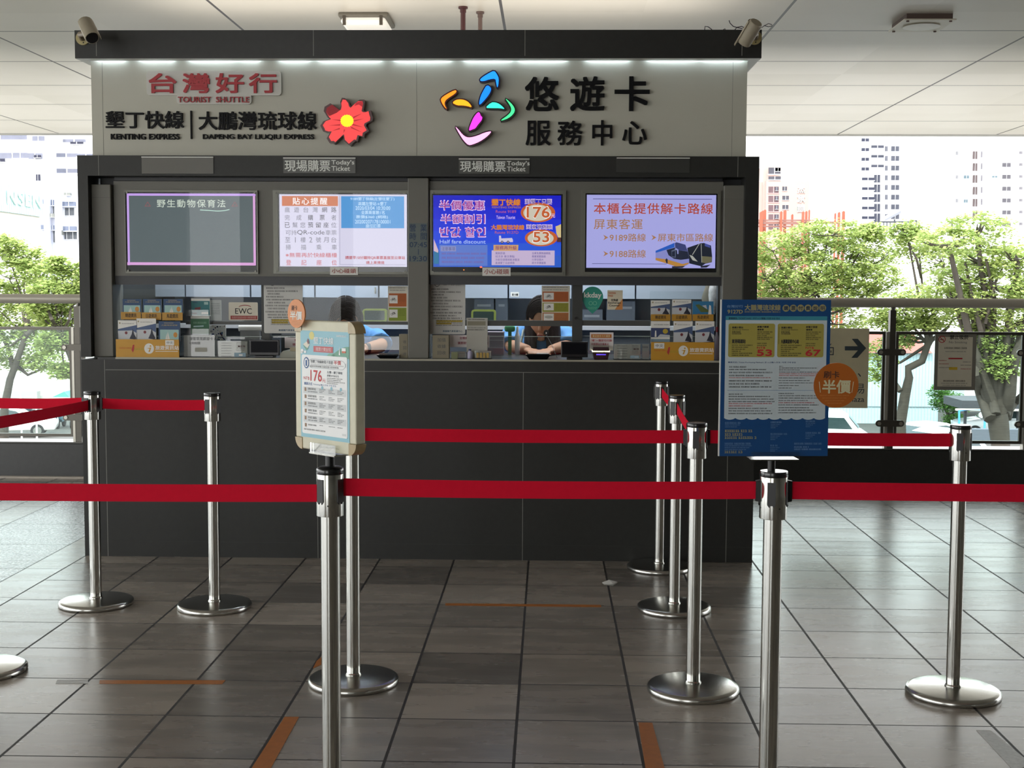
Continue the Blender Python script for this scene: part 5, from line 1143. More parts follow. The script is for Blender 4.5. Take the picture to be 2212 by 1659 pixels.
# ------------------------------------------------------------------ ceiling fittings, cameras, pipes
t = thing('ceiling_lamp', 'rectangular translucent ceiling lamp with corner clips above the booth', 'lamp', (.88, 1.9, ZC))
b = MB(); b.box(.745, 1.065, 1.70, 2.10, ZC - .028, ZC, M('lamp_tray', '#6c675c', .5), .01); b.build('tray', t)
b = MB(); b.box(.76, 1.05, 1.705, 2.09, ZC - .075, ZC - .026, M('lamp_diffuser', '#e9e4da', .35, emit=.35), .025); df = b.build('diffuser', t)
for x in (.785, 1.02):
    for y in (1.703, 2.08): b = MB(); b.box(x - .01, x + .01, y - .004, y + .008, ZC - .08, ZC - .022, M('lamp_clip', '#4a4238', .5)); b.build('clip', df)
def squarelamp(label, x, y):
    t = thing('downlight', label, 'lamp', (x, y, ZC))
    b = MB(); b.box(x - .145, x + .145, y - .18, y + .18, ZC - .035, ZC, M('lamp_box_brown', '#5a4a44', .6)); b.build('housing', t)
    b = MB(); b.box(x - .165, x + .165, y - .2, y + .2, ZC - .043, ZC - .035, M('lamp_plate', '#cfc8b8', .4), .003); p = b.build('face_plate', t)
    b = MB(); b.lathe([(.085, -.0435), (.11, -.0445), (.118, -.05), (.085, -.052)], M('lamp_ring', '#e5e2da', .4), 28, (x, y, ZC)); b.build('ring', t)
    b = MB(); b.lathe([(.0, -.0442), (.086, -.0442)], M('lamp_lens', '#8b8f9a', .2), 28, (x, y, ZC)); b.build('lens', t)
    for sx in (-.135, .135):
        for sy in (-.17, .17): b = MB(); b.lathe([(.010, -.0435), (.010, -.05), (0, -.052)], M('lamp_screw', '#5a4038', .4), 10, (x + sx, y + sy, ZC)); b.build('screw', p)
squarelamp('square ceiling downlight with a round lens right of the booth', 4.5, 1.95)
def pipe(label, x, y, r, col):
    t = thing('ceiling_pipe', label, 'pipe', (x, y, zt1)); mt = M('pipe' + col[1:], col, .45)
    b = MB(); b.lathe([(r, zt1), (r, ZC)], mt, 18, (x, y, 0)); b.build('pipe_run', t)
    b = MB(); b.lathe([(r * 1.9, ZC - .012), (r * 1.9, ZC)], mt, 18, (x, y, 0)); b.lathe([(r * 1.25, ZC - .035), (r * 1.25, ZC - .012)], mt, 18, (x, y, 0)); b.build('flange', t)
pipe('thick maroon pipe from the booth roof to the ceiling', 1.553, 1.55, .0155, '#4a2426')
pipe('thinner brown pipe from the booth roof to the ceiling', 1.652, 1.70, .0135, '#6a5650')
def cctv(label, bx, bz, aim, back):
    """bullet camera on a round base plate; aim: front end, back: rear end"""
    t = thing('security_camera', label, 'camera', (bx, YF, bz)); iv = M('camera_ivory', '#a39a86', .5, var=.12); cr = M('camera_cream', '#b5a878', .5)
    b = MB(); b.tube([(bx, YF - .012, bz), (bx, YF, bz)], .036, cr, 24); bp_ = b.build('base_plate', t)
    b = MB(); b.tube([(bx + .004, YF - .013, bz - .024), (bx + .004, YF - .012, bz - .024)], .0035, ink, 8); b.build('screw', bp_)
    f, k = Vector(aim), Vector(back); d = (f - k).normalized()
    mid = k.lerp(f, .45)
    b = MB(); b.tube([(bx, YF - .012, bz), (bx, YF - .05, bz + .012), mid + Vector((0, .0, -.02))], [.018, .014, .013], M('camera_bracket', '#7d6f5c', .5), 12); b.build('bracket', t)
    b = MB(); b.tube([k, k + d * .008, f - d * .004, f], [.030, .036, .036, .034], iv, 24, True); h_ = b.build('housing', t)
    b = MB(); b.tube([f - d * .001, f + d * .0015], .0305, M('camera_glass', '#15161a', .1), 24); b.build('lens_window', h_)
    up = Vector((0, 0, 1)); up = (up - d * up.dot(d)).normalized(); sd_ = d.cross(up)
    vs = []; n = 9
    for q0 in (k + d * .01, f + d * .028):
        for ro in (.0385, .041):
            for j in range(n): a = radians(10 + 160 * j / (n - 1)); vs.append(q0 + (sd_ * cos(a) + up * sin(a)) * ro)
    fs = []
    for j in range(n - 1):
        fs += [(j, j + 1, 2 * n + j + 1, 2 * n + j), (n + j, 3 * n + j, 3 * n + j + 1, n + j + 1), (j, n + j, n + j + 1, j + 1), (2 * n + j, 2 * n + j + 1, 3 * n + j + 1, 3 * n + j)]
    fs += [(0, 2 * n, 3 * n, n), (n - 1, 2 * n - 1, 4 * n - 1, 3 * n - 1)]
    b = MB(); b.add(vs, fs, iv, True); b.build('sun_hood', t)
    return t
cctv('ivory bullet camera pointing right at the left end of the booth fascia', KX(180, 83, YF), KZ(180, 83, YF), tuple(onY(199, 81, -.10)), tuple(onY(184, 50, .02)))
cctv('ivory bullet camera pointing left at the right end of the booth fascia', KX(1630, 82, YF), KZ(1630, 82, YF), tuple(onY(1607, 93, .05)), tuple(onY(1634, 48, -.03)))
b = MB(); wm = M('cable_dark', '#2a2434', .5); Yw = YF + .05
for pts in ([(1522, 66), (1523, 57), (1530, 58), (1538, 64)], [(1575, 44), (1577, 50), (1584, 57), (1594, 60), (1604, 62)], [(1586, 66), (1592, 59), (1602, 57), (1608, 60)], [(1560, 66), (1566, 62), (1568, 66)]):
    b.tube([onY(px, py, Yw) for px, py in pts], .0022, wm, 6)
tag(b.build('loose_cables', org=(KX(1565, 66, Yw), Yw, zt1)), 'dark loose cable ends on top of the fascia left of the right bullet camera', 'cable', kind=None)
b = MB(); b.tube([onY(px, py, Yw) for px, py in ((1645, 60), (1652, 55), (1660, 51), (1667, 53), (1668, 56), (1660, 58), (1650, 55))], .0018, wm, 6); tag(b.build('cable_loop'), 'thin dark cable loop behind the right bullet camera', 'cable')
# ------------------------------------------------------------------ queue barrier
SH = .982
def make_stanchion():
    t = thing('barrier_post', 'x', 'stanchion', (0, 0, 0), 0, 'steel queue barrier posts')
    b = MB(); b.lathe([(.160, 0), (.1665, .002), (.168, .006), (.167, .018), (.160, .0235), (.150, .0255), (.06, .031), (.030, .032), (.030, .036)], steel_b, 56); b.build('base', t)
    b = MB(); b.lathe([(.0255, .032), (.0255, .858)], steel, 32); b.lathe([(.029, .034), (.0262, .040)], steel, 32); b.build('pole', t)
    b = MB(); b.lathe([(.026, .855), (.0365, .855), (.0368, .857), (.0368, .966), (.0362, .968)], steel, 40); hd = b.build('head', t)
    b = MB(); b.lathe([(.0366, .967), (.0374, .969), (.0374, .978), (.036, .982), (0, .9825)], M('cap_black', '#17181a', .22, coat=.3), 40); b.build('cap', t)
    for k in range(4):
        a = pi / 2 * k; ca, sa = cos(a), sin(a)
        b = MB(); w_ = .011
        P = lambda u, v, o: (ca * o - sa * u, sa * o + ca * u, v)
        pr = [(-w_, .955), (w_, .955), (w_, .895), (w_ * .5, .888), (w_ * .3, .893), (-w_ * .3, .893), (-w_ * .5, .888), (-w_, .895)]
        vs = [P(u, v, .0385) for u, v in pr] + [P(u, v, .030) for u, v in pr]; n = len(pr)
        b.add(vs, [tuple(range(n - 1, -1, -1))] + [(i, (i + 1) % n, (i + 1) % n + n, i + n) for i in range(n)], black); b.build('belt_slot', hd)
        b = MB(); a2 = a + .6; b.tube([(cos(a2) * .036, sin(a2) * .036, .885), (cos(a2) * .0372, sin(a2) * .0372, .885)], .002, ink, 8); b.build('rivet', hd)
    return t
posts = {}
HP, IP = onZ(713, 1011, SH), onZ(1672, 1017, SH)
SPEC = [('A', 'steel barrier post before the left end of the booth where two red belts come in', .028, -.873, -25), ('B', 'steel barrier post before the booth, second from the left', .585, -.906, -25),
        ('C', 'steel barrier post mostly hidden behind the snap frame poster', 1.385, -2.006, -15), ('D', 'steel barrier post touching the booth front, rearmost of the three in line', 2.683, .012, -35),
        ('E', 'steel barrier post in the middle of the three in line', 2.678, -.852, -35), ('F', 'steel barrier post nearest of the three in line, before the right end of the booth', 2.633, -2.05, -10),
        ('G', 'steel barrier post standing alone in front of the no smoking notice', 3.572, -2.052, -20), ('H', 'near steel barrier post carrying the snap frame poster', HP.x, HP.y, 55),
        ('I', 'near steel barrier post carrying the blue fare board', IP.x, IP.y, -18), ('J', 'steel barrier post cut off by the left picture edge, only its base in view', -.045, -1.93, 0)]
proto = make_stanchion(); first = True
for k, lab, x, y, a in SPEC:
    if first: o = proto; o.location = (x, y, 0); o.rotation_euler = (0, 0, radians(a)); o['label'] = lab; first = False
    else: o = dup(proto, (x, y, 0), radians(a), lab)
    posts[k] = Vector((x, y, 0))
# the rightmost and leftmost front belts and the far left belt run to posts outside the view
far = {'L': Vector((.2, HP.y, 0)), 'R': Vector((4.3, IP.y, 0)), 'W': Vector((-.75, -.84, 0))}
def belt(label, a, c, sag=.006, z0=.926, z1=.926, tab=0):
    a = Vector((a.x, a.y, z0)); c = Vector((c.x, c.y, z1)); d = (c - a); d.z = 0; d.normalize(); a = a + d * .034; c = c - d * .034
    s = Vector((-d.y, d.x, 0)); hw = .0235; n = 14; vs = []
    for i in range(n + 1):
        u = i / n; p = a.lerp(c, u) - Vector((0, 0, sag * 4 * u * (1 - u))); tw = .05 * sin(u * 5 + a.x)
        for o in (-.0009, .0009):
            for v in (-hw, hw): vs.append(p + s * (o + tw * v * .4) + Vector((0, 0, v)))
    fs = []
    for i in range(n):
        q = i * 4; r = q + 4; fs += [(q, r, r + 1, q + 1), (q + 2, q + 3, r + 3, r + 2), (q, q + 2, r + 2, r), (q + 1, r + 1, r + 3, q + 3)]
    fs += [(0, 1, 3, 2), (n * 4, n * 4 + 2, n * 4 + 3, n * 4 + 1)]
    t = thing('barrier_belt', label, 'belt', tuple((a + c) / 2), 0, 'red retractable barrier belts')
    b = MB(); b.add(vs, fs, belt_m); b.build('webbing', t)
    e = a if tab == 0 else c; dd = d if tab == 0 else -d
    b = MB(); q0 = e + dd * .002; q1 = e + dd * .014; zt, zb_ = .0275, -.031
    v = [q0 + s * k * .008 + Vector((0, 0, z)) for k in (-1, 1) for z in (zb_, zt)] + [q1 + s * k * .006 + Vector((0, 0, z)) for k in (-1, 1) for z in (zb_ + .002, zt - .002)]
    b.add(v, [(0, 1, 3, 2), (4, 6, 7, 5), (0, 4, 5, 1), (2, 3, 7, 6), (1, 5, 7, 3), (0, 2, 6, 4)], black); b.build('end_clip', t)
belt('red belt between the two left posts in front of the booth', posts['A'], posts['B'], .004, .928, .926)
belt('red belt leaving the left booth post towards the left picture edge, along the railing', far['W'], posts['A'], .010, .936, .930, 1)
belt('red belt slanting from the left booth post to the post cut off at the left', posts['J'], posts['A'], .003, .934, .922, 1)
belt('red belt from behind the snap frame poster to the line of three posts', posts['C'], posts['F'], .003, .926, .931, 1)
belt('short red belt joining the rear and middle posts of the line of three', posts['D'], posts['E'], .008)
belt('short red belt joining the middle and nearest posts of the line of three', posts['E'], posts['F'], .010)
belt('red belt passing behind the blue fare board to the lone right post', posts['F'], posts['G'], .003, .932, .927, 0)
belt('red belt in the front row running left from the snap frame poster post', far['L'], posts['H'], .003, .912, .914, 0)
belt('red belt in the front row between the two poster carrying posts', posts['H'], posts['I'], .004, .931, .930, 1)
belt('red belt in the front row running right from the blue fare board post', posts['I'], far['R'], .004, .930, .934, 0)
# bodies of the off-view posts that hold the belts
for k, lab in (('L', 'steel barrier post out of view at the left end of the front belt'), ('R', 'steel barrier post out of view at the right end of the front belt'), ('W', 'steel barrier post out of view beside the left railing')):
    dup(proto, tuple(far[k]), 0, lab)

# ------------------------------------------------------------------ snap frame poster (on post H)
H = posts['H']; zf0 = KZ(705, 978, H.y - .03); zf1 = KZ(708, 694, H.y - .03)
ANG = radians(-43)
pos = Vector((KX(712, 840, H.y), H.y, zf0))
t = thing('snap_frame_poster', 'weathered ivory snap frame holding a light blue fare poster, turned to the left', 'poster', tuple(pos), ANG)
FW, FH, FT = .262, zf1 - zf0, .031
ivf = M('frame_ivory', '#cfccb4', .45, var=.14, vs=25); ivc = M('corner_tan', '#a8946a', .35, var=.25, vs=40, coat=.3); gro = M('frame_grime', '#7d7150', .7)
b = MB(); w_ = .031
for q in ((-FW / 2, -FW / 2 + w_, .03, FH - .03), (FW / 2 - w_, FW / 2, .03, FH - .03), (-FW / 2 + .028, FW / 2 - .028, 0, w_ + .006), (-FW / 2 + .028, FW / 2 - .028, FH - w_, FH)):
    b.box(q[0], q[1], -FT / 2, FT / 2, q[2], q[3], ivf, .004)
b.box(-FW / 2 + .02, FW / 2 - .02, -FT / 2 + .006, FT / 2 - .006, .02, FH - .02, ivf)
b.box(-.07, .06, -FT / 2 - .0006, -FT / 2 + .002, .012, .0128, gro); b.box(FW / 2 - .034, FW / 2 - .0315, -FT / 2 - .0005, -FT / 2 + .004, .10, .26, gro); b.box(-FW / 2 + .029, -FW / 2 + .0315, -FT / 2 - .0005, -FT / 2 + .004, .14, .25, M('rust_stain', '#8a5a3c', .7))
b.build('frame', t, local=True)
for sx in (-1, 1):
    for zz in (0, 1):
        b = MB(); cx = sx * (FW / 2 - .03); cz = .03 if zz == 0 else FH - .03
        a0 = {(-1, 0): 180, (1, 0): 270, (1, 1): 0, (-1, 1): 90}[(sx, zz)]
        pts = [(cx, cz)] + [(cx + .031 * cos(radians(a0 + 90 * k / 6)), cz + .031 * sin(radians(a0 + 90 * k / 6))) for k in range(7)]
        b.prism(pts, -FT / 2 - .0015, FT / 2 + .0015, ivc); b.build('corner_cap', t, local=True)
px0, px1, pz0, pz1 = -FW / 2 + .026, FW / 2 - .026, .033, FH - .027
PW, PH = px1 - px0, pz1 - pz0
b = MB(); yb_ = -FT / 2 - .0012
b.box(px0, px1, yb_, -FT / 2 + .001, pz0, pz1, M('poster_aqua', '#8cc0cf', .45, var=.02))
ys = [yb_ - .0004 * (k + 1) for k in range(5)]
# crop frame of the art: u 0..1 left to right, v 0..1 top to bottom
U = lambda u: px0 + u * PW
V = lambda v: pz1 - v * PH
def q(u0, v0, u1, v1, mt, k=0): b.quad(U(u0), U(u1), V(v1), V(v0), ys[k], mt)
def tt(s, u0, v0, u1, v1, mt, k=1, bold=.008): b.text(s, U(u0), U(u1), V(v1), V(v0), ys[k], mt, 0, bold)
def pg(pts, mt, k=0): b.flat([(U(u), V(v)) for u, v in pts], ys[k], mt)
wp = M('poster_white', '#eceeee', .45, var=.01); lg = M('poster_palegrey', '#d5d9da', .5); hill = M('poster_hill', '#6fa58f', .5); gtx = M('poster_greytext', '#5a6068', .6); blt = M('poster_bluetext', '#4a6a9c', .6); rdt = M('poster_redtext', '#c8484c', .6)
pg([(.62, .24)] + [(.62 + .38 * k / 8, .24 - .10 * sin(pi / 2 * k / 8) - .01) for k in range(9)] + [(1, .24)], hill)
pg([(.52, .24), (.60, .20), (.70, .20), (.76, .24)], M('poster_hill2', '#7fb5a0', .5))
for (u, v, r) in ((.24, .045, .016),): b.disc(U(u), V(v), r * .7, r * .7, ys[0], M('poster_sun', '#d8d080', .5), 14)
for u, v, ru, rv in ((.04, .19, .06, .028), (.10, .20, .05, .02), (.0, .205, .05, .02)): b.disc(U(u) if u > 0 else U(.03), V(v), ru * PW * .5, rv * PH * .6, ys[1], wp, 16)
pg([(.06, .13), (.14, .10), (.20, .13), (.15, .165)], M('poster_cream', '#dfe6d8', .5), 1); pg([(.05, .135), (.15, .165), (.19, .16), (.13, .185)], hill, 1); pg([(.14, .10), (.165, .07), (.19, .11), (.17, .13)], M('poster_wine', '#8a5a60', .5), 2)
tt('墾丁快線', .28, .055, .69, .12, wp); b.lines(U(.75), U(.96), V(.045), .004, ys[1], wp, 2, .02)
q(.28, .14, .68, .195, M('poster_banner', '#c0585c', .5), 1); tt('購票付費說明', .33, .15, .64, .186, M('poster_bannertext', '#e8c8c8', .5), 2)
pg([(.80, .21), (.815, .13), (.83, .21)], wp, 2); q(.86, .145, .94, .172, wp, 2); q(.86, .172, .94, .19, M('poster_signred', '#c87050', .5), 2)
b.flat(rrect(U(.03), U(.965), V(.965), V(.225), .006), ys[1], wp)
ov = [(U(.13) + .06 * PW * cos(2 * pi * k / 24), V(.30) + .053 * PH * sin(2 * pi * k / 24)) for k in range(24)]
b.flat(ov, ys[2], blt); b.flat([(U(.13) + (x - U(.13)) * .72, V(.30) + (z - V(.30)) * .78) for x, z in ov], ys[3], wp); q(.115, .275, .15, .33, blt, 4)
b.add([(x, ys[2], z) for x, z in rrect(U(.16), U(.94), V(.345), V(.26), .018)] + [(x, ys[2], z) for x, z in rrect(U(.16) + .001, U(.94) - .001, V(.345) + .001, V(.26) - .001, .017)], [(k, (k + 1) % 24, 24 + (k + 1) % 24, 24 + k) for k in range(24)], M('poster_line', '#9aa6ac', .6))
tt('搭墾丁快線刷電子票證', .22, .268, .68, .298, gtx, 2); tt('半價', .70, .262, .84, .30, rdt, 2, .02)
b.lines(U(.22), U(.9), V(.312), .0012, ys[2], gtx, 7, .03); b.lines(U(.21), U(.80), V(.335), .004, ys[2], ink_g, 8, .03)
tt('NT$', .07, .43, .19, .462, rdt, 2, .004); tt('176', .215, .365, .45, .465, rdt, 2, .02); tt('元', .46, .44, .53, .47, rdt, 2)
tt('左營—墾丁單程', .56, .362, .87, .385, gtx, 2, .02); tt('原價 NT$352元', .56, .395, .80, .415, gtx, 2, .012)
for k in range(4): b.lines(U(.56), U(.56 + (.32, .28, .36, .22)[k]), V(.432 + .016 * k), .002, ys[2], ink_g, k, .012)
tt('購票方式', .08, .482, .25, .508, blt, 2, .02); tt('Ticketing 購入方法 구매 방법', .27, .488, .74, .506, blt, 2, 0)
for k in range(6):
    v = .55 + .067 * k
    if k % 2 == 0: q(.06, v - .025, .94, v + .038, lg, 2)
    q(.09, v - .018, .125, v + .016, M('poster_tan', '#9a7f68', .6), 3)
    b.lines(U(.16), U(.34), V(v), .0045 if k < 5 else .003, ys[3], ink_g, k, .02)
    if k < 5: b.lines(U(.16), U(.36), V(v + .022), .0025, ys[3], gtx, k + 3, .02)
    for j, u in enumerate((.40, .59, .77)):
        for m_ in range(3 if k < 5 else 1): b.lines(U(u), U(u + .13 - .03 * ((k + m_ + j) % 3)), V(v - .008 + .014 * m_), .0018, ys[3], gtx, k * 9 + j * 3 + m_, .014)
for j, u in enumerate((.46, .65, .84)): b.disc(U(u), V(.523), .0045, .005, ys[3], M('poster_aqua'), 12)
b.lines(U(.07), U(.52), V(.93), .003, ys[2], ink_g, 90, .03); q(.86, .925, .94, .945, lg, 2)
b.build('fare_poster', t, local=True)
b = MB(); b.tube([(-.10, -.034, FH + .018), (-.10, -.030, FH + .018)], .0385, M('orange_disc', '#d88a50', .5, var=.04), 30)
y = -.0346; cx, cz = -.10, FH + .018
b.text('刷卡', cx - .020, cx + .006, cz + .008, cz + .022, y, M('disc_brown', '#4a3028', .6), 0, .012); b.text('半價', cx - .026, cx + .026, cz - .016, cz + .006, y, paper, 0, .03)
for k in range(3): b.lines(cx - .024 + .003 * k, cx + .02 - .004 * k, cz - .022 - .0045 * k, .0015, y, M('disc_print', '#e0a878', .6), k, .01)
b.build('round_tag', t, local=True, label='orange round tag at the upper left corner')
b = MB(); b.box(-.055, .055, -.028, .028, -.008, -.004, steel); b.box(-.055, .055, -.028, -.024, -.008, .022, clear); b.build('bracket', t, local=True)
b = MB(); b.lathe([(.0125, SH + .001 - zf0), (.0125, -.008)], black, 18, (0, 0, 0)); b.lathe([(.033, SH + .0006 - zf0), (.03, SH + .004 - zf0), (.014, SH + .006 - zf0)], black, 24); b.build('neck', t, local=True)

# ------------------------------------------------------------------ blue fare board (on post I)
I = posts['I']; Yb = I.y - .0
bx0, bx1, bz0, bz1 = rect(1554, 647.5, 1792, 985, Yb - .02)
pos = Vector(((bx0 + bx1) / 2, Yb, bz0)); BW, BH = bx1 - bx0, bz1 - bz0
t = thing('fare_board', 'blue fare board with two yellow price panels on the near right post', 'sign board', tuple(pos), radians(4))
s = BW / 1040; sz = BH / 1478
X = lambda c: (c - 620) * s
Z = lambda c: (1550 - c) * sz
bl_m = M('board_blue', '#114a84', .38, var=.03, coat=.15); bw = M('board_white', '#c9d6dc', .45, var=.01); by = M('board_yellow', '#aba04e', .45); bc = M('board_cyan', '#3f93a8', .45); gold = M('board_gold', '#a8a070', .5); brd = M('board_red', '#c02f36', .5); bln = M('board_ink', '#20242a', .6); sky_t = M('board_skytext', '#6f93c0', .5)
yb0 = -.022
b = MB(); b.box(-BW / 2, BW / 2, yb0, yb0 + .005, 0, BH, bl_m); b.box(-BW / 2 - .003, -BW / 2, yb0, yb0 + .006, 0, BH, M('board_edge', '#e4e6e4', .4))
Y_ = [yb0 - .0004 * (k + 1) for k in range(5)]
def bq(x0, y0, x1, y1, mt, k=0): b.quad(X(x0), X(x1), Z(y1), Z(y0), Y_[k], mt)
def bt(st, x0, y0, x1, y1, mt, k=1, bold=.012): b.text(st, X(x0), X(x1), Z(y1), Z(y0), Y_[k], mt, 0, bold)
def bl_(x0, x1, yc, h, mt, sd=0, k=1, wd=40): b.lines(X(x0), X(x1), Z(yc + h / 2), h * sz, Y_[k], mt, sd, wd * s)
bt('台灣好行', 150, 122, 300, 148, sky_t, 0, .02); bt('9127D', 155, 168, 298, 202, gold, 0, .04); bt('大鵬灣琉球線', 318, 118, 658, 172, gold, 0, .02); bl_(318, 656, 186, 12, gold, 4, 0, 60)
for k, ch in enumerate('購票付費說明'):
    cx = 710 + 70 * k; b.disc(X(cx), Z(151 - k * .8), 33 * s, 33 * sz, Y_[0], gold, 24); bt(ch, cx - 20, 130, cx + 20, 170, M('board_darkblue', '#12324f', .5), 1, .02)
bq(138, 226, 1106, 1190, bw, 0); bq(138, 226, 1106, 264, bc, 1); bt('票價資訊 / TICKET FARE / チケット情報 / 티켓 요금 정보', 166, 238, 652, 256, M('board_darkblue'), 2, .02)
# scalloped lower edge of the white panel
for k in range(9):
    cx = 138 + 107.5 * (k + .5); b.disc(X(cx), Z(1182), 53 * s, 22 * sz, Y_[0] + .0002, bw, 20)
for x0, x1, pr, p0 in ((166, 608, '53', 440), (634, 1076, '67', 905)):
    b.flat(rrect(X(x0), X(x1), Z(612), Z(296), .005), Y_[1], by); d = x0 - 166
    bt('高鐵左營站', 200 + d, 324, 305 + d, 342, bln, 2, .03); bt('Zuoying Station', 200 + d, 348, 360 + d, 360, bln, 2, .01); bl_(200 + d, 280 + d, 375, 14, bln, 5, 2); bl_(200 + d, 300 + d, 392, 10, bln, 6, 2)
    bt('東港碼頭站' if d < 9 else '大鵬灣遊客中心站', 200 + d, 444, (330 if d < 9 else 370) + d, 482, bln, 2, .03)
    for k in range(6): bl_(200 + d, 400 + d - 37 * (k % 4), 500 + 19 * k, 9, bln, 30 + k, 2, 60)
    bt('刷電子票證', p0, 318, p0 + 108, 336, bln, 2, .03); bt('優惠價', p0, 344, p0 + 60, 360, bln, 2, .03)
    for k in range(5): bl_(p0, p0 + 150 - 30 * (k % 3), 375 + 17 * k, 8, bln, 50 + k, 2, 60)
    for k in range(2): bl_(p0, p0 + 95, 482 + 20 * k, 8, bln, 60 + k, 2)
    bt('NT$', p0, 514, p0 + 78, 534, brd, 2, .03); bt(pr, p0 + 2, 542, p0 + 142, 598, brd, 2, .06)
    bq(178 + d, 324, 182 + d, 488, M('board_olive', '#6f6828', .5), 2)
bt('購票方式 / Ticket Purchasing Method / きっぷ購入方法 / 티켓 구매 방법', 166, 654, 812, 670, M('board_navytext', '#3a5a8a', .6), 2, .012)
rows = [(704, 340, 11), (729, 540, 10), (757, 590, 11), (786, 505, 11), (806, 580, 7), (836, 588, 11), (864, 475, 12), (893, 590, 12)]
for k, (yy, x1, h) in enumerate(rows): bl_(178, x1, yy, h, brd if k == 4 else bln, 70 + k, 2, 70)
for k, (yy, x1) in enumerate(((698, 695), (714, 1020), (732, 860), (752, 1040), (768, 1075), (785, 1060), (808, 905), (832, 955), (855, 1060), (880, 850), (903, 780))): bl_(655, x1, yy, 7, brd if k in (4, 5) else bln, 90 + k, 2, 60)
bq(165, 924, 1075, 927, sky_t, 2)
for k, (yy, x1) in enumerate(((962, 318), (984, 575), (1008, 610), (1032, 622), (1050, 595), (1073, 410), (1097, 545), (1120, 590), (1145, 600))): bl_(178, x1, yy, 9, brd if k in (4, 5) else bln, 110 + k, 2, 60)
for k, (yy, x1) in enumerate(((955, 800), (976, 1040), (998, 1035), (1022, 940), (1042, 1000), (1063, 1045), (1090, 955), (1113, 990), (1137, 1020))): bl_(655, x1, yy, 8, brd if k == 4 else bln, 130 + k, 2, 60)
for yy, x1, h, mt in ((1235, 300, 14, sky_t), (1254, 288, 7, sky_t), (1272, 262, 7, sky_t), (1312, 414, 20, gold), (1345, 318, 20, gold), (1376, 450, 20, gold), (1432, 398, 14, sky_t), (1452, 410, 7, sky_t), (1470, 385, 7, sky_t), (1488, 360, 7, sky_t), (1512, 326, 20, gold)): bl_(148, x1, yy, h, mt, int(yy), 0, 50)
for x0, y0, x1 in ((586, 1228, 690), (586, 1340, 745), (586, 1450, 655), (922, 1218, 1015), (922, 1330, 1068), (815, 1432, 1080), (815, 1464, 955), (815, 1486, 1090)):
    bl_(x0, x1, y0, 13, sky_t, x0 + y0, 0, 50)
    if x0 != 815:
        for k in range(3): bl_(x0, x0 + 90 - 22 * k, y0 + 20 + 16 * k, 6, sky_t, x0 + k, 0, 40)
b.build('board', t, local=True)
b = MB(); cx, cz = (1806 - 1673) * (BW / 238), BH - (831 - 647.5) * (BH / 337.5); yy = yb0 - .004
b.tube([(cx, yy - .002, cz), (cx, yy + .001, cz)], .0595, M('orange_disc2', '#b8641c', .45, var=.04, coat=.2), 40); y = yy - .0026
k_ = .0597 / 207
b.text('刷卡', cx - 118 * k_, cx + 26 * k_, cz + 65 * k_, cz + 130 * k_, y, M('disc_brown'), 0, .02); b.text('半價', cx - 125 * k_, cx + 132 * k_, cz - 72 * k_, cz + 48 * k_, y, M('disc_cream', '#d5cfa8', .6), 0, .032)
for sx in (-1, 1): b.flat([(cx + sx * 155 * k_, cz + 34 * k_), (cx + sx * 162 * k_, cz + 34 * k_), (cx + sx * 148 * k_, cz - 66 * k_), (cx + sx * 142 * k_, cz - 66 * k_)], y, M('disc_cream'))
for k in range(4): b.lines(cx - (150 - 24 * k) * k_, cx + (118 - 22 * k) * k_, cz - (96 + 24 * k) * k_, .0022, y, M('disc_print2', '#d08a48', .6), k, .014)
b.build('round_tag', t, local=True, label='orange round tag sticking out at the right edge')
b = MB(); b.box(-.062, .066, -.03, .03, -.011, -.008, steel); b.box(-.062, .066, -.03, -.0275, -.011, .012, clear); b.box(-.045, .066, .02, .0225, -.011, .03, clear); b.build('bracket', t, local=True)
b = MB(); b.lathe([(.0105, SH + .001 - bz0), (.0105, -.0105)], black, 18); b.build('neck', t, local=True)

# ------------------------------------------------------------------ tape strips and scrap on the floor
tp = M('orange_tape', '#a8641f', .45, var=.25, vs=30); tw = M('worn_white_tape', '#b8b8b6', .5, var=.3, vs=60)
def tape(label, pts, mt):
    b = MB(); p = [onZ(x, y, 0) for x, y in pts]
    a = sum(p[i].x * p[(i + 1) % 4].y - p[(i + 1) % 4].x * p[i].y for i in range(4))
    if a < 0: p = p[::-1]
    b.add([(v.x, v.y, .0012) for v in p] + [(v.x, v.y, .0002) for v in p], [(0, 1, 2, 3)] + [(i, i + 4, (i + 1) % 4 + 4, (i + 1) % 4) for i in range(4)], mt); tag(b.build('floor_tape'), label, 'tape')
tape('thin orange tape strip across the floor before the booth centre', [(962, 1303.5), (1298, 1307), (1299, 1311.5), (962, 1308)], tp)
tape('orange tape strip across the floor in front of the two left posts', [(215, 1470), (487, 1470), (480, 1478), (215, 1477)], tp)
tape('worn whitish tape end left of the orange strip in front of the two left posts', [(124, 1469), (190, 1469), (190, 1477), (120, 1477)], tw)
tape('orange tape strip at the bottom edge, left of the snap frame poster post', [(615, 1549), (646, 1549), (582, 1665), (540, 1665)], tp)
tape('orange tape strip at the bottom edge, left of the blue fare board post', [(1379, 1561), (1409, 1562), (1437, 1665), (1395, 1665)], tp)
tape('short orange tape piece beside the base behind the snap frame poster post', [(684, 1428), (694, 1420), (694, 1436), (676, 1444)], tp)
tape('worn whitish tape strip at the lower right corner', [(2109, 1578), (2140, 1578), (2230, 1652), (2190, 1665)], tw)
b = MB(); p = [onZ(x, y, .004) for x, y in ((1300, 1258), (1316, 1255), (1335, 1257), (1324, 1264), (1305, 1262))]; b.add([(v.x, v.y, .004 + .006 * (i % 2)) for i, v in enumerate(p)], [(4, 3, 2, 1, 0)], paper); b.add([(v.x, v.y, .001) for v in p], [(0, 1, 2, 3, 4)], paper)
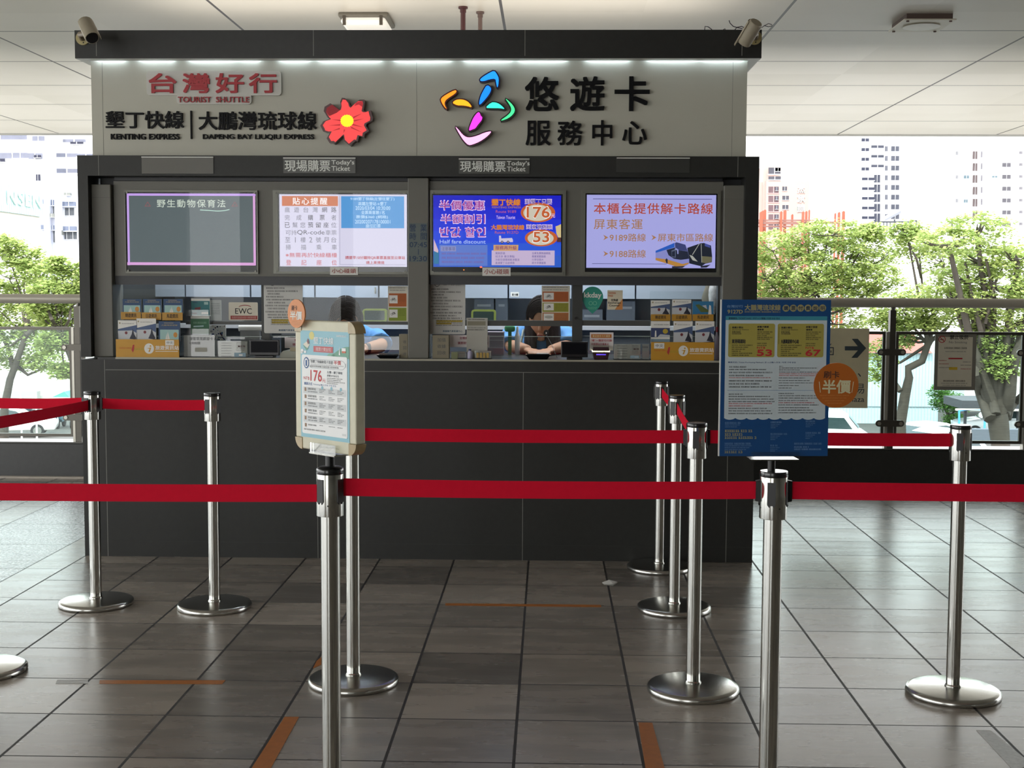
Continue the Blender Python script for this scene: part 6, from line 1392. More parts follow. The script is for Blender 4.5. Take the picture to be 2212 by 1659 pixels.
tag(b.build('paper_scrap'), 'small white paper scrap on the floor before the line of three posts', 'paper')
# ------------------------------------------------------------------ outside
GZ = -6.0
def at(px, py, D): return onY(px, py, CAM.y + D)
b = MB(); b.box(-400, 400, 4.2, 900, GZ - .3, GZ, M('pale_pavement', '#45443f', .85, var=.15, vs=2)); struct(b, 'ground')
def leaf_mat(name, c1, c2):
    mt = bpy.data.materials.new(name); mt.use_nodes = True; n = mt.node_tree; n.nodes.clear()
    o = n.nodes.new('ShaderNodeOutputMaterial'); g = n.nodes.new('ShaderNodeNewGeometry'); r = n.nodes.new('ShaderNodeValToRGB')
    r.color_ramp.elements[0].color = lin(c1) + [1]; r.color_ramp.elements[1].color = lin(c2) + [1]
    nz = n.nodes.new('ShaderNodeTexNoise'); nz.inputs['Scale'].default_value = .9; n.links.new(g.outputs['Position'], nz.inputs['Vector'])
    ad = n.nodes.new('ShaderNodeMath'); ad.operation = 'MULTIPLY_ADD'; ad.inputs[1].default_value = .6; n.links.new(g.outputs['Random Per Island'], ad.inputs[0])
    m3 = n.nodes.new('ShaderNodeMath'); m3.operation = 'MULTIPLY'; m3.inputs[1].default_value = .5; n.links.new(nz.outputs['Fac'], m3.inputs[0]); n.links.new(m3.outputs[0], ad.inputs[2]); n.links.new(ad.outputs[0], r.inputs[0])
    d = n.nodes.new('ShaderNodeBsdfDiffuse'); t = n.nodes.new('ShaderNodeBsdfTranslucent'); mx = n.nodes.new('ShaderNodeMixShader'); mx.inputs[0].default_value = .45
    n.links.new(r.outputs[0], d.inputs[0]); n.links.new(r.outputs[0], t.inputs[0]); n.links.new(d.outputs[0], mx.inputs[1]); n.links.new(t.outputs[0], mx.inputs[2]); n.links.new(mx.outputs[0], o.inputs[0]); return mt
LF = leaf_mat('leaf_green', '#587a34', '#cbd58a'); LD = leaf_mat('leaf_deep', '#2c5a2a', '#6f9a48'); bark = M('grey_bark', '#3d372f', .85, var=.3, vs=6, bump=.5, bs=12)
def tree(label, D, trunk, crowns, mat=LF, dens=1.0, seed=0, limbs=()):
    rd = random.Random(seed); P = lambda px, py, dd=0: at(px, py, D + dd); mpp = D / F_PX
    t = thing('tree', label, 'tree', (P(trunk[0][0], 700).x, CAM.y + D, GZ))
    b = MB(); base = P(trunk[0][0], trunk[0][1]); pts = [P(x, y) for x, y, r in trunk]; rs = [r * mpp for x, y, r in trunk]
    if pts[0].z > GZ: pts = [Vector((pts[0].x, pts[0].y, GZ))] + pts; rs = [rs[0] * 1.15] + rs
    b.tube(pts, rs, bark, 9)
    for lm in limbs: b.tube([P(x, y, rd.uniform(-.4, .4)) for x, y, r in lm], [r * mpp for x, y, r in lm], bark, 7)
    top = pts[-1]; cs = []
    for (cx, cy, rx, ry) in crowns:
        dd = rd.uniform(-.5, .9) * rx * mpp; c = P(cx, cy, dd); cs.append((c, rx * mpp, ry * mpp))
        low = c - Vector((0, 0, ry * mpp * .35)); s0 = pts[rd.randrange(max(0, len(pts) - 2), len(pts))]
        mid = s0.lerp(low, .5) + Vector((rd.uniform(-.1, .1), 0, -.12 * abs(low.x - s0.x)))
        b.tube([s0, mid, low], [rs[-1] * .6, rs[-1] * .4, rs[-1] * .22], bark, 6)
        for k in range(5):
            e = c + Vector((rd.uniform(-.8, .8) * rx * mpp, rd.uniform(-.6, .6) * rx * mpp, rd.uniform(-.2, .6) * ry * mpp)); b.tube([low, low.lerp(e, .5) + Vector((0, 0, -.05)), e], [rs[-1] * .22, rs[-1] * .15, .008], bark, 5, False)
    b.build('trunk', t)
    lb = MB(); vs = []; fs = []
    for c, rx, rz in cs:
        nc = int(dens * 190 * max(.35, rx * rz))
        for k in range(nc):
            while True:
                u = Vector((rd.uniform(-1, 1), rd.uniform(-1, 1), rd.uniform(-.9, 1)))
                if .25 < u.length < 1: break
            u = u * (1 / u.length) * (u.length ** .5)
            q = c + Vector((u.x * rx, u.y * rx * .8, u.z * rz)); cr = rd.uniform(.14, .30)
            for j in range(20):
                a = rd.uniform(0, 2 * pi); rr = cr * math.sqrt(rd.random()); p = q + Vector((rr * cos(a), rr * sin(a), rd.uniform(-.06, .07) - .5 * rr * rr))
                l = rd.uniform(.06, .135); wd = l * rd.uniform(.34, .5); yw = rd.uniform(0, 2 * pi); pt = rd.uniform(-.7, .5); rl = rd.uniform(-.6, .6)
                d = Vector((cos(yw) * cos(pt), sin(yw) * cos(pt), sin(pt))); s = Vector((-sin(yw), cos(yw), 0)) * cos(rl) + Vector((0, 0, 1)) * sin(rl)
                o = len(vs); vs += [p, p + d * l * .5 + s * wd, p + d * l, p + d * l * .5 - s * wd]; fs.append((o, o + 1, o + 2, o + 3))
    lb.add(vs, fs, mat); lb.build('foliage', t); return t
tree('broad bright green tree rising from behind the right side of the booth', 40, [(1762, 990, 9), (1760, 800, 8), (1755, 690, 7), (1758, 620, 6)],
     [(1670, 530, 60, 34), (1655, 590, 60, 38), (1700, 620, 80, 40), (1745, 520, 62, 34), (1790, 500, 70, 26), (1800, 560, 90, 44), (1850, 520, 60, 26), (1760, 590, 90, 40), (1840, 610, 70, 44), (1890, 560, 50, 30), (1780, 640, 110, 32), (1640, 640, 60, 40), (1900, 600, 50, 30), (1880, 500, 34, 18), (1700, 690, 80, 40), (1800, 690, 70, 30)], LF, 1.0, 3)
tree('leaning tree with a crooked trunk seen through the glass right of the direction sign', 37, [(1944, 990, 15), (1945, 915, 12), (1955, 855, 11), (1964, 815, 9), (1962, 795, 8.5), (1992, 780, 8), (2004, 745, 7.5), (2010, 735, 7)],
     [(1960, 500, 34, 22), (1985, 530, 60, 26), (2040, 560, 70, 30), (1950, 660, 80, 28), (2010, 640, 80, 30), (2060, 680, 70, 26), (1920, 690, 40, 24), (1900, 780, 22, 50), (1990, 700, 40, 18), (1945, 720, 30, 30)], LF, 1.0, 5,
     limbs=([(2008, 738, 7), (1996, 712, 4), (1988, 690, 3)], [(2008, 738, 6), (2025, 725, 4), (2050, 705, 3)], [(1945, 845, 6), (1925, 815, 5), (1920, 780, 4), (1915, 750, 3)], [(1990, 600, 3), (1980, 560, 2.5), (1965, 530, 2)]))
tree('spreading tree with a stout many stemmed trunk at the right picture edge', 34, [(2160, 1010, 22), (2162, 960, 20), (2158, 920, 22), (2155, 895, 22)],
     [(2050, 520, 70, 32), (2110, 495, 70, 34), (2140, 560, 80, 32), (2200, 550, 60, 36), (2090, 600, 70, 28), (2180, 620, 70, 34), (2120, 660, 80, 30), (2190, 690, 60, 40), (2140, 740, 50, 40), (2160, 790, 45, 30), (2200, 750, 40, 40), (2105, 730, 36, 34), (2060, 640, 60, 30), (2230, 620, 50, 50)], LF, .95, 8,
     limbs=([(2140, 905, 14), (2118, 850, 11), (2106, 810, 9), (2110, 770, 8), (2120, 720, 6), (2100, 640, 4), (2085, 570, 3)], [(2150, 895, 12), (2142, 840, 8), (2138, 800, 7), (2146, 740, 5), (2150, 650, 4), (2130, 560, 3)], [(2172, 900, 15), (2182, 850, 13), (2186, 800, 12), (2196, 760, 10), (2215, 720, 8)], [(2172, 895, 10), (2192, 870, 8), (2212, 850, 7)], [(2128, 700, 4), (2150, 610, 3), (2165, 580, 2)]))
tree('dark bushy tree deep in the car park between the shed and the stout tree', 68, [(2050, 990, 6), (2050, 900, 5)], [(2045, 865, 34, 26), (2070, 870, 26, 20), (2030, 850, 20, 20), (2062, 905, 22, 12)], LD, .9, 10)
tree('bright green tree at the left picture edge beyond the railing', 36, [(8, 990, 11), (10, 880, 9), (22, 820, 8), (40, 770, 7), (58, 720, 6), (60, 690, 5)],
     [(15, 530, 34, 22), (55, 555, 44, 22), (20, 590, 60, 34), (90, 590, 50, 26), (-10, 650, 60, 40), (60, 640, 60, 30), (30, 700, 60, 30), (90, 720, 50, 30), (30, 770, 60, 30), (100, 780, 40, 22), (-20, 740, 40, 50)], LF, .9, 12,
     limbs=([(30, 800, 6), (20, 760, 5), (5, 720, 4), (-10, 690, 3)], [(56, 725, 5), (80, 700, 4), (98, 670, 3)], [(36, 790, 5), (60, 810, 3), (85, 800, 2)]))
tree('bright green tree beyond the railing touching the left side of the booth', 33, [(205, 990, 9), (180, 880, 8), (165, 800, 7), (140, 740, 6), (125, 710, 5)],
     [(125, 570, 22, 16), (150, 610, 44, 26), (110, 630, 44, 22), (160, 660, 40, 34), (120, 690, 40, 26), (150, 730, 40, 26), (90, 665, 40, 20), (140, 800, 22, 16), (180, 600, 30, 40), (110, 740, 30, 20)], LF, .9, 15,
     limbs=([(128, 715, 5), (112, 690, 4), (100, 660, 3), (106, 620, 2)], [(132, 725, 4), (150, 690, 3), (155, 650, 2)]))

def blk(mb, px0, py0, px1, py1, D, mat, depth=10, off=0):
    a = at(px0, (py0 + py1) / 2, D).x; c = at(px1, (py0 + py1) / 2, D).x; z0 = at((px0 + px1) / 2, py1, D).z; z1 = at((px0 + px1) / 2, py0, D).z; Y = CAM.y + D
    mb.box(a, c, Y + off, Y + off + depth, max(z0, GZ) if py1 > 900 else z0, z1, mat); return mb
def building(name, label, D, walls, color, depth=14, cat='building'):
    mt = M('facade_' + color[1:], color, .75, var=.03, vs=.3)
    px = sum(w_[0] + w_[2] for w_ in walls) / len(walls) / 2
    t = thing(name, label, cat, (at(px, 700, D).x, CAM.y + D, GZ))
    for w_ in walls:
        m_ = MB(); a = at(w_[0], (w_[1] + 500) / 2, D).x; c = at(w_[2], (w_[1] + 500) / 2, D).x; z1 = at((w_[0] + w_[2]) / 2, w_[1], D).z; o = w_[3] if len(w_) > 3 else 0
        m_.box(a, c, CAM.y + D + o, CAM.y + D + o + depth, GZ, z1, mt); m_.build('wall', t)
    return t
def wins(t, D, rects, col='#5a5f6c', name='window', off=0, proj=.12, frame='#d8d8d8'):
    gm = M('pane_' + col[1:], [v * .62 for v in (int(col[1:3], 16), int(col[3:5], 16), int(col[5:7], 16))], .6, spec=.1, var=.25, vs=.6); fm_ = M('winframe_' + frame[1:], frame, .6)
    for r in rects:
        m_ = MB(); a = at(r[0], (r[1] + r[3]) / 2, D).x; c = at(r[2], (r[1] + r[3]) / 2, D).x; z0 = at((r[0] + r[2]) / 2, r[3], D).z; z1 = at((r[0] + r[2]) / 2, r[1], D).z; Y = CAM.y + D + off
        m_.box(a, c, Y - proj, Y + .05, z0, z1, gm); w_ = (c - a) * .06
        m_.box(a - w_, c + w_, Y - proj - .1, Y, z0 - w_, z0, fm_); m_.box((a + c) / 2 - w_ * .4, (a + c) / 2 + w_ * .4, Y - proj - .06, Y, z0, z1, fm_)
        m_.build(name, t)
# right: pink tower
D = 430
t = building('apartment_tower', 'pink apartment block with a roof penthouse beyond the right of the booth', D, [(1655, 391, 1747, 0), (1641, 392, 1655, 3), (1650, 358, 1688, 2)], '#b3948c')
wins(t, D, [(1660, 403 + 20 * k, 1682, 417 + 20 * k) for k in range(5)], '#a8888c', 'balcony_recess', 0, .1, '#d8a8a0'); wins(t, D, [(1674, 404 + 20 * k, 1681, 412 + 20 * k) for k in range(5)], '#7a7684', off=-.2)
wins(t, D, [(1690, 403, 1700, 412), (1690, 423, 1704, 432), (1690, 443, 1703, 452), (1660, 362, 1686, 376), (1660, 381, 1687, 388), (1675, 363, 1686, 370)], '#7f7c86')
m_ = MB(); Yp = CAM.y + D - .3
for k, ch in enumerate('杰京自'):
    a, c = at(1723, 410, D).x, at(1738, 410, D).x; z1, z0 = at(1730, 403 + 20.4 * k, D).z, at(1730, 417 + 20.4 * k, D).z; m_.text(ch, a, c, z0, z1, Yp, white, .25, .05)
m_.build('roof_lettering', t)
# right: white tower with dark windows
D = 410
t = building('apartment_tower', 'tall white apartment tower with rows of dark windows', D, [(1855, 230, 1985, 0), (1818, 330, 1856, 4)], '#dfdfdc')
rows = [300 + 20.9 * k for k in range(9)]
wins(t, D, [(1861, y - 1, 1877, y + 6) for y in rows[:4]] + [(1862, y, 1888, y + 6) for y in rows[4:]], '#5c5f74'); wins(t, D, [(1882, y + 14, 1909, y + 20) for y in rows[:3]] + [(1888, y - 6, 1901, y + 11) for y in rows[4:]], '#6a6c7c')
wins(t, D, [(1912, y + 16, 1917, y + 27) for y in rows[:-1]], '#6a6c80', off=0); wins(t, D, [(1925, y + 16, 1942, y + 27) for y in rows[:-1]], '#787a88'); wins(t, D, [(1960, y + 4, 1966, y + 10) for y in rows[:-1]], '#4c4c5c')
# right: wide white block
D = 350
t = building('apartment_block', 'wide white apartment block with scattered windows at the right edge', D, [(1985, 250, 2300, 0)], '#e4e4e2')
rows = [327 + 25.6 * k for k in range(7)]
wins(t, D, [(2101, y, 2111, y + 17) for y in rows[:6]], '#8c7c7c'); wins(t, D, [(2119, y, 2122, y + 13) for y in rows], '#9a94a0'); wins(t, D, [(2165, y + 25, 2183, y + 34) for y in rows[:6]], '#8c8890'); wins(t, D, [(2202, y, 2208, y + 6) for y in rows], '#a09aa4'); wins(t, D, [(2065, y, 2069, y + 8) for y in rows[::2]], '#a8a8b0'); wins(t, D, [(2082, 379, 2093, 386), (2082, 431, 2090, 438), (2143, 380, 2154, 384)], '#8fa8b4')
# right: white hall with a black framed roof pavilion
D = 150
t = building('white_hall', 'plain white hall with a black framed roof pavilion behind the right trees', D, [(1860, 498, 2260, 0)], '#ececea', 20)
m_ = MB(); bm_ = M('pavilion_black', '#33353c', .5)
for q in ((1884, 478, 1968, 481), (1884, 481, 1886, 500), (1892, 481, 1893.5, 500), (1900, 481, 1901, 500), (1908, 481, 1909, 500), (1915, 481, 1916, 500), (1922, 481, 1923, 500), (1966, 478, 1968, 500), (1978, 477, 1980, 500), (1966, 476, 1980, 478), (2055, 476, 2074, 478), (2055, 478, 2057, 500), (2072, 478, 2074, 500)): blk(m_, *q, D, bm_, .4, -.2)
z = at(1930, 472, D).z; a, c = at(1912, 470, D).x, at(1946, 470, D).x; m_.build('roof_pavilion', t); m_ = MB(); m_.add([(a, CAM.y + D, z - .3), (c, CAM.y + D, z + .6), (c, CAM.y + D + 2, z + .8), (a, CAM.y + D + 2, z - .1), (a, CAM.y + D, z - .1), (c, CAM.y + D, z + .9), (c, CAM.y + D + 2, z + 1.1), (a, CAM.y + D + 2, z + .1)], [(0, 1, 5, 4), (3, 2, 1, 0), (4, 5, 6, 7), (1, 2, 6, 5), (0, 4, 7, 3), (2, 3, 7, 6)], M('pavilion_roof', '#7d7f86', .5))
m_.box(a + 1, a + 1.15, CAM.y + D, CAM.y + D + .1, z - 1.4, z - .1, bm_); m_.build('tilted_canopy', t)
# orange steel frame
D = 130
t = thing('steel_frame', 'orange steel skeleton of a building under construction before the pink block', 'steel frame', (at(1740, 700, D).x, CAM.y + D, GZ)); om = M('primer_orange', '#944a32', .6, var=.12, vs=.5)
for k, (x0, x1, y) in enumerate(((1641, 1648, 459), (1650, 1655, 455), (1659.5, 1665, 451), (1685, 1690, 458), (1698, 1704, 454), (1721, 1725, 461), (1732.5, 1737, 458), (1745.5, 1750, 456), (1759, 1762, 451), (1803, 1806, 462), (1817, 1822, 458), (1833, 1839, 454))):
    m_ = MB(); o = (k % 3) * 1.4; a, c = at(x0, 480, D).x, at(x1, 480, D).x; zt = at(x0, y, D).z; m_.box(a, c, CAM.y + D + o, CAM.y + D + o + .3, GZ, zt, om); m_.prism([(a, zt), (c, zt), ((a + c) / 2, zt + .1)], CAM.y + D + o, CAM.y + D + o + .3, om); m_.build('column', t)
for q in ((1600, 474, 1761, 476.5), (1600, 478, 1761, 484), (1760, 478, 1835, 483), (1600, 487, 1720, 490), (1740, 481, 1790, 484)): m_ = MB(); blk(m_, *q, D, M('beam_brown', '#80594f', .6), .3, .35); m_.build('beam', t)

# left: upper white block with shaded balcony recesses painted as bands
D = 240
t = building('balcony_block', 'white apartment block with balcony shade painted as bands at the upper left', D, [(-140, 200, 96, 0), (92, 230, 190, 6)], '#e6e6e6')
wins(t, D, [(-60, 330, 25, 343), (28, 330, 60, 342), (60, 331, 92, 344), (-60, 289, 58, 302), (70, 294, 96, 305)], '#b8bace', 'recess_shade', 0, .1, '#e6e6e6'); wins(t, D, [(93, 324, 142, 333), (142, 325, 180, 331), (95, 358, 143, 368), (144, 358, 162, 366), (110, 293, 160, 300)], '#b8bace', 'recess_shade', 6, .1, '#e6e6e6')  # grey blue boxes paint the shade inside the balcony recesses
wins(t, D, [(75, 335, 89, 341), (79, 377, 88, 391), (-10, 343, 12, 350)], '#5c5c70', 'window', -.2); wins(t, D, [(154, 362, 164, 367), (127, 299, 156, 304)], '#5c5c70', 'window', 5.8)
D = 300
t = building('blue_grey_block', 'blue grey building with an orange sign band beside the booth, upper left', D, [(160, 250, 260, 0)], '#a9aec6')
wins(t, D, [(166, 300, 200, 312)], '#4a5284'); m_ = MB(); blk(m_, 181, 318, 204, 329, D, M('orange_signband', '#e07030', .5), .5, -.6); m_.build('sign_band', t)
D = 160
t = building('concrete_block', 'pale concrete building with blue grey bands and small windows left of the booth', D, [(88, 413, 230, 0), (100, 409, 112, -.8), (126, 412, 137, -1.2)], '#d6d8e2')
wins(t, D, [(90, 431, 105, 441), (105, 432, 126, 444), (137, 436, 164, 446), (90, 486, 105, 496), (105, 487, 126, 497), (137, 489, 166, 499)], '#aeb8d2', 'facade_band', 0, .3, '#c8ccd8'); wins(t, D, [(141, 449, 160, 466), (115, 446, 121, 463), (116, 499, 124, 524), (140, 500, 150, 517), (151, 500, 166, 517)], '#82868c')
wins(t, D, [(113, 462, 123, 470), (132, 498, 139, 508), (143, 417, 156, 423)], '#c9ccc4', 'air_conditioner', -.2, .6)
# teal sign wall
D = 110
t = thing('sign_building', 'cream building with a large pale teal corrugated sign wall at the left edge', 'building', (at(20, 700, D).x, CAM.y + D, GZ))
A, B_ = at(-70, 418, D - 6), at(92, 430, D + 10)
dv = (B_ - A); dv.z = 0; ln = dv.length; ang = math.atan2(dv.y, dv.x)
zA0, zA1 = at(-70, 446, D - 6).z, at(-70, 378, D - 6).z
def sbox(mb, u0, u1, z0, z1, w0, w1, mat):
    ux = Vector((cos(ang), sin(ang), 0)); nx = Vector((-sin(ang), cos(ang), 0)); vs = []
    for z in (z0, z1):
        for w_ in (w0, w1):
            for u in (u0, u1): p = A + ux * u + nx * w_; vs.append((p.x, p.y, z))
    mb.add(vs, [(0, 2, 3, 1), (4, 5, 7, 6), (0, 1, 5, 4), (2, 6, 7, 3), (0, 4, 6, 2), (1, 3, 7, 5)], mat)
m_ = MB(); sbox(m_, 0, ln, GZ, zA0 + .1, .3, 8, M('cream_wall', '#e2dcd2', .8)); m_.build('wall', t)
m_ = MB(); tl = M('teal_sheet', '#c2e6e2', .5, var=.05); tl2 = M('teal_groove', '#a8d4d0', .5)
sbox(m_, 0, ln, zA0, zA1, 0, .3, tl)
k = .3
while k < ln - .1: sbox(m_, k, k + .05, zA0, zA1, -.03, 0, tl2); k += .42
m_.build('sign_wall', t)
m_ = MB(); vs, fs, _ = txt('NSEN', 1.1, True); L0, L1 = ln * .48, ln * .96; zz0, zz1 = zA0 + (zA1 - zA0) * .28, zA0 + (zA1 - zA0) * .76
ux = Vector((cos(ang), sin(ang), 0)); nx = Vector((-sin(ang), cos(ang), 0))
m_.add([tuple(A + ux * (L0 + a_ * (L1 - L0)) + nx * (-.12 - d_ * .12) + Vector((0, 0, zz0 + b_ * (zz1 - zz0) - A.z))) for a_, b_, d_ in vs], fs, white); m_.build('lettering', t)
# left: low white building and poles seen through the glass
D = 78
t = building('low_white_building', 'low white building behind the left glass panel', D, [(-80, 770, 230, 0)], '#e2e0d6', 8); m_ = MB(); blk(m_, -60, 843, 90, 858, D, M('concrete_band', '#a9a8a6', .8), .5, -.7); m_.build('concrete_band', t)
m_ = MB(); a = at(112, 858, D - 3); c = at(150, 858, D - 3); p_ = at(138, 846, D - 3); m_.prism([(a.x, a.z), (c.x, c.z), (p_.x, p_.z)], CAM.y + D - 3, CAM.y + D - .5, M('teal_awning', '#4f9f92', .6)); m_.build('awning', t)
for k, px in enumerate((10, 41, 74)):
    m_ = MB(); p0 = at(px, 690, 50); m_.tube([(p0.x, p0.y, GZ), (p0.x, p0.y, p0.z)], .04, M('pole_white', '#bdbdb8', .5), 8); tag(m_.build('fence_pole', org=(p0.x, p0.y, GZ)), ['thin pale pole nearest the left picture edge, beyond the railing', 'thin pale pole, middle of the three beyond the left railing', 'thin pale pole nearest the booth, beyond the left railing'][k], 'pole', 'pale poles beyond the left railing')
# right: teal shed with red roof
D = 72
t = thing('corrugated_shed', 'pale blue corrugated shed with a red roof seen through the right glass', 'shed', (at(1920, 900, D).x, CAM.y + D, GZ))
a, c = at(1800, 760, D).x, at(2030, 760, D).x; zt = at(1950, 762, D).z; Y = CAM.y + D
m_ = MB(); cw = M('shed_sheet', '#b4c8ce', .6, var=.08, vs=.8); m_.box(a, c, Y, Y + 9, GZ, zt, cw)
k = a + .1
cg = M('shed_rib', '#a3b9c1', .6)
while k < c: m_.box(k, k + .04, Y - .03, Y, GZ, zt, cg); k += .17
m_.box(a, c, Y - .04, Y - .01, GZ + .9, GZ + .95, M('shed_rail', '#6f7d80', .6)); m_.build('wall', t)
m_ = MB(); rr_ = M('roof_red', '#b5584c', .7, var=.12, vs=.7); zp = at(1960, 722, D + 3).z
vs = [(a - .3, Y - .3, zt), (at(2012, 760, D).x, Y - .3, zt), (at(1972, 722, D + 4).x, Y + 4, zp), (a - .3, Y + 4, zp), (at(2012, 760, D).x, Y + 9, zt), (a - .3, Y + 9, zt)]
m_.add(vs, [(0, 1, 2, 3), (1, 4, 2), (4, 5, 3, 2), (0, 3, 5), (0, 5, 4, 1)], rr_); m_.build('roof', t)
D = 60
m_ = MB(); blk(m_, 2084, 796, 2260, 862, D + 14, M('tarp_white', '#e9e9e6', .7), 6); tag(m_.build('white_canopy'), 'white sheeted canopy building behind the stout trunk', 'building')
m_ = MB(); blk(m_, 2078, 866, 2260, 884, D + 4, M('awning_dark', '#3a3b40', .7), 3); blk(m_, 2066, 884, 2260, 888, D + 3, M('awning_lip', '#c9bcae', .6), .2); 
for px in (2086, 2200): p0 = at(px, 886, D + 4.5); m_.box(p0.x - .06, p0.x + .06, p0.y, p0.y + .1, GZ, p0.z, M('awning_dark'))
tag(m_.build('awning'), 'low dark awning with a pale lip beside the stout trunk', 'awning')
m_ = MB(); blk(m_, 2100, 928, 2260, 958, 50, M('low_wall', '#5d626c', .8), .4); p0 = at(2180, 930, 50); tag(m_.build('low_wall_block'), 'low grey wall behind the stout trunk at the right edge', 'low wall')
t = thing('pipe_gate', 'bright blue pipe frame in the car park behind the lone right post', 'gate', (at(2100, 930, 62).x, CAM.y + 62, GZ)); m_ = MB(); bp = M('pipe_blue', '#4f9fd0', .5)
p0, p1, p2 = at(2072, 950, 62), at(2072, 887, 62), at(2128, 885, 62); m_.tube([(p0.x, p0.y, GZ), p1, p2, (p2.x, p2.y, GZ)], .06, bp, 8); m_.build('frame', t)
# ---- cars
glassd = M('car_glass', '#2b3a3c', .08); tyre_m = M('tyre', '#17181a', .8)
def car(label, px, py, D, yaw, paint='#e8e8e8', kind='sedan'):
    p = at(px, py, D); t = thing('parked_car' if kind != 'van' else 'parked_van', label, 'car' if kind != 'van' else 'van', (p.x, p.y, GZ), yaw, 'cars in the car park')
    pm = M('paint_' + paint[1:], paint, .25, coat=.6, var=.01)
    if kind == 'van':
        low = [(-2.3, .35), (2.35, .35), (2.4, .9), (2.2, 1.15), (1.75, 1.45), (-2.3, 1.45)]; cab = [(-2.3, 1.45), (1.75, 1.45), (1.25, 2.05), (1.0, 2.2), (-2.15, 2.2), (-2.3, 2.1)]; W = .9
    else:
        low = [(-2.2, .32), (2.2, .32), (2.25, .62), (2.1, .78), (1.15, .94), (-1.5, .98), (-2.15, .92), (-2.25, .6)]; cab = [(-1.75, .96), (1.1, .92), (.45, 1.36), (.1, 1.46), (-.9, 1.47), (-1.35, 1.34)]; W = .87
    def body(poly, w0, w1, bev):
        bm = bmesh.new(); z0 = min(q[1] for q in poly); z1 = max(q[1] for q in poly); vl = []
        for s in (-1, 1): vl.append([bm.verts.new((q[0], s * (w0 + (w1 - w0) * (q[1] - z0) / (z1 - z0)), q[1])) for q in poly])
        n = len(poly); bm.faces.new(vl[0]); bm.faces.new(vl[1][::-1])
        for i in range(n): bm.faces.new((vl[0][i], vl[1][i], vl[1][(i + 1) % n], vl[0][(i + 1) % n]))
        bmesh.ops.recalc_face_normals(bm, faces=bm.faces[:]); bmesh.ops.bevel(bm, geom=bm.edges[:], offset=bev, segments=2, profile=.6, affect='EDGES'); return bm
    m_ = MB(); m_.bm(body(low, W, W, .10), pm, True); m_.build('body', t, local=True)
    m_ = MB(); m_.bm(body(cab, W - .05, W - .22, .07), pm, True); m_.build('roof', t, local=True)
    m_ = MB(); z0, z1 = cab[0][1], max(q[1] for q in cab)
    sw = lambda z: W - .05 - .17 * (z - z0) / (z1 - z0) + .012
    for s in (-1, 1):
        if kind == 'van': pr = [(-2.1, 1.52), (1.45, 1.52), (1.1, 1.98), (-2.1, 1.98)]
        else: pr = [(-1.35, 1.02), (.85, 1.0), (.42, 1.28), (-.0, 1.36), (-.8, 1.37), (-1.15, 1.28)]
        vs = [(x, s * sw(z), z) for x, z in pr]; m_.add(vs, [tuple(range(len(pr)))], glassd)
    f0, f1 = cab[1], cab[2]
    fx = lambda u: (f0[0] + (f1[0] - f0[0]) * u + .03, f0[1] + (f1[1] - f0[1]) * u + .02)
    a_, b__ = fx(.1), fx(.92); m_.add([(a_[0], -sw(a_[1]) + .1, a_[1]), (a_[0], sw(a_[1]) - .1, a_[1]), (b__[0], sw(b__[1]) - .1, b__[1]), (b__[0], -sw(b__[1]) + .1, b__[1])], [(0, 1, 2, 3)], glassd)
    m_.build('windows', t, local=True)
    for x in (-1.35, 1.4):
        for s in (-1, 1): m_ = MB(); m_.tube([(x, s * (W - .16), .32), (x, s * (W + .01), .32)], .32, tyre_m, 20); m_.tube([(x, s * (W + .005), .32), (x, s * (W + .02), .32)], .2, steel_b, 16); m_.build('wheel', t, local=True)
    for s in (-1, 1): m_ = MB(); xx, zz = low[1][0] + .0, .66 if kind != 'van' else .8; m_.box(xx - .12, xx + .03, s * (W - .2) - .16, s * (W - .2) + .16, zz - .07, zz + .07, M('headlamp', '#cfd6da', .1)); m_.build('headlamp', t, local=True)
    return t
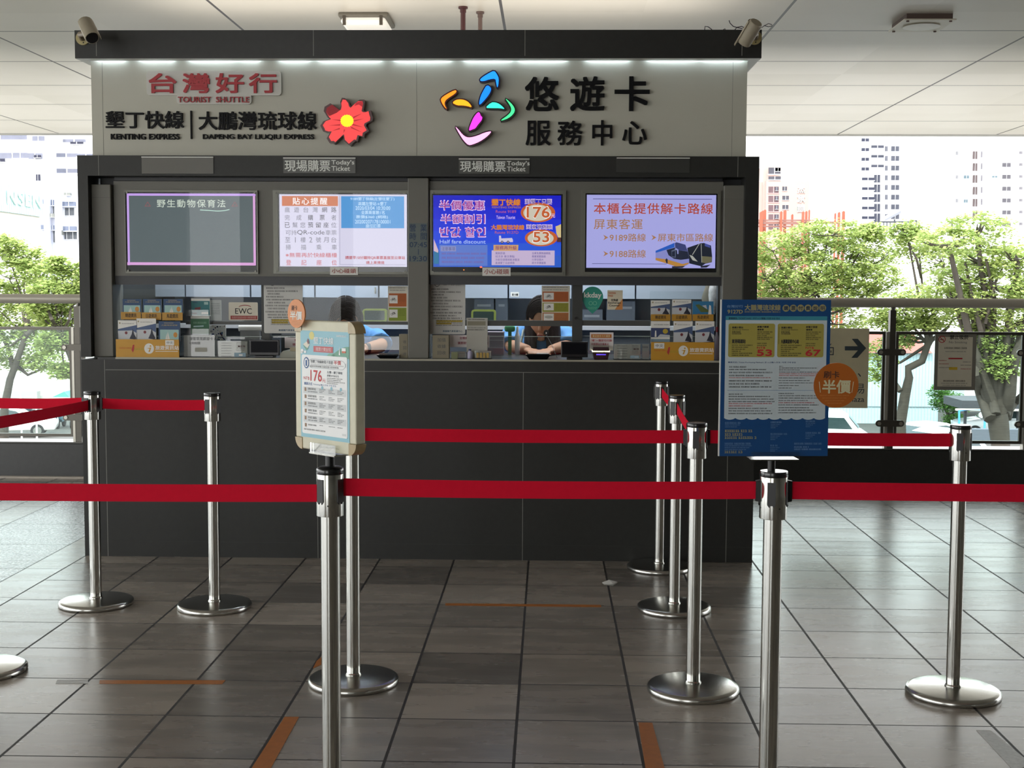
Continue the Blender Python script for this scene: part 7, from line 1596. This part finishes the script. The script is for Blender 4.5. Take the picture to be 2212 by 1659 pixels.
car('white car farthest of the three in the row seen through the right glass', 1990, 935, 58.4, radians(-152))
car('white car in the middle of the row of three seen through the right glass', 2012, 945, 55.9, radians(-152))
car('white car nearest in the row of three seen through the right glass', 2036, 955, 53.4, radians(-152))
car('white van with a long roof parked behind the blue fare board', 1765, 940, 56, radians(-12), '#ecebe8', 'van')
car('pale covered car beside the blue pipe frame', 2160, 925, 66, radians(175), '#d5d6da')
car('white car seen low through the left glass, behind the slanting belt', 20, 930, 63, radians(15), '#e6dfdc')
# ---- scooters at the left
def scooter(label, px, py, D, yaw, col):
    p = at(px, py, D); t = thing('scooter', label, 'scooter', (p.x, p.y, GZ), yaw, 'scooters parked beyond the left railing'); pm = M('scooter_' + col[1:], col, .3)
    m_ = MB(); m_.prism([(-.75, .45), (-.2, .35), (.25, .3), (.45, .45), (.62, 1.0), (.5, 1.02), (.3, .5), (-.1, .5), (-.15, .78), (-.85, .85), (-.95, .7)], -.15, .15, pm); m_.build('body', t, local=True)
    m_ = MB(); m_.box(-.8, -.12, -.13, .13, .8, .9, black, .03); m_.build('seat', t, local=True)
    for x in (-.6, .65): m_ = MB(); m_.tube([(x, -.06, .26), (x, .06, .26)], .26, tyre_m, 16); m_.build('wheel', t, local=True)
    m_ = MB(); m_.tube([(.5, -.34, 1.08), (.56, 0, 1.02), (.5, .34, 1.08)], .02, black, 8); m_.tube([(.62, 0, .3), (.53, 0, 1.02)], .03, steel_b, 8)
    for s in (-1, 1): m_.tube([(.5, s * .25, 1.08), (.5, s * .3, 1.25)], .01, black, 6); m_.box(.49, .51, s * .34 - .05, s * .34 + .05, 1.22, 1.32, black)
    m_.build('handlebar', t, local=True)
for k, (px, D, yw, col, w_) in enumerate(((70, 67, -84, '#2c3a46', 'dark blue scooter, first of the row from the left'), (101, 67, -84, '#c9ccd0', 'white scooter, second of the row from the left'), (132, 67, -84, '#3a6a7a', 'teal scooter, third of the row from the left'), (163, 67, -84, '#8c2f38', 'red scooter nearest the booth'))):
    scooter(w_ + ', beyond the left railing', px, 930, D, radians(yw), col)
